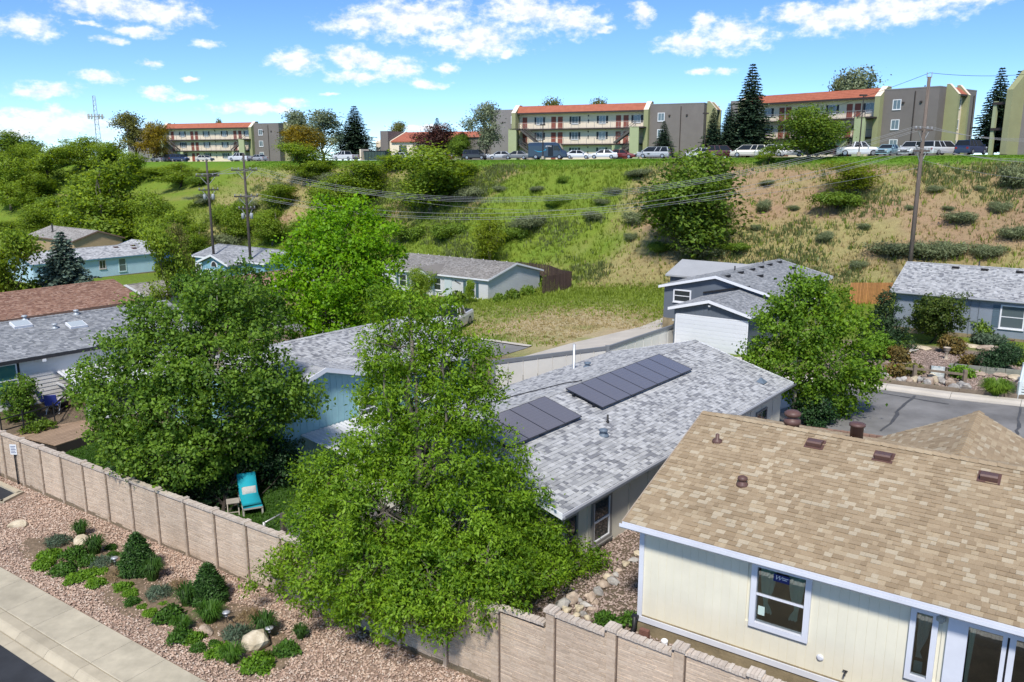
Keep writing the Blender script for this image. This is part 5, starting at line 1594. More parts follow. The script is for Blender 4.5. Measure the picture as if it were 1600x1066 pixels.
    p, u = protos['olive']
    put(p, u, 'bare-branched tree in front of the gabled blue house', 290, 440, 350, 50, y=74, group='garden trees of the west houses')
    p, u = protos['wild_a']
    put(p, u, 'small tree at the front wall of the white house', 660, 470, 420, 40, y=80, group='garden trees of the white house')
    put(p, u, 'tiny tree before the shuttered window of the white house', 735, 470, 437, 18, y=80, group='garden trees of the white house')
    return protos


PROTOS = build_far_trees()


def build_scrub():
    """individual bushes on the bank"""
    rng = np.random.default_rng(77)
    sage = proto_tree('scrub_bush', 'bush', 51, L_SAGE, bark_dark, per=40, nclump=90, cr=.34, L=.14, Wd=.05, twigs=0); sage['category'] = 'bush'
    green = proto_tree('green_bush', 'bush', 52, L_ELM, bark_dark, per=40, nclump=100, cr=.34, L=.12, Wd=.07, twigs=0); green['category'] = 'bush'
    pu = {'s': (sage, []), 'g': (green, [])}
    spots = [('s', 1290, 378, 26, 22), ('s', 1502, 352, 54, 28), ('s', 1395, 402, 60, 30), ('s', 1440, 405, 60, 34), ('s', 1480, 400, 50, 30), ('s', 1582, 296, 44, 50), ('s', 1194, 334, 22, 30), ('g', 1310, 328, 60, 40), ('s', 1585, 380, 40, 34), ('s', 1540, 402, 44, 26),
             ('g', 870, 322, 34, 20), ('s', 925, 345, 30, 20), ('s', 990, 350, 34, 26), ('s', 830, 362, 50, 34), ('g', 800, 375, 40, 30), ('s', 960, 305, 30, 16), ('s', 1000, 278, 34, 18), ('g', 880, 285, 24, 14), ('s', 735, 312, 40, 26), ('g', 640, 375, 60, 34), ('g', 700, 372, 60, 34),
             ('s', 1240, 330, 18, 12), ('s', 1350, 360, 20, 14), ('s', 1420, 330, 18, 12), ('s', 1460, 300, 22, 14), ('s', 1530, 300, 18, 12), ('s', 1200, 290, 22, 12), ('s', 1225, 415, 24, 14), ('s', 1340, 420, 26, 16), ('g', 480, 370, 50, 40), ('g', 530, 355, 50, 34), ('g', 590, 345, 50, 30),
             ('g', 350, 350, 46, 40), ('s', 385, 330, 40, 26), ('g', 420, 350, 44, 30), ('g', 310, 290, 40, 24), ('s', 440, 300, 34, 20), ('g', 250, 340, 44, 34), ('g', 190, 345, 44, 26), ('g', 140, 300, 50, 28), ('g', 90, 325, 50, 26), ('g', 30, 310, 50, 30), ('s', 355, 385, 44, 26), ('g', 400, 400, 40, 22),
             ('s', 1090, 400, 60, 22), ('g', 1030, 395, 40, 24), ('g', 1145, 395, 40, 22), ('s', 985, 375, 26, 14), ('s', 940, 320, 22, 12), ('s', 1010, 330, 20, 12), ('g', 570, 290, 44, 24), ('s', 520, 285, 40, 20), ('s', 780, 300, 22, 12), ('s', 840, 300, 22, 12), ('s', 1560, 330, 30, 20), ('s', 1480, 330, 18, 10), ('s', 1180, 360, 18, 12)]
    lab = {'s': 'grey-green scrub bush', 'g': 'dark green leafy bush'}
    marks = [(20, 'far left tree'), (75, 'forked left tree'), (165, 'billowing tree'), (262, 'black SUV'), (330, 'left pole'), (391, 'right one of the paired poles'), (478, 'golden tree'), (556, 'broad spruce'), (600, 'dumpster'), (672, 'central bushy tree'), (757, 'sparse grey tree'), (807, 'grey sedan'), (857, 'blue van'), (904, 'white sedan by the van'), (942, 'white sedan at the doors'), (971, 'maroon sedan'), (1021, 'silver minivan'), (1083, 'large mid-bank tree'), (1128, 'maroon SUV'), (1168, 'cream minivan'), (1205, 'white SUV'), (1240, 'white sedan of the right block'), (1265, 'dark green hilltop tree'), (1340, 'white pickup of the right block'), (1386, 'pale blue sedan'), (1424, 'tall right pole'), (1468, 'white minivan'), (1516, 'navy SUV of the right block'), (1560, 'tall right spruce'), (1590, 'right frame edge')]
    seen = {}
    def bush_label(k, px, py, w):
        band = 'top of the bank' if py < 290 else 'upper bank' if py < 325 else 'mid bank' if py < 360 else 'lower bank' if py < 390 else 'foot of the bank'
        m = min(marks, key=lambda q: abs(q[0] - px)); d = px - m[0]
        rel = 'in line with' if abs(d) < 7 else ('a little left of' if d < 0 else 'a little right of')
        size = 'small ' if w < 24 else 'broad ' if w > 45 else ''
        l = f"{size}{lab[k]} on the {band}, {rel} the {m[1]}"
        if len(l.split()) > 15: l = f"{size}{lab[k]}, {band.replace(' of the bank', ' of bank')}, {rel.replace('a little ', '').replace('in line with', 'below')} {m[1]}"
        seen[l] = seen.get(l, 0) + 1
        return l
    for k, px, py, w, h in spots:
        # walk the ray to the bank surface
        r = cam_ray(px, py); kk = 60.0
        for _ in range(400):
            if CAM_H + r[2] * kk < gz1(r[0] * kk, r[1] * kk): break
            kk += .4
        p, u = pu[k]
        put(p, u, bush_label(k, px, py, w), px, py, py - h, w * random.uniform(.9, 1.35), y=r[1] * kk, proto_h=1.9, proto_w=2.4, group='scrub on the bank ' + ('(sage)' if k == 's' else '(green)'))


build_scrub()


# ---------- grass on the bank and the empty lot
def grass_tufts(name, label, pts, hgt, mat, rng, blades=4, w=.035, spread=.16):
    n = len(pts)
    P_ = np.repeat(pts, blades, 0)
    m = len(P_)
    a = rng.random(m) * 6.283
    base = P_ + np.stack([np.cos(a), np.sin(a), 0 * a], 1) * (rng.random(m) * spread * .5)[:, None]
    h = np.repeat(hgt, blades) * (.6 + .7 * rng.random(m))
    lean = np.stack([np.cos(a), np.sin(a), 0 * a], 1) * (h * (.15 + .5 * rng.random(m)))[:, None]
    sd = np.stack([-np.sin(a), np.cos(a), 0 * a], 1) * w
    up = np.stack([0 * h, 0 * h, h], 1)
    V = np.stack([base - sd, base + sd, base + lean * .5 + up * .65 + sd * .6, base + lean + up], 1).reshape(-1, 3)
    o = obj(name, quads_mesh(name, V, mat)); tag(o, label, kind='stuff')
    return o


def build_grass():
    rng = np.random.default_rng(5)
    def scatter(n, s0, s1, t0, t1, keep):
        s = rng.uniform(s0, s1, n); t = rng.uniform(t0, t1, n)
        m = keep(s, t); s, t = s[m], t[m]
        x, y = s * ES[0] + t * ET[0], s * ES[1] + t * ET[1]
        z = np.concatenate([gz(a, b) for a, b in zip(np.array_split(x, 12), np.array_split(y, 12))])
        return np.stack([x, y, z], 1)
    west = lambda s: np.clip((-s - 32) / 16, 0, 1)
    dryw = lambda s, t: np.clip((fbm(s, t, .09, 21) - .46 + .30 * (1 - west(s)) - .10 * west(s)) * 5, 0, 1)
    gm = leaf_mat('grass_green', (0.14, 0.20, 0.022), (0.28, 0.36, 0.05), .3)
    dm = leaf_mat('grass_dry', (0.30, 0.24, 0.10), (0.50, 0.42, 0.22), .3)
    pts = scatter(26000, -130, 35, 70, 101, lambda s, t: rng.random(len(s)) > dryw(s, t) * .8)
    grass_tufts('green_grass', 'wild green grass over the bank', pts, rng.uniform(.25, .6, len(pts)), gm, rng, w=.05, spread=.4)
    pts = scatter(22000, -110, 35, 77, 101, lambda s, t: rng.random(len(s)) < dryw(s, t) * .55)
    grass_tufts('dry_grass', 'dry tan grass on the right half of the bank', pts, rng.uniform(.15, .4, len(pts)), dm, rng, w=.05, spread=.4)
    bw = lambda s, t: np.clip((fbm(s, t, .16, 61) - .50) * 6, 0, 1)
    pts = scatter(26000, -120, 35, 78, 101, lambda s, t: rng.random(len(s)) < bw(s, t))
    grass_tufts('low_brush', 'low grey-green brush tangled over the bank', pts, rng.uniform(.2, .6, len(pts)), leaf_mat('leaf_brush', (0.10, 0.13, 0.045), (0.25, 0.29, 0.11), .3), rng, blades=6, w=.07, spread=.9)
    lm = leaf_mat('grass_lip', (0.075, 0.17, 0.012), (0.16, 0.30, 0.025), .3)
    pts = scatter(16000, -130, 35, 99.5, 104.4, lambda s, t: s < 100)
    grass_tufts('lip_grass', 'bright green grass strip along the bank top', pts, rng.uniform(.05, .12, len(pts)), lm, rng, w=.05, spread=.4)
    pts = scatter(24000, -55, -14, 47.8, 78, lambda s, t: (rng.random(len(s)) > np.exp(-(((s + 32) / 10) ** 2 + ((t - 55) / 9) ** 2)) * 1.15) & ~((s > -30) & (t < 56)))
    grass_tufts('meadow_grass', 'short green and straw grass on the empty lot', pts, rng.uniform(.08, .28, len(pts)), gm, rng, w=.035, spread=.3)
    pts = scatter(12000, -47, -22, 48.5, 66, lambda s, t: (rng.random(len(s)) < np.exp(-(((s + 32) / 10) ** 2 + ((t - 55) / 9) ** 2)) * .8) & ~((s > -30) & (t < 56)))
    grass_tufts('straw_grass', 'straw coloured cut grass on the empty lot', pts, rng.uniform(.05, .14, len(pts)), dm, rng, w=.035, spread=.3)


build_grass()
# ------------------------------------------------------------------ apartments on the hilltop
cream_st = P('cream_stucco', (0.80, 0.69, 0.54), 0.9, 0.06, .6)
grey_st = P('grey_stucco', (0.185, 0.165, 0.155), 0.9, 0.07, .6)
grey_st2 = P('grey_stucco_pale', (0.235, 0.22, 0.215), 0.9, 0.07, .6)
green_st = P('green_stucco', (0.30, 0.31, 0.165), 0.9, 0.06, .6)
green_pale = P('green_stucco_pale', (0.37, 0.41, 0.24), 0.9, 0.06, .6)
dark_brown = P('dark_brown_metal', (0.045, 0.035, 0.032), 0.6, 0.1)
red_door = P('red_door', (0.26, 0.075, 0.05), 0.6, 0.06)
shut_dark = P('shutter_dark', (0.055, 0.06, 0.065), 0.7, 0.1)
stair_m = P('stair_grey', (0.10, 0.09, 0.085), 0.7, 0.1)
rail_m = P('rail_grey', (0.30, 0.29, 0.28), 0.6, 0.1)
apt_glass = glass_dark('apt_glass', (0.12, 0.16, 0.18), 0.08)


def roof_tile_mat():
    m, T = new_mat('red_tile')
    g = T.n('ShaderNodeNewGeometry')
    nz = T.n('ShaderNodeTexNoise', inp={'Vector': g.outputs['Position'], 'Scale': 1.5, 'Detail': 6.0})
    c = T.mix(nz.outputs['Fac'], (0.30, 0.085, 0.045), (0.47, 0.155, 0.09))
    b = T.n('ShaderNodeBsdfPrincipled', inp={'Base Color': c, 'Roughness': 0.8})
    MATS['red_tile'] = m
    return finish(m, T, b)


red_tile = roof_tile_mat()


def mansard(parent, u0, u1, v0, z0, v1, z1):
    """rows of barrel tiles from eave (v0,z0) to top (v1,z1)"""
    mb = MB()
    rows = 5
    for r in range(rows):
        fa, fb = r / rows, (r + 1.08) / rows
        va, vb = v0 + (v1 - v0) * fa, v0 + (v1 - v0) * fb
        za, zb = z0 + (z1 - z0) * fa, z0 + (z1 - z0) * fb
        mb.add([(u0, va, za + .07), (u1, va, za + .07), (u1, vb, zb + .01), (u0, vb, zb + .01), (u0, va, za - .02), (u1, va, za - .02)], [(0, 1, 2, 3), (4, 5, 1, 0)])
    mb.box(u0, u1, v1 - .05, v1 + 1.5, z1 - .2, z1 + .04)
    o = mb.build('mansard_roof', red_tile, parent)
    MB().box(u0 - .05, u1 + .05, v0 - .06, v0 + .02, z0 - .28, z0 + .0).build('roof_fascia', dark_brown, parent)
    return o


def fin(parent, u, w, v_out, z1, mat):
    """tall pier whose top follows the mansard"""
    mb = MB(); mb.prism([(v_out, -.6), (1.2, -.6), (1.2, z1 + .35), (0.1, z1 + .35), (v_out, z1 - 1.1)], u - w / 2, u + w / 2, 'x')
    mb.build('pier', mat, parent)
    mb = MB(); mb.prism([(v_out - .03, z1 - 1.1), (.1, z1 + .36), (1.2, z1 + .36), (1.2, z1 + .42), (.08, z1 + .42), (v_out - .05, z1 - 1.03)], u - w / 2 - .03, u + w / 2 + .03, 'x')
    mb.build('pier_coping', cream_st, parent)


def apartments(name, label, x, y, z, yaw, L, right_wing=11.0, left_wing=5.5, back_bay=True, left_far=0.0):
    root = thing(name, label, 'apartment block', (x, y, z), yaw)
    FH = 2.75
    zt = 3 * FH + .15
    MB().box(0, L, 0, 11, -.8, zt + .55).build('wall', cream_st, root)
    # walkways, fascia, railings
    for f in (1, 2):
        zz = f * FH
        MB().box(.25, L - .25, -1.0, 0, zz - .25, zz).build('walkway', dark_brown, root)
        mb = MB()
        mb.box(.25, L - .25, -.99, -.95, zz + .98, zz + 1.04); mb.box(.25, L - .25, -.99, -.95, zz + .08, zz + .12)
        n = int(L / 1.5)
        for k in range(n + 1): mb.box(.3 + k * (L - .6) / n - .025, .3 + k * (L - .6) / n + .025, -1.0, -.94, zz, zz + 1.04)
        for k in range(int(L / .3)): mb.box(.3 + k * .3, .3 + k * .3 + .012, -.98, -.965, zz + .1, zz + 1.0)
        mb.build('railing', rail_m, root)
    mansard(root, .1, L - .1, -1.1, zt - .05, -.2, zt + 1.15)
    MB().box(.1, L - .1, -1.05, 0, zt - .30, zt - .24).build('soffit', cream_st, root)
    fin(root, -.35, .8, -1.8, zt + 1.0, green_st); fin(root, L + .35, .8, -1.8, zt + 1.0, green_st)
    doors = (.047, .283, .337, .789, .846); wins = (.17, .454, .667, .929)
    for f in range(3):
        for d in doors:
            if f == 0 and d in (.047,): continue
            o = MB().box(d * L - .46, d * L + .46, -.05, .0, f * FH + .02, f * FH + 2.1).build('door', red_door, root)
            MB().box(d * L + .3, d * L + .36, -.09, -.05, f * FH + 1.0, f * FH + 1.06).build('handle', rail_m, o)
        for w in wins:
            if f < 2 and w == .929: continue
            window(root, '-v', w * L, 0, f * FH + .85, 1.15, 1.2, pane=apt_glass, sash='v', fw=.06, shutters=shut_dark, depth=.07)
        for lx in (.56,): MB().lathe([(.05, 0), (.10, .08), (.10, .22), (.06, .28)], 8).build('wall_lamp', dark_brown, root, loc=(lx * L, -.12, f * FH + 2.0))
        MB().box(.556 * L, .563 * L, -.06, 0, f * FH + .9, f * FH + 1.5).build('meter_box', shut_dark, root)
    # stair towers
    for sg, uc in ((1, 0.0), (-1, L)):
        for a, b in ((-.55, 1.05) if sg == 1 else (L - 1.9, L - .3),):
            MB().box(a, b, -3.6, -3.2, -.8, 2 * FH).build('stair_pier', green_pale, root)
        MB().box(min(uc - .5 * sg, uc + 1.6 * sg), max(uc - .5 * sg, uc + 1.6 * sg), -3.6, -1.01, 2 * FH - .25, 2 * FH - .003).build('stair_landing', dark_brown, root)
        MB().box(min(uc + 3.9 * sg, uc + 5.7 * sg), max(uc + 3.9 * sg, uc + 5.7 * sg), -1.7, -1.3, -.8, FH - .3).build('stair_pier', green_pale, root)
        for f in (0, 1):
            mb = MB()
            a = (uc + 1.4 * sg, -2.3, (f + 1) * FH - .1); b = (uc + 5.0 * sg, -2.3, f * FH + .05)
            for dv in (-.55, .55): mb.bar((a[0], a[1] + dv, a[2]), (b[0], b[1] + dv, b[2]), .06, .34)
            for k in range(13):
                t = (k + .5) / 13
                px_, pz_ = a[0] + (b[0] - a[0]) * t, a[2] + (b[2] - a[2]) * t
                mb.box(px_ - .14, px_ + .14, -2.82, -1.78, pz_ + .03, pz_ + .07)
            for dv in (-.57, .57):
                mb.bar((a[0], a[1] + dv, a[2] + 1.0), (b[0], b[1] + dv, b[2] + 1.0), .05, .06); mb.bar((a[0], a[1] + dv, a[2] + .55), (b[0], b[1] + dv, b[2] + .55), .03, .04)
                for k in range(5):
                    t = k / 4; mb.box(a[0] + (b[0] - a[0]) * t - .025, a[0] + (b[0] - a[0]) * t + .025, a[1] + dv - .025, a[1] + dv + .025, a[2] + (b[2] - a[2]) * t, a[2] + (b[2] - a[2]) * t + 1.0)
            mb.build('staircase', stair_m, root)
    # left wing
    MB().box(-.75 - left_wing, -.75, .6, 11, -.8, zt + .75).build('side_wing', grey_st2, root)
    for f in range(3):
        o = window(root, '-v', -1.5, .6, f * FH + 1.2, .8, 1.15, pane=apt_glass, sash='', fw=.10)
    MB().box(-3.9, -3.6, .5, .6, 6.7, 6.95).build('wall_lamp', dark_brown, root)
    if left_far:
        MB().box(-.75 - left_wing - left_far, -.76 - left_wing, 3.5, 14, -.8, zt + .3).build('far_wing', grey_st2, root)
        fin(root, -7.6, .7, 1.0, zt + .4, green_st)
    # right wing: grey block, piers, cream bay, grey block
    u0 = L + .75
    rw = right_wing
    MB().box(u0, u0 + rw * .62, -.8, 11, -.8, zt + .75).build('side_wing', grey_st, root)
    MB().box(u0 - .02, u0 + rw * .62 + .02, -.83, 11, zt + .75, zt + .9).build('parapet', grey_st2, root)
    for f in range(3):
        window(root, '-v', u0 + 2.0, -.8, f * FH + 1.0, 1.0, 1.2, pane=apt_glass, sash='v', fw=.11)
    MB().tube([(u0 + rw * .36, -.88, -.5), (u0 + rw * .36, -.88, zt + .4)], .07, 6).build('downpipe', dark_brown, root)
    MB().box(u0 + rw * .22, u0 + rw * .22 + .3, -.98, -.8, 7.2, 7.45).build('wall_lamp', dark_brown, root); MB().box(u0 + rw * .42, u0 + rw * .42 + .3, -.98, -.8, 7.2, 7.45).build('wall_lamp', dark_brown, root)
    ub = u0 + rw * .62
    # the return side with its bay (seen where the block turns its corner)
    fin_v = (0.8, 4.6)
    if back_bay:
        for dv in (1.2, 4.4):
            mb = MB(); mb.prism([(ub, -.6), (ub + 1.7, -.6), (ub + 1.7, zt - .2), (ub + .4, zt + 1.2), (ub, zt + 1.2)], dv, dv + .55, 'y'); mb.build('pier', green_st, root)
            mb = MB(); mb.prism([(ub + 1.72, zt - .2), (ub + .42, zt + 1.2), (ub, zt + 1.2), (ub, zt + 1.27), (ub + .42, zt + 1.27), (ub + 1.76, zt - .16)], dv - .03, dv + .58, 'y'); mb.build('pier_coping', cream_st, root)
        MB().box(ub - .5, ub + .9, 1.75, 4.4, -.8, zt).build('bay_wall', cream_st, root)
        mb = MB(); mb.prism([(ub + 1.5, zt - .1), (ub + .3, zt + .9), (ub - .2, zt + .9), (ub - .2, zt - .1)], 1.75, 4.4, 'y'); mb.build('bay_roof', red_tile, root)
        MB().box(ub + 1.4, ub + 1.55, 1.75, 4.4, zt - .35, zt - .101).build('roof_fascia', dark_brown, root)
        for f in range(3): window(root, '+u', ub + .9, 3.4, f * FH + 1.0, .8, 1.1, pane=apt_glass, sash='v', fw=.08)
        MB().box(ub - 1, ub + .5, 5.0, 9.5, -.8, zt + .3).build('end_block', grey_st, root)
        MB().tube([(ub + .58, 8.9, -.5), (ub + .58, 8.9, zt)], .07, 6).build('downpipe', dark_brown, root)
    # kit on the roof
    for k in range(4): MB().box(u0 + 1 + k * 1.3, u0 + 1.6 + k * 1.3, 6, 6.6, zt + .7, zt + 1.25).build('roof_unit', grey_metal, root)
    return root


def top_pos(px, py, z):
    p = at_z(px, py, z); return p


def build_hilltop():
    # centre block: eave line runs from (810,167) to (1008,161) px at the mansard top
    zc = 13.0
    a = at_z(809, 167, zc + 9.55); b = at_z(1009, 161, zc + 9.55)
    yaw = math.atan2(b[1] - a[1], b[0] - a[0]); Lc = math.hypot(b[0] - a[0], b[1] - a[1])
    apartments('apartment_block', 'three-storey cream and grey apartment block with red mansard, centre of the hilltop', a[0] + .3, a[1], zc, yaw, Lc, right_wing=15)
    zl = 12.5
    a = at_z(262, 194, zl + 9.55); b = at_z(395, 191.5, zl + 9.55)
    yaw = math.atan2(b[1] - a[1], b[0] - a[0]); Ll = math.hypot(b[0] - a[0], b[1] - a[1])
    apartments('apartment_block', 'distant three-storey apartment block with red mansard behind the paired poles', a[0], a[1], zl, yaw, Ll, right_wing=12, left_wing=4.0, left_far=13)
    zr = 13.5
    a = at_z(1170, 152, zr + 9.55); b = at_z(1379, 138, zr + 9.55)
    yaw = math.atan2(b[1] - a[1], b[0] - a[0]); Lr = math.hypot(b[0] - a[0], b[1] - a[1])
    apartments('apartment_block', 'nearest three-storey apartment block with red mansard, behind the right utility pole', a[0], a[1], zr, yaw, Lr, right_wing=12.5, left_wing=3.2)
    print('apts', Lc, Ll, Lr)
    # corner of a further block at the right edge
    p = at_t(1578, 240, 118)
    rt = thing('apartment_block', 'green pier corner of another apartment block at the right frame edge', 'apartment block', (p[0], p[1], 13.8), R(-60))
    mb = MB(); mb.prism([(-2.2, -.6), (6, -.6), (6, 9.6), (.6, 9.6), (-2.2, 7.2)], 0, .7, 'x'); mb.build('pier', green_st, rt)
    MB().box(.7, 14, .3, 9, -.6, 9.2).build('wall', grey_st2, rt)
    MB().box(-1.9, -1.5, -1.4, -1.0, -.6, 6).build('stair_pier', green_pale, rt); MB().box(-1.9, 0, -1.5, .8, 2.6, 2.9).build('walkway', dark_brown, rt); MB().box(-1.9, 0, -1.5, .8, 5.6, 5.9).build('walkway', dark_brown, rt)
    # low office building with red roof
    p = at_t(600, 246, 122)
    yaw = R(-22)
    of = thing('office_building', 'single-storey cream office with red tile roof left of the plum tree', 'building', (p[0] - 1.5, p[1], 13.1), yaw)
    MB().prism([(0, -.5), (12, -.5), (12, 3.3), (6, 4.95), (0, 3.3)], .0, 14, 'x').build('wall', cream_st, of)
    mb = MB(); mb.prism([(-.4, 3.15), (6, 5.0), (12.4, 3.15), (12.4, 3.4), (6, 5.25), (-.4, 3.4)], 3.6, 16, 'x'); mb.build('roof', red_tile, of)
    mb = MB(); mb.prism([(-.1, 3.2), (6, 5.1), (12.1, 3.2), (12.1, 3.45), (6, 5.4), (-.1, 3.45)], 3.3, 3.58, 'x'); mb.build('rake_coping', cream_st, of)
    MB().box(1.4, 3.1, -.6, 6, -.5, 5.3).build('pier', grey_st, of)
    MB().box(14, 15.8, .3, 11.7, -.5, 3.3).build('wall_panel', cream_st, of)
    for uu in (6.0, 10.0): window(of, '-v', uu, 0 if uu < 14 else .3, 1.0, 1.5, 1.5, fw=.07, pane=dark_glass, frame=shut_dark)
    window(of, '-u', 0, 4, .6, 1.0, 1.8, fw=.07, frame=shut_dark)
    p = at_t(712, 246, 132)
    o2 = thing('office_building', 'low grey and red roofed building beside the centre apartments', 'building', (p[0], p[1], 13.2), R(-22))
    MB().box(0, 12, 0, 8, -.5, 4.3).build('wall', grey_st, o2)
    mb = MB(); mb.prism([(-.4, 4.1), (3, 5.3), (9, 5.3), (9, 4.1)], -3, 12.3, 'x'); mb.build('roof', red_tile, o2)
    MB().box(10.6, 11.2, -.5, .2, -.5, 4.8).build('pier', cream_st, o2)
    MB().box(4, 13, -2.5, -2.2, -.5, 3.0).build('yard_wall', grey_st, o2)
    # dumpster
    p = at_t(590, 247, 108)
    dm = thing('dumpster', 'dark green dumpster between pale bin walls on the hilltop', 'dumpster', (p[0], p[1], gz1(p[0], p[1]) + .06), R(-30))
    MB().prism([(-2.2, 0), (2.2, 0), (2.4, 1.5), (-2.4, 1.5)], -.9, .9, 'y').build('body', P('dump_green', (.05, .08, .07), .6, .15), dm)
    MB().box(-2.4, 2.4, -.95, .95, 1.5, 1.6).build('lid', black_metal, dm)
    for k in range(7): MB().box(-2.0 + k * .66, -1.92 + k * .66, -.97, -.9, .1, 1.45).build('rib', P('dump_green', (.05, .08, .07), .6, .15), dm)
    MB().box(-3.1, -2.8, -1.1, 1.1, 0, 1.9).build('bin_wall', cream_st, dm)
    # lamp posts
    for i, (px, yt, t, lab) in enumerate(((848, 196, 107, 'thin car park lamp post before the centre apartments'), (107, 219, 112, 'lamp post on the skyline at far left'), (1341, 150, 106, 'lamp post before the right apartment block'), (1100, 178, 118, 'slim pole beside the centre block end'))):
        p = at_t(px, 248, t); zb = gz1(p[0], p[1]); zt_ = at_y(px, yt, p[1])[2]
        lp = thing('lamp_post', lab, 'lamp post', (p[0], p[1], zb), 0, 'car park lamp posts')
        MB().tube([(0, 0, -.2), (0, 0, zt_ - zb)], [.09, .06], 8).build('pole', dark_brown, lp)
        MB().box(-.45, .35, -.18, .18, zt_ - zb - .02, zt_ - zb + .16).build('lamp_head', dark_brown, lp)
        MB().tube([(0, 0, -.2), (0, 0, .5)], .22, 10).build('footing', conc, lp)
    # cell tower
    p = at_t(156, 248, 205); yb = p[1]
    zt_ = at_y(156, 150, yb)[2]
    ct = thing('cell_tower', 'lattice cell tower with antennas behind the left apartment wing', 'tower', (p[0], p[1], 12.0))
    Hh = zt_ - 12.0
    def leg(k, z): r = 1.6 * (1 - z / Hh * .62); a = k * 2.094 + .4; return (r * math.cos(a), r * math.sin(a), z)
    galv = P('tower_steel', (.42, .43, .45), .5, .06, metal=.3)
    for k in range(3): MB().tube([leg(k, -1), leg(k, Hh)], .12, 6).build('leg', galv, ct)
    mb = MB(); n = 14
    for i in range(n):
        for k in range(3):
            mb.tube([leg(k, Hh * i / n), leg((k + 1) % 3, Hh * (i + 1) / n)], .06, 4); mb.tube([leg(k, Hh * (i + 1) / n), leg((k + 1) % 3, Hh * (i + 1) / n)], .06, 4)
    mb.build('bracing', galv, ct)
    for k in range(12):
        a = k * 2 * math.pi / 12
        MB().box(-.2, .2, -.12, .12, -1.1, 1.1).build('antenna', P('antenna_grey', (.5, .5, .5), .6, .05), ct, loc=(3.0 * math.cos(a), 3.0 * math.sin(a), Hh * .69)).rotation_euler = (0, 0, a)
    mb = MB(); mb.tube([(3.0 * math.cos(a), 3.0 * math.sin(a), Hh * .69) for a in np.linspace(0, 6.283, 25)], .08, 5)
    for k in range(3): mb.tube([(0, 0, Hh * .69), (3.0 * math.cos(k * 2.09), 3.0 * math.sin(k * 2.09), Hh * .69)], .08, 5)
    mb.build('antenna_ring', galv, ct)


build_hilltop()


# ------------------------------------------------------------------ vehicles
tyre_m = P('tyre', (0.02, 0.02, 0.021), 0.9, 0.1)
rim_m = P('rim', (0.42, 0.43, 0.45), 0.35, 0.05, metal=.7)
car_glass = P('car_glass', (0.018, 0.022, 0.026), 0.08, 0.02, spec=0.35)
red_lens = P('red_lens', (0.30, 0.02, 0.015), 0.25, 0.02)
clear_lens = P('clear_lens', (0.62, 0.64, 0.66), 0.2, 0.02)
plastic = P('black_plastic', (0.025, 0.025, 0.027), 0.6, 0.1)


def paint(col, name):
    if name in MATS: return MATS[name]
    m, T = new_mat(name)
    b = T.n('ShaderNodeBsdfPrincipled', inp={'Base Color': tuple(col) + (1,), 'Roughness': 0.28, 'Coat Weight': 0.6, 'Coat Roughness': 0.05, 'Metallic': 0.15})
    MATS[name] = finish(m, T, b)
    return m


SPEC = {  # length, width, hood z, belt z, height, stations of the glasshouse (bottom back, bottom front, top back, top front), wheel x, wheel r, tail z
    'sedan': (4.75, 1.80, .92, .95, 1.45, -1.75, 1.15, -1.05, .35, 1.38, .32, 1.02),
    'suv': (4.75, 1.90, 1.08, 1.10, 1.78, -2.25, 1.20, -2.0, .50, 1.42, .37, 1.12),
    'minivan': (5.05, 1.96, 1.02, 1.05, 1.76, -2.40, 1.75, -2.2, .75, 1.50, .35, 1.08),
    'pickup': (5.7, 1.98, 1.16, 1.20, 1.90, -.75, 1.25, -.55, .60, 1.75, .40, 1.18),
    'van': (6.6, 2.06, 1.35, 1.45, 2.75, -3.2, 2.35, -3.2, 1.6, 2.0, .38, 2.70),
}


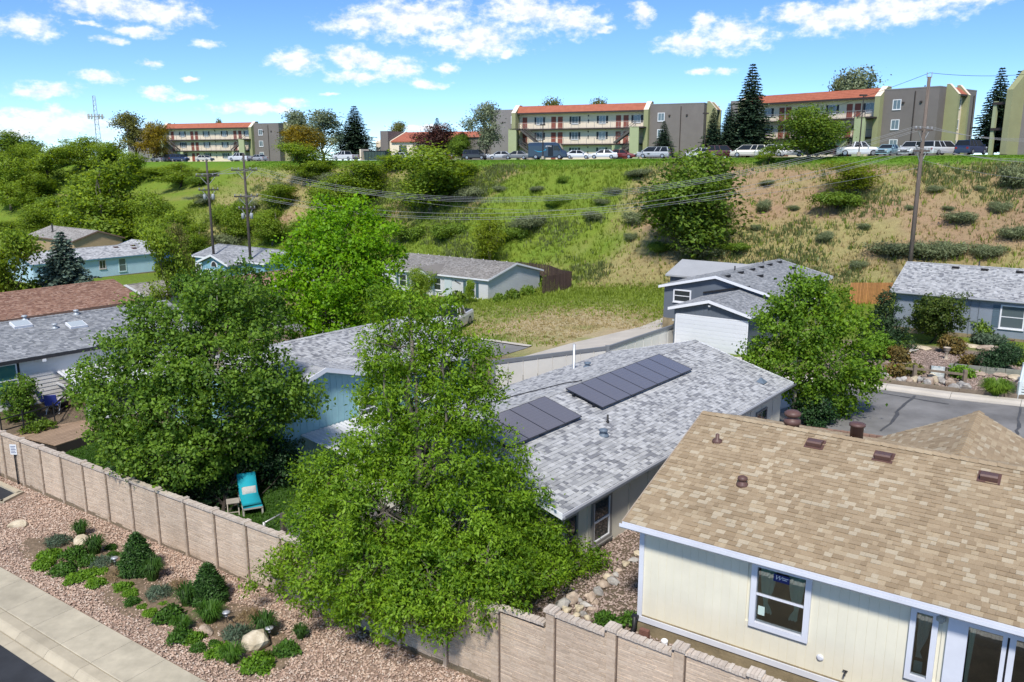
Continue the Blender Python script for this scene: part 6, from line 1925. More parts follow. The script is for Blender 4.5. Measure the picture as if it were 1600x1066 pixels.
def vehicle(kind, label, loc, yaw, pm, cat=None):
    L, Wd, zh, zb, H, gbb, gbf, gtb, gtf, wx, wr, tz = SPEC[kind]
    root = thing({'sedan': 'sedan_car', 'suv': 'suv_car', 'minivan': 'minivan', 'pickup': 'pickup_truck', 'van': 'delivery_van'}[kind], label, cat or {'pickup': 'pickup', 'van': 'van', 'minivan': 'minivan'}.get(kind, 'car'), loc, yaw, 'vehicles parked on the hilltop')
    hl, hw, g = L / 2, Wd / 2, .22
    st = []   # x, ztop, halfwidth
    if kind == 'van': st = [(-hl, 2.55, .93), (-hl + .08, 2.70, 1), (1.3, 2.75, 1), (1.75, 2.66, .99), (2.45, 1.55, .96), (hl - .25, 1.30, .93), (hl, .85, .85)]
    elif kind == 'pickup': st = [(-hl, 1.16, .96), (-hl + .06, 1.18, 1), (gbb - .1, 1.18, 1), (gbf, zh + .04, 1), (hl - .35, zh - .04, .97), (hl - .06, zh - .14, .92), (hl, .75, .88)]
    else: st = [(-hl, tz - .25, .86), (-hl + .12, tz - .04, .94), (gbb, tz, .99), (0, zb, 1), (gbf, zh + .03, .99), (hl - .55, zh - .12, .96), (hl - .12, zh - .24, .88), (hl, .55, .80)]
    vs, fs = [], []
    for x, zt, k in st:
        w = hw * k
        pts = [(-w * .94, g), (-w, g + .22), (-w, zt - .22 if kind != 'van' else zt - .5), (-w * (.93 if kind != 'van' else .90), zt - .03), (-w * .8, zt), (w * .8, zt), (w * (.93 if kind != 'van' else .90), zt - .03), (w, zt - .22 if kind != 'van' else zt - .5), (w, g + .22), (w * .94, g)]
        vs += [(x, a, b) for a, b in pts]
    n = 10
    for i in range(len(st) - 1):
        for k in range(n): fs.append((i * n + k, (i + 1) * n + k, (i + 1) * n + (k + 1) % n, i * n + (k + 1) % n))
    fs.append(tuple(range(n))); fs.append(tuple(range((len(st) - 1) * n, len(st) * n))[::-1])
    mb = MB(); mb.add(vs, fs)
    body = mb.build('body', pm, root)
    if kind != 'van':
        # glasshouse
        wb, wtp = hw * .95, hw * .74
        z0 = zb - .03
        mb = MB()
        mb.add([(gbb, -wb, z0), (gbf, -wb, z0), (gbf, wb, z0), (gbb, wb, z0), (gtb, -wtp, H - .04), (gtf, -wtp, H - .04), (gtf, wtp, H - .04), (gtb, wtp, H - .04)],
               [(0, 1, 5, 4), (1, 2, 6, 5), (2, 3, 7, 6), (3, 0, 4, 7), (4, 5, 6, 7)])
        mb.build('windows', car_glass, root)
        mb = MB()
        mb.prism([(gtb - .06, H - .045), (gtf + .08, H - .045), (gtf - .05, H), (gtb + .1, H)], -wtp - .01, wtp + .01, 'y')
        for sg in (-1, 1):
            for (xb, xt, wd) in ((gbf - .02, gtf + .02, .07), (gbb + .02, gtb + .02, .16), ((gbf + gbb) / 2 + .1, (gtf + gtb) / 2 + .1, .09)) + ((((gbb * .62 + gbf * .38) - .25, (gtb * .62 + gtf * .38) - .25, .09),) if kind in ('suv', 'minivan') else ()):
                mb.bar((xb, sg * (wb + .004), z0), (xt, sg * (wtp + .006), H - .03), wd, .03, up=(0, 1, 0))
        mb.build('roof', pm, root)
        if kind == 'pickup':
            mb = MB(); mb.box(-hl + .1, gbb - .15, -hw * .82, hw * .82, 1.181, 1.20); mb.build('bed_liner', plastic, root)
    else:
        mb = MB()
        mb.add([(1.78, -.88, 2.60), (1.78, .88, 2.60), (2.46, .95, 1.60), (2.46, -.95, 1.60)], [(0, 1, 2, 3)])
        for v in range(len(mb.v)): mb.v[v] = (mb.v[v][0] + .03, mb.v[v][1], mb.v[v][2] + .02)
        mb.build('windscreen', car_glass, root)
        for sg in (-1, 1):
            mb = MB(); y0 = sg * (hw + .008)
            mb.prism([(1.02, 1.45), (2.2, 1.45), (1.78, 2.25), (1.02, 2.25)], min(y0, y0 - sg * .03), max(y0, y0 - sg * .03), 'y'); mb.build('side_window', car_glass, root)
            y1 = sg * (hw + .006)
            mb = MB(); mb.box(.1, .96, min(y1, y1 - sg * .03), max(y1, y1 - sg * .03), .5, 2.35); mb.build('cargo_door', P('door_dark', (.012, .016, .022), .4, .05), root)  # near-black door panel, darker than the van paint
            # smile swoosh and lettering
            sm = P('swoosh_blue', (.02, .30, .50), .4, .03)
            mb = MB(); pts = []
            for k in range(15):
                t = k / 14; xx = -2.3 + 2.0 * t; zz = 1.55 - .26 * math.sin(math.pi * t); th = .02 + .10 * math.sin(math.pi * t * .95)
                pts.append((xx, zz, th))
            for (xa, za, ta), (xb, zb_, tb) in zip(pts[:-1], pts[1:]):
                y2 = sg * (hw + .012); mb.add([(xa, y2, za), (xb, y2, zb_), (xb, y2, zb_ - tb), (xa, y2, za - ta)], [(0, 1, 2, 3)])
            y2 = sg * (hw + .012); mb.add([(-.5, y2, 1.62), (-.2, y2, 1.66), (-.28, y2, 1.36), (-.36, y2, 1.52)], [(0, 1, 2, 3)])
            mb.build('smile_logo', sm, root)
            c = bpy.data.curves.new('lettering', 'FONT'); c.body = 'prime'; c.size = .42; c.materials.append(P('letter_white', (0.8, 0.8, 0.82), 0.5, 0.02))
            fo = bpy.data.objects.new('tmp', c); COL.objects.link(fo); bpy.context.view_layer.update()
            me = bpy.data.meshes.new_from_object(fo.evaluated_get(bpy.context.evaluated_depsgraph_get())); bpy.data.objects.remove(fo)
            me.name = 'lettering'
            if not me.materials: me.materials.append(MATS['letter_white'])
            o = obj('lettering', me, root, (-.3 if sg < 0 else .9, sg * (hw + .012), 2.05)); o.rotation_euler = (R(90), 0, 0 if sg < 0 else math.pi)
        mb = MB(); mb.box(-hl + .1, 1.2, -hw * .86, hw * .86, 2.752, 2.80); mb.build('roof', P('van_roof', (.42, .46, .52), .4, .05), root)
    for sx in (-1, 1):
        for sy in (-1, 1):
            o = MB().lathe([(wr * .6, -.11), (wr * .95, -.11), (wr, -.07), (wr, .07), (wr * .95, .11), (wr * .6, .11)], 16).build('wheel', tyre_m, root, loc=(sx * wx, sy * (hw - .10), wr)); o.rotation_euler = (R(90), 0, 0)
            MB().lathe([(wr * .62, -.10), (wr * .62, .10)], 12).build('rim', rim_m, o).location = (0, 0, -.02 * sy)
    for sy in (-1, 1):
        MB().box(hl - .22, hl - .02, sy * hw * .62 - .17, sy * hw * .62 + .17, .66 if kind in ('sedan',) else .80, .80 if kind in ('sedan',) else .98).build('headlight', clear_lens, root)
        MB().box(-hl - .012, -hl + .1, sy * hw * .72 - .12, sy * hw * .72 + .12, tz - .42 if kind != 'van' else 1.2, tz - .18 if kind != 'van' else 1.7).build('tail_light', red_lens, root)
        MB().box((gbf if kind != 'van' else 2.1) - .28, (gbf if kind != 'van' else 2.1) - .10, sy * (hw + .10) - .08, sy * (hw + .10) + .08, zb, zb + .16).build('mirror', pm if kind != 'van' else plastic, root)
    mb = MB(); mb.box(hl - .10, hl + .02, -hw * .78, hw * .78, .34, .52); mb.build('front_bumper', plastic, root)
    mb = MB(); mb.box(-hl - .03, -hl + .06, -hw * .82, hw * .82, .36, .58); mb.build('rear_bumper', plastic if kind in ('pickup', 'van') else pm, root)
    MB().box(hl - .03, hl + .012, -hw * .45, hw * .45, .56, .72).build('grille', plastic, root)
    return root


def build_vehicles():
    white = paint((.66, .67, .68), 'paint_white'); silver = paint((.40, .42, .44), 'paint_silver'); dark = paint((.03, .033, .04), 'paint_black'); navy = paint((.02, .035, .09), 'paint_navy'); grey = paint((.17, .18, .19), 'paint_grey'); red = paint((.16, .02, .02), 'paint_red'); ltblue = paint((.33, .50, .56), 'paint_ltblue'); cream = paint((.60, .58, .50), 'paint_cream')
    vanb = paint((.018, .04, .075), 'paint_van')
    S = -34.9
    lst = [  # kind, px, t, yaw, paint, label
        ('sedan', 247, 111, S + 180, silver, 'silver car at the left end of the hilltop car park'),
        ('suv', 264, 112, S + 165, dark, 'black SUV beside the navy SUV, left apartments'),
        ('suv', 281, 110, S + 15, navy, 'navy SUV parked before the left apartments'),
        ('sedan', 320, 110, S + 10, cream, 'cream sedan between the navy SUV and white pickup'),
        ('pickup', 375, 110, S + 190, white, 'white pickup parked behind the paired poles'),
        ('sedan', 404, 112, S + 180, silver, 'low silver car right of the white pickup, left apartments'),
        ('pickup', 540, 108, S + 180, white, 'white pickup half hidden left of the dumpster'),
        ('sedan', 630, 108, S + 10, white, 'white car hidden behind the central bushy tree'),
        ('sedan', 690, 109, S + 20, red, 'dark red car glimpsed behind the plum tree'),
        ('suv', 744, 108, S + 15, dark, 'black SUV left of the silver sedan near the sparse tree'),
        ('sedan', 781, 109, S + 215, silver, 'silver sedan left of the grey sedan by the centre block'),
        ('sedan', 807, 108, S + 205, grey, 'grey sedan just left of the blue delivery van'),
        ('van', 857, 107, S + 22, vanb, 'dark blue delivery van with smile logo before the centre apartments'),
        ('sedan', 904, 109, S + 20, white, 'white sedan right behind the blue van'),
        ('sedan', 942, 107.5, S + 205, white, 'white sedan in front of the centre block doors'),
        ('sedan', 971, 110, S + 15, red, 'dark maroon sedan under the centre block stairs'),
        ('minivan', 1021, 107, S + 195, silver, 'silver minivan in front of the small blue-green spruce'),
        ('sedan', 1096, 108, S + 180, white, 'white sedan between the centre and right blocks'),
        ('suv', 1128, 108, S + 30, paint((.07, .015, .018), 'paint_maroon'), 'maroon SUV left of the cream minivan'),
        ('minivan', 1168, 106.5, S + 200, cream, 'cream minivan at the left end of the right block'),
        ('suv', 1205, 107, S + 200, white, 'white SUV behind the slender weed tree'),
        ('sedan', 1232, 107, S + 200, white, 'white sedan left of the dark green tree, right block'),
        ('sedan', 1292, 107, S + 190, red, 'red car half hidden right of the dark green tree'),
        ('pickup', 1340, 105.6, S + 20, white, 'white pickup left of the pale blue sedan, right block'),
        ('sedan', 1386, 105.6, S + 262, ltblue, 'pale blue sedan facing the bank beside the white pickup'),
        ('suv', 1424, 106, S + 255, white, 'white SUV behind the right utility pole'),
        ('minivan', 1468, 106, S + 60, white, 'white minivan backed to the bank right of the pole'),
        ('suv', 1516, 106, S + 70, navy, 'navy SUV at the right end of the hilltop car park'),
    ]
    for kind, px, t, yaw, pm, label in lst:
        p = at_t(px, 248, t + 1.2)
        vehicle(kind, label, (p[0], p[1], gz1(p[0], p[1]) + .07), R(yaw), pm).scale = (.9, .9, .88)
    p = at_z(706, 512, -.35)
    tk = vehicle('pickup', 'white truck front seen through the ash tree top on the back street', (p[0], p[1], gz1(p[0], p[1]) + .06), R(-105), white)
    tk['group'] = 'vehicles on the back street'


build_vehicles()


# ------------------------------------------------------------------ utility poles and lines
def build_poles():
    wood = P('pole_wood', (0.15, 0.12, 0.10), 0.95, 0.3, 3.0, bump=.01, bscale=20, stretch=(4, 4, .4))
    wood_d = P('pole_wood_dark', (0.07, 0.06, 0.055), 0.95, 0.3, 3.0)
    ins = P('insulator', (0.30, 0.31, 0.33), .3, .05)
    steel = P('strut_steel', (.42, .42, .42), .5, .05, metal=.4)
    info = {}
    def pole(key, label, px, base_py, top_py, y, arms, r=.16, wd=wood):
        x = at_y(px, base_py, y)[0]; zb = gz1(x, y); zt = at_y(px, top_py, y)[2]
        root = thing('utility_pole', label, 'utility pole', (x, y, zb), 0, 'utility poles')
        MB().tube([(0, 0, -.5), (0, 0, (zt - zb) * .5), (0, 0, zt - zb)], [r, r * .85, r * .66], 10).build('pole', wd, root, smooth=True)
        tips = []
        for (z_px, ln, ang) in arms:
            z = at_y(px, z_px, y)[2] - zb
            ca, sa = math.cos(R(ang)), math.sin(R(ang))
            arm = MB().bar((-ln / 2 * ca, -ln / 2 * sa, z), (ln / 2 * ca, ln / 2 * sa, z), .12, .14).build('crossarm', wd, root)
            row = []
            for f in (-.46, -.22, .22, .46):
                ix, iy = ln * f * ca, ln * f * sa
                MB().lathe([(.05, 0), (.08, .05), (.05, .09), (.08, .13), (.05, .18)], 8).build('insulator', ins, arm, loc=(ix, iy, z + .07)); row.append((x + ix, y + iy, zb + z + .28))
            mb = MB()
            for sg in (-1, 1): mb.bar((sg * ln * .33 * ca, sg * ln * .33 * sa, z - .05), (sg * .1 * ca, sg * .1 * sa, z - .95), .04, .05)
            mb.build('brace', steel, root)
            tips.append(row)
        info[key] = dict(x=x, y=y, zb=zb, zt=zt, tips=tips, root=root)
        return root
    pole('r', 'tall wooden utility pole behind the blue-grey house at right', 1421, 420, 120, 70.0, [(203, 2.6, 35), (236, 2.4, 35)], .2)
    # far poles; more like a pole with transformers
    a = pole('a', 'left one of the paired poles before the left apartments', 334, 400, 250, 96.0, [(275, 2.6, 30), (297, 2.2, 30)], .16, wood_d)
    b = pole('b', 'right one of the paired poles before the left apartments', 391, 400, 240, 92.0, [(266, 2.8, 30), (307, 2.6, 30), (326, 1.8, 30)], .17, wood_d)
    for nm, (z1, z2) in (('a', (296, 312)), ('b', (325, 342))):
        d = info[nm]; 
        for k, sx in enumerate((-.5, .45)):
            z = at_y(800, z2, d['y'])[2] - d['zb']
            MB().lathe([(.05, 0), (.17, .04), (.18, .5), (.16, .58), (.05, .64)], 12).build('transformer', P('transformer_grey', (.36, .38, .4), .5, .06), d['root'], True, (sx, 0, z))
    sp = MB(); d = info['r']; sp.tube([(-.18, 0, d['zt'] - d['zb'] - .1), (-.2, 0, d['zt'] - d['zb'] + .35)], .03, 6); sp.tube([(.18, 0, d['zt'] - d['zb'] - .1), (.2, 0, d['zt'] - d['zb'] + .35)], .03, 6); sp.build('top_pin', steel, d['root'])
    wire_m = P('wire_grey', (.38, .38, .385), .5, .05, metal=.3); wire_d = P('wire_dark', (.03, .03, .03), .6, .05)
    def wire(a, b, sag, r, label, m=wire_m, group='power lines'):
        a, b = np.array(a), np.array(b); pts = []
        for k in range(25):
            t = k / 24; p = a + (b - a) * t; p[2] -= sag * 4 * t * (1 - t); pts.append(tuple(p))
        o = MB().tube(pts, r, 5).build('power_line', m); tag(o, label, 'power line', group)
    R_, B_, A_ = info['r'], info['b'], info['a']
    nth = ('first', 'second', 'third', 'fourth')
    for k in range(4):
        wire(R_['tips'][0][k], B_['tips'][0][3 - k], 4.4 + .15 * k, .012, f'upper {nth[k]} wire sagging across the bank between pole pair and right pole')
        if k != 1: wire(R_['tips'][1][k], B_['tips'][1][3 - k], 3.6 + .2 * k, .013, f'lower {nth[k]} wire sagging across the bank below the upper lines')
        e = at_y(1720, 205 + 3 * k, 74); wire(R_['tips'][0][k], e, .8, .012, f'upper {nth[k]} wire leaving the frame right of the tall pole')
        e = at_y(1720, 243 + 3 * k, 72)
        if k != 1: wire(R_['tips'][1][k], e, .6, .013, f'lower {nth[k]} wire leaving the frame right of the tall pole')
        wire(A_['tips'][0][k], B_['tips'][0][k], .3, .02, f'{nth[k]} short wire joining the paired poles')
    top = (R_['x'], R_['y'], R_['zt'] + .3)
    wire(top, at_y(1720, 98, 76), .6, .018, 'topmost thin wire from pole top to the right edge', wire_d)
    wire(top, at_y(1150, 196, 150), 1.0, .018, 'topmost thin wire from pole top towards the right block', wire_d)
    wire((R_['x'], R_['y'], at_y(1421, 262, R_['y'])[2]), at_y(560, 300, 118), 3.0, .012, 'thin service wire low over the bank', wire_m)
    wire((R_['x'], R_['y'], at_y(1421, 250, R_['y'])[2]), at_y(1720, 285, 74), .5, .012, 'thin service wire low at the right edge', wire_m)


build_poles()
# ------------------------------------------------------------------ stones
def rock_mesh(name, seed, mat, r=1.0, flat=.7, sub=2):
    bm = bmesh.new(); bmesh.ops.create_icosphere(bm, subdivisions=sub, radius=r)
    rr = np.random.default_rng(seed)
    ph = rr.normal(size=(5, 3)) * 1.6; am = rr.uniform(.05, .16, 5)
    pl = [(unit(rr.normal(size=3)), rr.uniform(.55, .85)) for _ in range(5)]
    for v in bm.verts:
        c = np.array(v.co); f = 1 + sum(a * math.sin(float(p @ c) * 2 + i) for i, (p, a) in enumerate(zip(ph, am)))
        c = c * f
        for n, d in pl:
            k = float(c @ n)
            if k > d * r: c = c - n * (k - d * r) * .8
        v.co = (c[0], c[1] * .85, c[2] * flat)
    me = bpy.data.meshes.new(name); bm.to_mesh(me); bm.free()
    me.materials.append(mat)
    return me


stone_tan = P('boulder_tan', (0.47, 0.38, 0.25), 0.9, 0.2, 3.0, bump=.03, bscale=9, col2=(.55, .48, .36))
stone_red = P('boulder_rust', (0.34, 0.25, 0.18), 0.9, 0.25, 3.0, bump=.03, bscale=9, col2=(.44, .36, .29), objvar=.15)
stone_grey = P('boulder_grey', (0.30, 0.28, 0.26), 0.9, 0.25, 3.0, bump=.03, bscale=9, col2=(.42, .40, .37), objvar=.2)


def chips(name, label, pts, size, mat, rng):
    """thousands of stone chips: squashed octahedra"""
    n = len(pts)
    base = np.array([(1, 0, 0), (0, 1, 0), (-1, 0, 0), (0, -1, 0), (0, 0, .7), (0, 0, -.5)])
    V = np.repeat(base[None], n, 0) * (size[:, None, None] * rng.uniform(.6, 1.3, (n, 6, 1)))
    a = rng.random(n) * 6.283; ca, sa = np.cos(a), np.sin(a)
    x = V[:, :, 0] * ca[:, None] - V[:, :, 1] * sa[:, None] * .7; y = V[:, :, 0] * sa[:, None] + V[:, :, 1] * ca[:, None] * .7
    z = V[:, :, 2] + rng.normal(size=(n, 1)) * .0 + x * rng.normal(size=(n, 1)) * .35
    V = np.stack([x, y, z], -1) + pts[:, None, :]
    F = np.array([(0, 1, 4), (1, 2, 4), (2, 3, 4), (3, 0, 4), (1, 0, 5), (2, 1, 5), (3, 2, 5), (0, 3, 5)])
    Fq = (np.arange(n) * 6)[:, None, None] + F[None]
    tag(obj(name, indexed_mesh(name, V.reshape(-1, 3), Fq.reshape(-1, 3), mat)), label, kind='stuff')


BED = []   # planting patches (s,t,r) where soil shows between plants


def build_gravel():
    rng = np.random.default_rng(8)
    gm = island_mat('gravel_pink', [(0.34, 0.225, 0.17), (0.48, 0.335, 0.25), (0.60, 0.45, 0.345), (0.42, 0.29, 0.22), (0.66, 0.55, 0.45), (0.30, 0.20, 0.155)], .9, .2, 30)
    base = P('gravel_base', (0.30, 0.215, 0.165), .95, .3, 9.0, bump=.02, bscale=60)
    sheet('gravel_bed', ((-52, 11.09), (0, 15.12)), 0, base, 'gravel planting bed between the sidewalk and the precast wall', .8, top=lambda s, t: front_z(s) - .045 + .01 * np.sin(s * 3) + .012 * np.sin(t * 5 + s))
    n = 46000
    s = rng.uniform(-41, -7, n); t = rng.uniform(11.1, 15.06, n)
    k = fbm(s, t, .9, 4)
    inbed = ((np.abs(t - 12.95 - .35 * np.sin(s * .9)) < .95) & (s > -30) & (s < -16.4))
    m = ~(inbed & (rng.random(n) < .72 + .3 * (k - .5))) & ~((s < -34.4) & (t > 11.7) & (t < 14.75))
    s, t = s[m], t[m]
    x, y = s * ES[0] + t * ET[0], s * ES[1] + t * ET[1]
    chips('gravel', 'pinkish tan river gravel covering the street bed', np.stack([x, y, front_z(s) - .025 + rng.random(len(s)) * .03], 1), rng.uniform(.022, .055, len(s)), gm, rng)
    # mulch soil in the planting band
    soil = P('mulch', (0.20, 0.145, 0.095), .95, .35, 6.0, bump=.03, bscale=30)
    ns = 60
    ss = np.linspace(-30.2, -16.2, ns); vs = []
    for q in ss:
        env = max(0.05, min(1, (q + 30.2) / 1.5, (-16.2 - q) / 1.5)) ** .5
        c = 12.95 + .35 * math.sin(q * .9)
        for j in range(7):
            tt = c + (j / 6 * 2 - 1) * (.85 * env + .08 * math.sin(q * 5 + j)); xx, yy = W(q, tt)
            vs.append((xx, yy, float(front_z(q)) - .028 + .05 * math.sin(math.pi * j / 6)))
    fs = [(i * 7 + j, (i + 1) * 7 + j, (i + 1) * 7 + j + 1, i * 7 + j + 1) for i in range(ns - 1) for j in range(6)]
    mb = MB(); mb.v, mb.f = vs, fs
    tag(mb.build('planting_soil', soil, smooth=True), 'brown mulch showing between the bed plants', kind='structure')
    # side yards
    gm2 = island_mat('gravel_mauve', [(0.22, 0.16, 0.135), (0.36, 0.27, 0.23), (0.46, 0.37, 0.32), (0.30, 0.22, 0.19)], .9, .2, 30)
    n = 15000
    s = rng.uniform(-12.5, -6.0, n); t = rng.uniform(15.6, 27, n)
    x, y = s * ES[0] + t * ET[0], s * ES[1] + t * ET[1]
    chips('side_yard_gravel', 'mauve gravel in the side yard between grey and cream house', np.stack([x, y, gz(x, y) + .02], 1), rng.uniform(.025, .055, n), gm2, rng)
    n = 12000
    s = rng.uniform(-11, 2, n); t = rng.uniform(46.6, 55.5, n)
    x, y = s * ES[0] + t * ET[0], s * ES[1] + t * ET[1]
    chips('garden_gravel', 'grey-brown gravel of the rock garden', np.stack([x, y, gz(x, y) + .02], 1), rng.uniform(.03, .07, n), gm2, rng)


build_gravel()


# ------------------------------------------------------------------ street bed plants
def blades_mesh(name, n, r, h, mat, seed, w=.012, arch=.6):
    rng = np.random.default_rng(seed)
    a = rng.random(n) * 6.283; rb = r * .35 * np.sqrt(rng.random(n)); hh = h * (.55 + .5 * rng.random(n)); out = (r - rb) * (.3 + .8 * rng.random(n)) * arch
    d = np.stack([np.cos(a), np.sin(a), 0 * a], 1); sd = np.stack([-np.sin(a), np.cos(a), 0 * a], 1) * w
    p0 = d * rb[:, None]; up = np.stack([0 * hh, 0 * hh, hh], 1)
    p1 = p0 + d * (out * .3)[:, None] + up * .6; p2 = p0 + d * (out * .75)[:, None] + up * .95; p3 = p0 + d * (out * 1.15)[:, None] + up * .82
    Q1 = np.stack([p0 - sd, p0 + sd, p1 + sd, p1 - sd], 1); Q2 = np.stack([p1 - sd, p1 + sd, p2 + sd * .7, p2 - sd * .7], 1); Q3 = np.stack([p2 - sd * .7, p2 + sd * .7, p3 + sd * .1, p3 - sd * .1], 1)
    V = np.stack([Q1, Q2, Q3], 1).reshape(-1, 3)
    return quads_mesh(name, V, mat)


def mound_mesh(name, n, r, h, L, Wd, mat, seed, top=True):
    rng = np.random.default_rng(seed)
    a = rng.random(n) * 6.283; q = np.sqrt(rng.random(n)); rad = r * q * (1 + .16 * np.sin(3 * a + seed) + .1 * np.sin(5 * a))
    z = h * np.sqrt(np.clip(1 - q ** 2 * .92, 0, 1)) * (.55 + .5 * rng.random(n))
    p = np.stack([rad * np.cos(a), rad * np.sin(a), z], 1)
    o = unit(np.stack([np.cos(a) * q, np.sin(a) * q, .6 + 0 * a], 1))
    V, N = leaf_quads(p, o, 3, .05, L, Wd, rng, 0.0, .8)
    return quads_mesh(name, V, mat, N=N)


def cone_mesh(name, r, h, mat, seed):
    """dwarf spruce: needle sprays over a pointed cone, in rounded puffs"""
    rng = np.random.default_rng(seed)
    n = 2600
    f = rng.random(n) ** 1.25; a = rng.random(n) * 6.283
    puff = 1 + .12 * np.sin(f * 26 + 3 * np.sin(a * 2)) + .10 * np.sin(a * 5 + f * 9)
    rad = r * (1 - f) ** .75 * puff * np.where(f < .06, .8 + f * 3, 1); z = h * (.03 + .97 * f)
    p = np.stack([rad * np.cos(a), rad * np.sin(a), z], 1)
    o = unit(np.stack([np.cos(a), np.sin(a), .55 + 0 * a], 1))
    core = mound = None
    V, N = leaf_quads(p, o, 6, .05, .10, .03, rng, -.2, 1.0)
    return quads_mesh(name, V, mat, N=N)


def build_bed():
    G = 'plants of the street bed'
    def at_bed(px, py):
        z = -.4
        for _ in range(6):
            p = at_z(px, py, z); s, t = ST(p[0], p[1]); z = float(front_z(s)) - .02
        return at_z(px, py, z)
    def plant(name, label, cat, px, py, me, sc=1.0, part='foliage', stem=True):
        p = at_bed(px, py)
        r = thing(name, label, cat, p, random.random() * 6.28, G)
        o = obj(part, me, r); o.scale = (sc, sc, sc)
        if stem:
            mb = MB()
            for k in range(4): a = k * 1.57; mb.tube([(0, 0, -.03), (.03 * math.cos(a), .03 * math.sin(a), .10), (.10 * sc * math.cos(a), .10 * sc * math.sin(a), .2 * sc)], [.012, .01, .005], 5)
            mb.build('stem', bark_dark, r)
        return r
    for px, py, r, h, lab in ((217, 894, .56, 1.30, 'larger cone-shaped dwarf spruce in the street bed'), (328, 940, .50, 1.18, 'cone-shaped dwarf spruce nearer the ash tree in the street bed')):
        plant('dwarf_spruce', lab, 'conifer', px, py, cone_mesh('foliage', r, h, L_CONE, px), 1)
        bpy.data.objects[-1] if False else None
    dk = leaf_mat('blade_dark', (0.022, 0.065, 0.012), (0.075, 0.16, 0.026), .25)
    tus = [blades_mesh('blades', 330, .46, .72, dk, k, w=.014, arch=.95) for k in (1, 2, 3)]
    for i, (px, py, sc, lab) in enumerate(((127, 838, .8, 'dark grass tussock behind the pale boulder near the wall'), (149, 866, .95, 'dark grass tussock right of the pale boulder'), (239, 906, .95, 'dark grass tussock at the right foot of the larger dwarf spruce'), (293, 946, .95, 'dark grass tussock left of the second dwarf spruce'),
                                           (414, 992, .95, 'dark grass tussock behind the big boulder'), (470, 998, .6, 'small dark tussock at the right end of the bed'))):
        plant('grass_tussock', lab, 'ornamental grass', px, py, tus[i % 3], sc, 'blades', False)
    tl = blades_mesh('blades', 380, .52, .62, L_GRASSY, 9, w=.014, arch=1.0)
    for px, py, sc, lab in ((329, 972, .95, 'arching bright grass tussock before the second dwarf spruce'), (362, 1034, .75, 'low arching grass left of the bright mound by big boulder'), (285, 985, .65, 'arching grass left of the small orange rock')):
        plant('grass_tussock', lab, 'ornamental grass', px, py, tl, sc, 'blades', False)
    mounds = {'lime': [mound_mesh('foliage', 420, .36, .2, .075, .05, L_COVER, k) for k in (1, 2)], 'green': [mound_mesh('foliage', 420, .36, .3, .08, .05, leaf_mat('leaf_bed', (.03, .09, .012), (.10, .21, .025), .3), k) for k in (3, 4)],
              'blue': [mound_mesh('foliage', 420, .36, .28, .10, .018, L_BLUEGR, k) for k in (5, 6)], 'brown': [mound_mesh('foliage', 220, .36, .2, .12, .014, leaf_mat('leaf_straw', (.20, .14, .07), (.36, .27, .14), .3), k) for k in (7,)]}
    lst = [('lime', 78, 872, 1.0, 'lime ground cover at the far left of the planting band'), ('lime', 68, 886, .9, 'lime ground cover nearest the sidewalk at the left'), ('blue', 92, 852, 1.1, 'grey-green low shrub left of the pale boulder'), ('green', 118, 872, 1.1, 'green mound below the pale boulder'), ('green', 138, 882, .9, 'green mound between tussock and blue-grey shrub'),
           ('blue', 163, 884, .95, 'blue-grey mound beside the garden light'), ('green', 100, 896, 1.0, 'green mound at the left centre of the band'), ('lime', 118, 908, .85, 'lime patch at the sidewalk side, left centre'), ('lime', 138, 900, .85, 'lime patch below the blue-grey mound'), ('lime', 150, 914, .8, 'lime patch left of the sandy gap'), ('lime', 158, 896, .6, 'small lime tuft below the garden light'),
           ('brown', 182, 902, .9, 'dry brown tuft beside the lime patch'), ('lime', 192, 920, .75, 'lime tuft below the larger dwarf spruce'), ('lime', 204, 930, .65, 'second lime tuft below the larger dwarf spruce'), ('green', 206, 944, .6, 'small green tuft at the sidewalk edge'), ('blue', 248, 932, 1.0, 'sage coloured mound between the dwarf spruces'), ('lime', 222, 950, .4, 'tiny lime tuft at the gravel edge'),
           ('lime', 234, 960, .55, 'lime tuft at the middle of the gravel edge'), ('green', 266, 968, 1.1, 'leafy green mound left of the second dwarf spruce'), ('green', 282, 1000, .9, 'leafy green mound near the sidewalk'), ('lime', 302, 1000, .8, 'lime mound left of the small orange rock'), ('green', 310, 1016, .55, 'green tuft below the small orange rock'), ('blue', 372, 998, 1.1, 'sage mound between the two boulders'),
           ('lime', 404, 1042, 1.15, 'rounded bright green mound before the big boulder'), ('lime', 344, 1022, .9, 'bright leafy clump left of the big boulder'), ('green', 448, 1020, .9, 'green mound right of the big boulder'), ('brown', 390, 968, 1.0, 'dry brown brush by the dwarf spruce'), ('brown', 276, 918, .9, 'dry brown brush behind the sage mound'), ('green', 174, 858, .5, 'small green tuft behind the blue-grey mound'), ('green', 176, 870, .5, 'small green tuft left of the larger dwarf spruce'),
           ('lime', 255, 945, .35, 'tiny lime sprig between the spruces'), ('green', 334, 1008, .4, 'tiny green sprig right of the orange rock')]
    for i, (k, px, py, sc, lab) in enumerate(lst):
        plant('bed_plant', lab, 'plant', px, py, mounds[k][i % len(mounds[k])], sc)
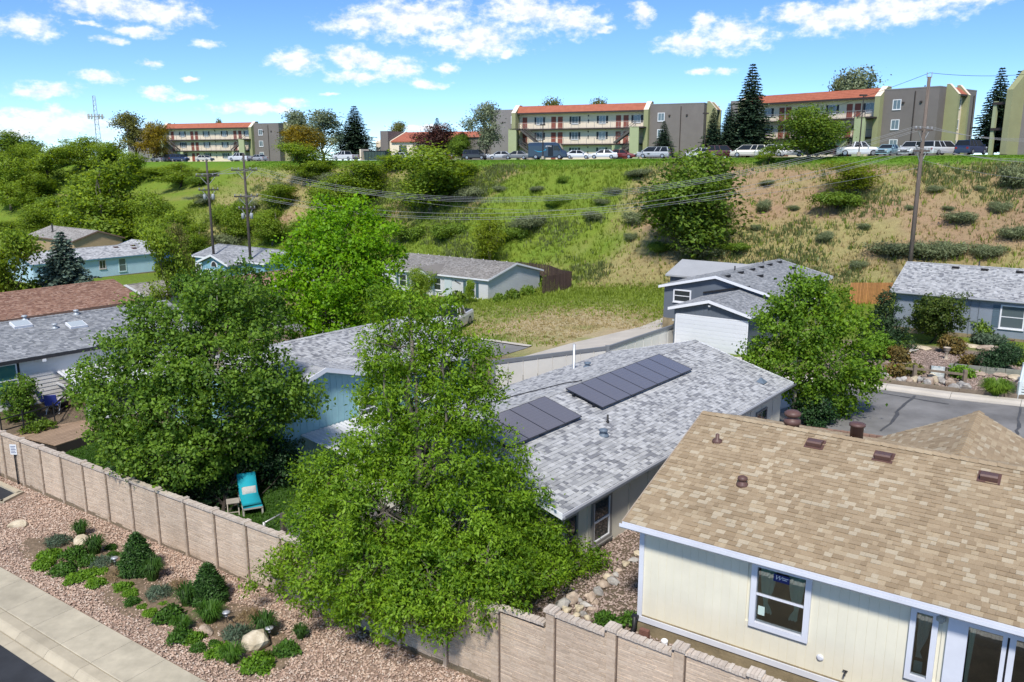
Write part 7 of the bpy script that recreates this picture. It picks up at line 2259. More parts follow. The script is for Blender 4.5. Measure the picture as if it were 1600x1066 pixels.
    for i, (px, py, r, fl, m, lab) in enumerate(((28, 822, .36, .42, stone_tan, 'flat pale boulder alone on the gravel at left'), (129, 850, .32, .75, stone_tan, 'pale boulder among tussocks near the wall'), (322, 990, .24, .75, stone_red, 'small orange rock below the second dwarf spruce'), (403, 1012, .44, .75, stone_tan, 'big rounded tan boulder at the right end of the bed'),
                                                  (352, 964, .10, .6, stone_red, 'small flat rock beside the second garden light'))):
        p = at_bed(px, py)
        o = obj('boulder', rock_mesh('boulder', 40 + i, m, r, fl)); o.location = (p[0], p[1], p[2] + r * fl * .42); o.rotation_euler = (0, 0, .6 + i)
        tag(o, lab, 'boulder', 'boulders of the street bed')
    for px, py, lab in ((181, 888, 'garden path light left of the larger dwarf spruce'), (355, 975, 'garden path light right of the second dwarf spruce'), (422, 1000, 'garden path light by the dark tussock near the ash')):
        p = at_bed(px, py)
        r = thing('path_light', lab, 'garden light', p, 0, 'path lights in the street bed')
        MB().tube([(0, 0, -.05), (0, 0, .32)], .014, 6).build('stake', black_metal, r)
        MB().lathe([(.05, .30), (.055, .36), (.12, .37), (.11, .395), (.03, .42), (.0, .425)], 14).build('cap', P('light_cap', (.45, .46, .48), .35, .05, metal=.4), r, True)
        MB().lathe([(.04, .25), (.045, .30)], 10).build('lens', P('light_lens', (.5, .5, .48), .3, .03), r)
    # sign by the parking bay
    p = at_bed(29, 757)
    r = thing('parking_sign', 'small white lettered sign on a dark post by the parking bay', 'sign', p, R(-5))
    MB().box(-.025, .025, -.02, .02, -.2, 1.72).build('post', black_metal, r)
    pl = MB().box(-.15, .15, -.035, -.02, 1.35, 1.80).build('plate', P('sign_white', (.68, .70, .72), .5, .03), r)
    for k in range(5): MB().box(-.11, .11 - .03 * (k % 2), -.038, -.0352, 1.42 + k * .07, 1.45 + k * .07).build('lettering', P('sign_ink', (.10, .12, .2), .6, .05), pl)
    # drip cable
    mb = MB(); mb.tube([at_bed(362, 972)[:2] + (at_bed(362, 972)[2] + .05,), at_bed(375, 980)[:2] + (at_bed(375, 980)[2] + .06,), at_bed(388, 988)[:2] + (at_bed(388, 988)[2] + .05,)], .018, 5)
    tag(mb.build('drip_hose', black_metal), 'black drip hose beside the second garden light', 'hose')


build_bed()


# ------------------------------------------------------------------ yards behind the wall
def build_yards():
    lawn_m = P('lawn_base', (.045, .10, .015), .95, .25, 4.0, bump=.03, bscale=80)
    sheet('lawn', ((-36.5, 15.3), (-20.6, 20.6)), .03, lawn_m, 'green lawn strip behind the precast wall', .7)
    rng = np.random.default_rng(3)
    s = rng.uniform(-36.3, -20.8, 9000); t = rng.uniform(15.35, 20.4, 9000)
    x, y = s * ES[0] + t * ET[0], s * ES[1] + t * ET[1]
    grass_tufts('lawn_grass', 'mown lawn grass behind the wall', np.stack([x, y, gz(x, y) + .03], 1), rng.uniform(.05, .09, len(s)), leaf_mat('leaf_lawn', (.035, .10, .01), (.09, .19, .02), .3), rng, blades=4, w=.02, spread=.2)
    # lounger
    p = at_z(396, 806, .45); zb = gz1(p[0], p[1]) + .03
    lg = thing('sun_lounger', 'turquoise cushioned sun lounger on the lawn behind the wall', 'sun lounger', (p[0], p[1], zb), R(24))
    fr = P('lounger_frame', (.42, .40, .36), .6, .06)
    mb = MB()
    for sx in (-.33, .33): mb.box(sx - .025, sx + .025, 0, 1.95, .24, .30)
    mb.box(-.33, .33, 0, .05, .24, .30); mb.box(-.33, .33, 1.2, 1.25, .24, .30); mb.box(-.33, .33, 1.9, 1.95, .24, .30); mb.build('frame', fr, lg)
    for sx in (-.33, .33):
        for sy in (.05, 1.85): MB().box(sx - .03, sx + .03, sy - .03, sy + .03, -.02, .25).build('leg', fr, lg)
    tq = P('turquoise_fabric', (.010, .34, .43), .8, .06, 3.0)
    def cushion(nm, a, b, w, th, parent, m):
        mb = MB(); n = 6
        for i in range(n + 1):
            t = i / n; e = .03 * (1 if 0 < i < n else 0)
            c = [a[k] + (b[k] - a[k]) * t for k in range(3)]
            d = Vector((b[0] - a[0], b[1] - a[1], b[2] - a[2])).normalized(); up = Vector((1, 0, 0)).cross(d)
            for (x, h) in ((-w, 0), (-w - .012, th * .5), (-w + .02, th + e * .4), (0, th + e), (w - .02, th + e * .4), (w + .012, th * .5), (w, 0)): mb.v.append((c[0] + x, c[1] + up.y * h, c[2] + up.z * h))
        for i in range(n):
            for k in range(7): mb.f.append((i * 7 + k, i * 7 + (k + 1) % 7, (i + 1) * 7 + (k + 1) % 7, (i + 1) * 7 + k))
        mb.f.append(tuple(range(7))); mb.f.append(tuple(n * 7 + k for k in range(7))[::-1])
        return mb.build(nm, m, parent, True)
    cushion('seat_cushion', (0, .0, .31), (0, 1.18, .31), .33, .10, lg, tq)
    cushion('back_cushion', (0, 1.20, .33), (0, 1.72, .98), .33, .10, lg, tq)
    mb = MB(); mb.bar((0, 1.3, .30), (0, 1.75, .92), .6, .03); mb.bar((.25, 1.7, .86), (.25, 1.9, .28), .03, .03); mb.bar((-.25, 1.7, .86), (-.25, 1.9, .28), .03, .03); mb.build('back_frame', fr, lg)
    bpy.context.view_layer.update()
    pw = lg.matrix_basis @ Vector((0.02, 1.17, .52))
    mb = MB(); bm_pts = []
    for i in range(9):
        for j in range(7):
            u, v = i / 8 * 2 - 1, j / 6 * 2 - 1
            th = .075 * (1 - u * u) ** .5 * (1 - v * v) ** .5
            mb.v.append((.25 * u, -th, .15 * v)); 
    for i in range(8):
        for j in range(6): mb.f.append((i * 7 + j, (i + 1) * 7 + j, (i + 1) * 7 + j + 1, i * 7 + j + 1))
    n0 = len(mb.v)
    for i in range(9):
        for j in range(7):
            u, v = i / 8 * 2 - 1, j / 6 * 2 - 1; mb.v.append((.25 * u, .075 * (1 - u * u) ** .5 * (1 - v * v) ** .5, .15 * v))
    for i in range(8):
        for j in range(6): mb.f.append((n0 + i * 7 + j, n0 + i * 7 + j + 1, n0 + (i + 1) * 7 + j + 1, n0 + (i + 1) * 7 + j))
    pil = mb.build('pillow', P('pillow_grey', (.46, .45, .43), .9, .12, 25), smooth=True, loc=pw); pil.rotation_euler = (R(-38), 0, R(24))
    tag(pil, 'pale grey lumbar pillow lying on the turquoise lounger', 'pillow')
    # folding side table
    p = at_z(365, 803, .45); zb = gz1(p[0], p[1]) + .03
    tb = thing('side_table', 'small pale folding side table left of the lounger', 'table', (p[0], p[1], zb), R(20))
    wd = P('weathered_wood', (.38, .34, .29), .8, .15, 6, objvar=.08)
    for k in range(5): MB().box(-.22, .22, -.22 + k * .09, -.22 + k * .09 + .08, .48, .505).build('slat', wd, tb)
    for sx in (-.19, .19):
        MB().bar((sx, -.2, 0), (sx, .18, .48), .03, .035).build('leg', wd, tb); MB().bar((sx * .86, .2, 0), (sx * .86, -.18, .48), .03, .035).build('leg', wd, tb)
    MB().bar((-.19, -.12, .1), (.19, -.12, .1), .025, .03).build('stretcher', wd, tb)
    # patio pavers, gate and pipe at the ash trunk
    pv = tag(obj('brick_patio', None), 'small reddish paver patio right of the lounger lawn', kind='structure')
    pm = P('paver_red', (.30, .17, .13), .9, .15, 4, objvar=.12)
    q = MB().box(0, .28, 0, .28, 0, .05); pme = bpy.data.meshes.new('paver'); pme.from_pydata(q.v, [], q.f); pme.materials.append(pm)
    for i in range(6):
        for j in range(7):
            s, t = -20.9 + i * .295, 15.5 + j * .295; x, y = W(s, t)
            o = obj('paver', pme, pv, (x, y, gz1(x, y) + .03)); o.rotation_euler = (0, 0, A_S)
    x, y = W(-20.0, 15.9)
    gt = thing('yard_gate', 'lilac-white gate panel with dark post behind the wall near the ash', 'gate', (x, y, gz1(x, y)), R(54))
    MB().box(-.06, .06, -.06, .06, -.1, 1.55).build('post', P('post_brown', (.10, .08, .07), .8, .1), gt)
    for k in range(6): MB().box(.08 + k * .2, .27 + k * .2, -.02, .02, .05, 1.35).build('panel_board', P('lilac_panel', (.52, .50, .56), .7, .05), gt)
    a = at_z(413, 828, .5); b = at_z(444, 813, .5)
    mb = MB(); mb.tube([(a[0], a[1], a[2] + .25), (b[0], b[1], b[2] + .3)], .03, 8); mb.tube([(a[0], a[1], a[2] - .1), (a[0], a[1], a[2] + .28)], .05, 8)
    tag(mb.build('yard_pipe', P('galv2', (.5, .5, .5), .4, .05, metal=.5), smooth=True), 'thin galvanised pipe on the lawn right of the lounger', 'pipe')
    # deck
    c0, c1, c3 = at_z(20, 680, 1.0), at_z(78, 701, 1.0), at_z(105, 655, 1.0)
    ux, uy = c3[0] - c0[0], c3[1] - c0[1]; vx, vy = c1[0] - c0[0], c1[1] - c0[1]
    dk = thing('timber_deck', 'low timber deck beside the lap-sided house', 'deck', (c0[0], c0[1], 1.0), math.atan2(uy, ux))
    Lu = math.hypot(ux, uy) + .8; Wv = 3.0
    dm = P('deck_wood', (.36, .25, .17), .8, .12, 3, stretch=(1, 1, 1), objvar=.14)
    n = 16
    for k in range(n): MB().box(0, Lu, -.14 - k * (Wv / n), -k * (Wv / n) + .025, -.035, 0).build('plank', dm, dk)
    MB().box(.05, Lu - .05, -Wv + .05, 0, -.45, -.04).build('deck_frame', P('deck_dark', (.05, .04, .035), .8, .1), dk)
    # black rail fence
    bf = thing('rail_fence', 'low black metal rail fence in front of the lap-sided house', 'fence')
    pts = [at_z(px, py, 1.2) for px, py in ((-20, 690), (4, 682), (38, 672), (86, 658), (106, 640))]
    for q in pts: MB().tube([(q[0], q[1], gz1(q[0], q[1]) - .1), (q[0], q[1], 2.1)], .03, 6).build('post', black_metal, bf)
    for a, b in zip(pts[:-1], pts[1:]):
        for z in (1.95, 1.45): MB().bar((a[0], a[1], z), (b[0], b[1], z), .04, .05).build('rail', black_metal, bf)
    # folding chairs, parasol, planter
    blue = P('chair_blue', (.030, .05, .27), .7, .06)
    for i, (px, py, rz, lab) in enumerate(((74, 636, 150, 'dark blue folding chair nearer the window by the lap siding'), (84, 640, 195, 'blue folding chair nearer the porch post'))):
        p = at_z(px, py, 1.4); ch = thing('folding_chair', lab, 'chair', (p[0], p[1], gz1(p[0], p[1])), R(rz), 'blue chairs by the lap-sided house')
        MB().box(-.26, .26, -.26, .26, .42, .46).build('seat', blue, ch)
        MB().add([(-.27, .24, .45), (.27, .24, .45), (.27, .40, .98), (-.27, .40, .98), (-.27, .27, .44), (.27, .27, .44), (.27, .43, .97), (-.27, .43, .97)], [(0, 1, 2, 3), (7, 6, 5, 4), (0, 4, 5, 1), (1, 5, 6, 2), (2, 6, 7, 3), (3, 7, 4, 0)]).build('backrest', blue, ch)
        for sx in (-.27, .27):
            MB().bar((sx, -.25, 0), (sx, .26, .46), .03, .03).build('leg', white_trim, ch); MB().bar((sx, .28, 0), (sx, -.24, .45), .03, .03).build('leg', white_trim, ch)
            MB().box(sx - .02, sx + .02, -.25, .32, .64, .67).build('armrest', white_trim, ch)
    p = at_z(43, 622, 1.45); um = thing('folded_parasol', 'folded blue parasol standing against the lap siding', 'parasol', (p[0], p[1], gz1(p[0], p[1])))
    MB().tube([(0, 0, 0), (0, 0, 2.3)], .025, 8).build('pole', white_trim, um); MB().lathe([(.05, .9), (.17, 1.0), (.13, 1.3), (.15, 1.6), (.09, 2.0), (.02, 2.35)], 9).build('canopy', P('parasol_blue', (.10, .12, .30), .8, .2, 8), um); MB().lathe([(.25, 0), (.25, .06), (.05, .09)], 12).build('base', black_metal, um)
    p = at_z(99, 634, 1.4); pt = thing('planter', 'round dark planter beside the porch post', 'planter', (p[0], p[1], gz1(p[0], p[1])))
    MB().lathe([(.18, 0), (.26, .35), (.28, .42), (.24, .42), (.22, .36)], 14).build('pot', black_metal, pt, True); MB().lathe([(.0, .355), (.21, .36), (.1, .37)], 12).build('soil', bark_dark, pt)
    # plants at the rail fence
    for i, (px, py, lab) in enumerate(((66, 664, 'low green plant behind the black rail fence'), (50, 668, 'second low plant behind the black rail fence near the sapling'))):
        p = at_z(px, py, 1.2); r = thing('yard_plant', lab, 'plant', (p[0], p[1], gz1(p[0], p[1])))
        obj('foliage', mound_mesh('foliage', 260, .45, .5, .1, .06, L_ELM, 70 + i), r); MB().tube([(0, 0, -.05), (0, 0, .3)], .02, 5).build('stem', bark_dark, r)
    # rocks in the side yard of the cream house
    rng2 = random.Random(4)
    spots = [(878, 948, .30), (893, 940, .34), (905, 955, .20), (915, 948, .2), (922, 936, .22), (900, 965, .16), (912, 962, .15), (925, 955, .17), (885, 958, .2), (935, 928, .22), (942, 918, .24), (950, 905, .2), (958, 912, .26), (968, 895, .2), (978, 885, .2), (990, 878, .2), (930, 944, .14), (918, 968, .14), (905, 940, .15), (875, 962, .16), (996, 868, .18), (962, 900, .14)]
    mats = (stone_grey, stone_red, stone_tan)
    rocks = [rock_mesh('garden_rock', 80 + k, mats[k % 3], 1.0, .75, 2) for k in range(6)]
    for i, (px, py, r) in enumerate(spots):
        p = at_z(px, py, 1.15); z = gz1(p[0], p[1]); p = at_z(px, py, z)
        o = obj('garden_rock', rocks[i % 6]); o.location = (p[0], p[1], z + r * .35); r *= .78; o.scale = (r, r, r * rng2.uniform(.7, 1.1)); o.rotation_euler = (rng2.uniform(-.2, .2), rng2.uniform(-.2, .2), rng2.uniform(0, 6))
        tag(o, 'rough rock in the heap between the ash tree and cream house', 'rock', 'rock heap by the cream house')
    # litter of small things at the foundation
    p = (4.2, 19.0)
    def th(u, v): return (2.724 + u * math.cos(-.6) - v * math.sin(-.6), 18.756 + u * math.sin(-.6) + v * math.cos(-.6))
    x, y = th(1.18, .05); o = thing('white_pipe', 'short white pipe standing by the cream house foundation', 'pipe', (x, y, 1.28)); MB().lathe([(.075, -.1), (.075, .26), (.06, .26), (.06, .1)], 14).build('tube', white_trim, o, True); MB().lathe([(.085, .20), (.085, .24)], 14).build('collar', white_trim, o)
    x, y = th(.30, .18); o = thing('downspout', 'black downspout elbow at the corner of the cream house', 'downspout', (x, y, 1.3), -.6); MB().tube([(0, 0, .52), (0, 0, .2), (-.05, -.22, -.02)], .06, 8).build('pipe', black_metal, o, True); MB().box(-.08, .08, -.03, .09, .46, .53).build('bracket', black_metal, o)
    x, y = th(.62, .10); o = thing('brick_stack', 'small stack of red bricks by the cream house corner', 'bricks', (x, y, 1.28), -.6)
    for k in range(5): MB().box(-.12, .12, -.06, .06, k * .065, k * .065 + .058).build('brick', P('brick_red', (.19, .09, .07), .9, .15, 8, objvar=.1), o)
    x, y = th(2.0, -.2); o = obj('flat_rock', rock_mesh('flat_rock', 99, stone_red, .22, .3)); o.location = (x, y, 1.34); tag(o, 'flat orange rock on soil by the white pipe', 'rock')
    for i, (px, py, lab) in enumerate(((945, 970, 'small weed clump behind the wall by the rock heap'), (985, 972, 'weed clump at the cream house corner'), (958, 980, 'low weeds just behind the wall cap'))):
        p = at_z(px, py, 1.35); r = thing('weed_clump', lab, 'plant', (p[0], p[1], gz1(p[0], p[1]))); obj('foliage', mound_mesh('foliage', 160, .25, .3, .09, .04, L_GRASSY, 90 + i), r); MB().tube([(0, 0, -.05), (0, 0, .15)], .012, 5).build('stem', bark_dark, r)
    mb = MB(); pts = [at_z(px, py, 1.42) for px, py in ((950, 962), (975, 970), (992, 975))]; mb.tube([(q[0], q[1], gz1(q[0], q[1]) + .05) for q in pts], .05, 6)
    tag(mb.build('edging_log', P('log_dark', (.07, .055, .045), .9, .2)), 'dark edging strip along the mauve gravel', 'edging')
    # pale fence with grey cap behind the solar roof
    fp = thing('panel_fence', 'off-white panel fence with grey cap between solar roof and concrete drive', 'fence')
    P1, P2, P3 = at_z(770, 567, 2.0), at_z(949, 544, 2.0), at_z(1055, 509, 2.0)
    cap = P('fence_cap', (.19, .205, .225), .7, .06); pan = P('fence_panel', (.68, .67, .63), .7, .04, objvar=.03)
    for a, b in ((P1, P2), (P2, P3)):
        n = 8; 
        for k in range(n):
            t0, t1 = k / n + .004, (k + 1) / n - .004
            MB().bar((a[0] + (b[0] - a[0]) * t0, a[1] + (b[1] - a[1]) * t0, 1.12), (a[0] + (b[0] - a[0]) * t1, a[1] + (b[1] - a[1]) * t1, 1.12), .05, 1.7).build('panel', pan, fp)
        MB().bar((a[0], a[1], 2.02), (b[0], b[1], 2.02), .14, .2).build('cap_rail', cap, fp)
    for q in (P1, P2, P3): MB().box(q[0] - .11, q[0] + .11, q[1] - .11, q[1] + .11, 0, 2.16).build('post', cap, fp)
    # cedar fence
    cf_ = thing('cedar_fence', 'orange cedar board fence between the slate and blue-grey houses', 'fence')
    a, b = at_z(1326, 478, 1.5), at_z(1392, 474, 1.7); n = 26
    cm = P('cedar', (.42, .20, .075), .8, .12, 4, objvar=.18)
    for k in range(n):
        t0, t1 = k / n + .003, (k + 1) / n - .003
        MB().bar((a[0] + (b[0] - a[0]) * t0, a[1] + (b[1] - a[1]) * t0, 2.4), (a[0] + (b[0] - a[0]) * t1, a[1] + (b[1] - a[1]) * t1, 2.4), .03, 1.95).build('board', cm, cf_)
    # dark fence by the white house
    df = thing('dark_fence', 'dark brown board fence behind the white house gable', 'fence')
    w3 = [at_z(px, py, -.75) for px, py in ((838, 440), (893, 432), (893, 452), (846, 458))]
    c_ = at_z(893, 452, -.8); pts = [at_z(847, 463, -1.0), c_, (c_[0] - 2.2, c_[1] + 3.5), (c_[0] - 6.0, c_[1] + 6.5)]
    dm2 = P('fence_dark', (.075, .048, .042), .85, .15, 4, objvar=.2)
    for a, b in zip(pts[:-1], pts[1:]):
        n = max(8, int(math.hypot(b[0] - a[0], b[1] - a[1]) / .22))
        for k in range(n):
            t0, t1 = k / n + .006, (k + 1) / n - .006
            pa = (a[0] + (b[0] - a[0]) * t0, a[1] + (b[1] - a[1]) * t0); pb = (a[0] + (b[0] - a[0]) * t1, a[1] + (b[1] - a[1]) * t1); zg = gz1(*pa)
            MB().bar((pa[0], pa[1], zg + .9), (pb[0], pb[1], zg + .9), .03, 1.9).build('board', dm2, df)
    for i, (px, py, sc, lab) in enumerate(((800, 472, 1.2, 'low plants along the white house gable, near end'), (825, 464, 1.2, 'low plants along the white house gable, middle'), (847, 452, 1.5, 'leafy vine at the dark fence corner'), (715, 482, 1.6, 'dark bush beside the white house door'), (780, 478, 1.0, 'plant at the front corner of the white house'))):
        p = at_z(px, py, -1.0); r = thing('yard_plant', lab, 'plant', (p[0], p[1], gz1(p[0], p[1]))); o = obj('foliage', mound_mesh('foliage', 200, .6, .6, .16, .1, L_ELM, 110 + i), r); o.scale = (sc, sc, sc * 1.3); MB().tube([(0, 0, -.05), (0, 0, .4)], .03, 5).build('stem', bark_dark, r)


build_yards()


# ------------------------------------------------------------------ rock garden across the lane
def build_rock_garden():
    def g(px, py, z=1.35):
        p = at_z(px, py, z); zz = gz1(p[0], p[1]); p = at_z(px, py, zz); return (p[0], p[1], gz1(p[0], p[1]))
    G = 'rocks edging the rock garden'
    rr = random.Random(6)
    meshes = [rock_mesh('edging_rock', 120 + k, (stone_grey, stone_red, stone_tan, stone_grey)[k % 4], 1, .8) for k in range(8)]
    spots = [(1380, 592), (1388, 596), (1396, 598), (1404, 598), (1412, 597), (1420, 598), (1429, 597), (1436, 598), (1445, 596), (1452, 600), (1460, 599), (1468, 600), (1476, 602), (1484, 604), (1492, 605), (1500, 606), (1506, 609), (1464, 605), (1455, 592), (1490, 611), (1448, 603)]
    for i, (px, py) in enumerate(spots):
        p = g(px, py); r = rr.uniform(.16, .34); o = obj('edging_rock', meshes[i % 8]); o.location = (p[0], p[1], p[2] + r * .5); o.scale = (r, r, r); o.rotation_euler = (0, 0, rr.uniform(0, 6)); tag(o, 'rock in the row edging the rock garden above the kerb', 'rock', G)
    for i, (px, py, r, lab) in enumerate(((1512, 588, .5, 'pale slab upright at the end of the split rail'), (1546, 546, .7, 'round flat red stone on the garden bank'), (1520, 542, .5, 'pale flagstone left of the round red stone'), (1590, 555, .8, 'tan flagstone at the right edge of the garden'), (1563, 588, .4, 'reddish flat stone on the gravel'), (1530, 586, .4, 'pink flat stone below the sleeper wall'), (1588, 592, .5, 'pale flat stone near the footbridge'), (1505, 541, .5, 'small tan flagstone behind the urn'), (1440, 545, .5, 'tan boulder near the rust shrub'), (1395, 562, .45, 'grey boulder near the aspen'))):
        p = g(px, py); o = obj('flagstone', rock_mesh('flagstone', 140 + i, (stone_tan, stone_red, stone_tan, stone_tan, stone_red, stone_red, stone_tan, stone_tan, stone_tan, stone_grey)[i], r, .28)); o.location = (p[0], p[1], p[2] + .08); o.rotation_euler = (0, 0, rr.uniform(0, 6)); tag(o, lab, 'stone')
    oldw = P('old_timber', (.22, .175, .13), .9, .2, 4, bump=.01, bscale=20)
    # timber edge above the kerb
    te = thing('timber_edging', 'long low timber edging above the lane kerb', 'edging')
    for k in range(7):
        a, b = W(-12.5 + k * 2.0, 46.45), W(-12.5 + k * 2.0 + 1.97, 46.45)
        MB().bar((a[0], a[1], gz1(*a) + .28), (b[0], b[1], gz1(*b) + .28), .12, .22).build('timber', oldw, te)
    # split rail fence
    sf = thing('split_rail_fence', 'weathered split rail fence in the rock garden', 'fence')
    pp = [g(1372, 584), g(1428, 592), g(1506, 600)]
    for q in pp: MB().box(q[0] - .09, q[0] + .09, q[1] - .09, q[1] + .09, q[2] - .1, q[2] + .75).build('post', oldw, sf)
    for a, b in zip(pp[:-1], pp[1:]): MB().bar((a[0], a[1], a[2] + .55), (b[0], b[1], b[2] + .50), .1, .11).build('rail', oldw, sf)
    # framed panel
    p = g(1464, 592); fr = thing('picture_board', 'dark framed pale blue picture panel standing in the rock garden', 'panel', p, R(-28))
    mb = MB(); mb.box(-.42, -.34, -.05, .05, 0, .68); mb.box(.34, .42, -.05, .05, 0, .68); mb.build('frame', bark_dark, fr)
    MB().box(-.335, .335, -.02, .02, .1, .68).build('picture', P('panel_blue', (.42, .55, .60), .6, .35, 5, col2=(.62, .62, .58)), fr)
    # urn on a pedestal
    p = g(1478, 562); ur = thing('stone_urn', 'stone urn on a slender pedestal in the rock garden', 'urn', p)
    cs = P('urn_stone', (.42, .36, .29), .9, .12, 6)
    MB().lathe([(.14, 0), (.14, .06), (.09, .09), (.08, .4), (.12, .44)], 12).build('pedestal', cs, ur, True); MB().lathe([(.08, .44), (.17, .55), (.20, .72), (.22, .74), (.18, .74), (.14, .6)], 14).build('bowl', cs, ur, True)
    # sleeper wall
    sw = thing('sleeper_wall', 'grey-green sleeper retaining wall across the rock garden', 'retaining wall')
    a, b = g(1482, 578), g(1600, 590)
    gs = P('sleeper_green', (.24, .25, .21), .9, .15, 4, objvar=.1)
    for r in range(2):
        for k in range(4):
            t0, t1 = k / 4 + .003, (k + 1) / 4 - .003
            MB().bar((a[0] + (b[0] - a[0]) * t0, a[1] + (b[1] - a[1]) * t0, a[2] + (b[2] - a[2]) * t0 + .1 + r * .19), (a[0] + (b[0] - a[0]) * t1, a[1] + (b[1] - a[1]) * t1, a[2] + (b[2] - a[2]) * t1 + .1 + r * .19), .18, .18).build('sleeper', gs, sw)
    # driftwood
    p, q = g(1412, 566), g(1430, 546); mb = MB(); mb.tube([(p[0], p[1], p[2] + .12), ((p[0] + q[0]) / 2, (p[1] + q[1]) / 2, p[2] + .3), (q[0], q[1], q[2] + .2)], [.09, .08, .04], 7); q2 = g(1424, 556); mb.tube([((p[0] + q[0]) / 2, (p[1] + q[1]) / 2, p[2] + .3), (q2[0] + .4, q2[1], q2[2] + .4)], [.06, .02], 6)
    tag(mb.build('driftwood', P('driftwood', (.5, .47, .42), .9, .15), smooth=True), 'pale driftwood branch in the rock garden', 'driftwood')
    # footbridge rail
    fb = thing('footbridge', 'white-railed footbridge cut off by the right frame edge', 'footbridge')
    p = g(1590, 628); wt_ = P('bridge_white', (.60, .66, .66), .6, .06)
    base = Vector(p); dirv = Vector((ET[0], ET[1], 0))
    arc = [base + dirv * (k * .5) + Vector((0, 0, .95 + .55 * math.sin(math.pi * min(1, k / 8)))) for k in range(9)]
    MB().tube([tuple(v) for v in arc], .07, 6).build('handrail', wt_, fb)
    MB().tube([tuple(v - Vector((0, 0, .5))) for v in arc], .05, 6).build('lower_rail', wt_, fb)
    for k in (0, 4, 8): v = arc[k]; MB().box(v.x - .07, v.x + .07, v.y - .07, v.y + .07, p[2] - .1, v.z + .08).build('post', wt_, fb)
    off = Vector((ES[0], ES[1], 0)) * .7
    for k in range(16):
        v = base + dirv * (k * .26) + Vector((0, 0, .12 + .5 * math.sin(math.pi * min(1, k / 16)))); a_ = v; b_ = v + off * 1.6
        MB().bar(tuple(a_), tuple(b_), .24, .05).build('plank', wt_, fb)
    # shrubs
    def shrub(name, label, px, py, top, w, leafm, seed, nl=6, per=36, ncl=120, L=.14, Wd=.09, kind='round', cr=.22):
        p = g(px, py); dep = p[1] * math.cos(PITCH) - (p[2] - CAM_H) * math.sin(PITCH)
        h = at_y(px, top, p[1])[2] - p[2]; wm = w * dep / FPX / 2
        root = thing(name, label, 'shrub', p, 0, 'shrubs of the rock garden')
        rng = np.random.default_rng(seed); lob = []
        if kind == 'round':
            for i in range(nl): lob.append((rng.normal() * wm * .35, rng.normal() * wm * .35, h * (.35 + .4 * rng.random()), wm * .6, wm * .6, h * .32))
        else:
            for i in range(7): f = i / 6; lob.append((rng.normal() * .1, rng.normal() * .1, h * (.12 + .8 * f), wm * (1 - .8 * f) + .1, wm * (1 - .8 * f) + .1, h * .14))
        make_tree(root, lob, leafm, bark_dark, ncl, per, cr, L, Wd, trunk_r=.05, seed=seed, twigs=10, inner=.4)
    L_JUN = leaf_mat('leaf_juniper', (.014, .038, .014), (.055, .105, .035), .15)
    shrub('juniper_shrub', 'dark upright juniper left of the round bush', 1380, 548, 452, 74, L_JUN, 201, kind='cone', ncl=340, L=.14, Wd=.05)
    shrub('round_bush', 'large round yellow-green bush against the blue-grey house', 1452, 536, 453, 86, leaf_mat('leaf_bush', (.030, .065, .010), (.125, .175, .025), .3), 202, nl=9, ncl=340)
    shrub('dark_mound_shrub', 'dense dark green mound shrub right of the urn', 1556, 580, 536, 48, leaf_mat('leaf_mound', (.018, .050, .016), (.050, .105, .040), .15), 203, nl=7, ncl=240, L=.10, Wd=.05)
    shrub('rust_shrub', 'reddish brown shrub before the round bush', 1486, 552, 528, 32, L_RUST, 204, ncl=150)
    shrub('amber_shrub', 'amber yellow shrub near the aspen', 1402, 566, 546, 22, L_RUST, 205, ncl=120)
    shrub('weeping_shrub', 'bright green weeping shrub at the aspen edge', 1365, 562, 524, 40, L_COVER, 206, ncl=150)
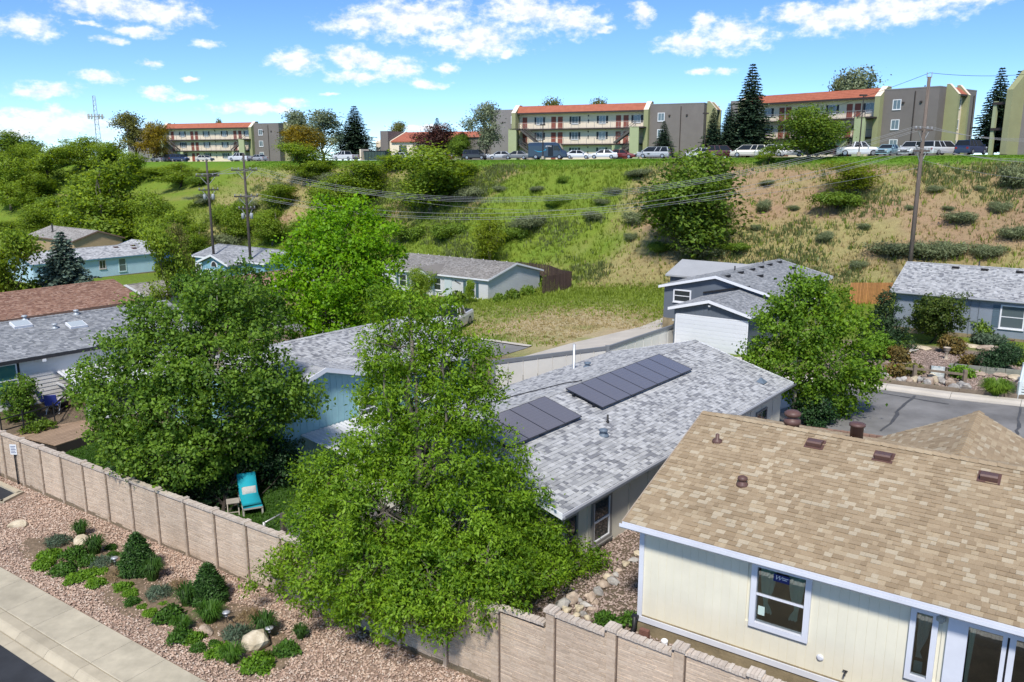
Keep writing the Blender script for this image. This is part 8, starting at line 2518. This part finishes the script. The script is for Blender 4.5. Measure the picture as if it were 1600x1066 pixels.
    shrub('low_green_shrub', 'low dark shrub between weeping shrub and juniper', 1392, 548, 524, 36, L_ELM, 207, ncl=100)
    shrub('window_shrub', 'young leafy shrub by the window of the blue-grey house', 1531, 528, 498, 28, L_ELM, 208, ncl=90)
    shrub('bronze_shrub', 'bronze tinged shrub left of the dark mound', 1514, 572, 560, 17, L_RUST, 209, ncl=90)
    shrub('blue_cover_shrub', 'blue-green ground cover below the window', 1545, 536, 527, 40, L_BLUEGR, 210, ncl=140)
    shrub('corner_shrub', 'green shrub at the right edge beyond the mound', 1592, 570, 552, 30, L_ELM, 211, ncl=80)
    shrub('fence_shrub', 'mixed green shrub behind the split rail', 1420, 584, 572, 20, L_OLIVE, 212, ncl=90)
    shrub('rail_shrub', 'maroon tinged shrub behind the rail post', 1398, 588, 572, 20, L_RUST, 213, ncl=90)
    shrub('lime_cover', 'lime ground cover right of the framed panel', 1498, 590, 576, 34, L_COVER, 214, ncl=90)
    p = g(1556, 622); r = thing('fountain_grass', 'bright arching fountain grass at the lane kerb', 'ornamental grass', p); obj('blades', blades_mesh('blades', 1100, 1.0, .95, leaf_mat('blade_bright', (.07, .15, .015), (.20, .32, .04), .35), 31, w=.02, arch=.8), r)
    for i, (px, py, lab) in enumerate(((1395, 602, 'weed tuft at the kerb near the aspen'), (1440, 608, 'weed tuft at the kerb below the rocks'), (1462, 611, 'second weed tuft at the kerb below the rocks'), (1585, 560, 'green tuft by the tan flagstone'))):
        p = g(px, py); r = thing('weed_tuft', lab, 'plant', p); obj('blades', blades_mesh('blades', 200, .35, .3, L_GRASSY, 40 + i), r)
    # low block edging on the near side of the lane
    be = thing('block_edging', 'row of red-brown edging blocks along the near lane edge', 'edging')
    q = MB().box(0, .28, 0, .16, 0, .2); bme = bpy.data.meshes.new('block'); bme.from_pydata(q.v, [], q.f); bme.materials.append(P('block_red', (.27, .17, .13), .9, .15, 5, objvar=.15))
    for k in range(22):
        x, y = W(-9.8 + k * .3, 36.9); o = obj('block', bme, be, (x, y, gz1(x, y) + .05)); o.rotation_euler = (0, 0, A_S)


build_rock_garden()
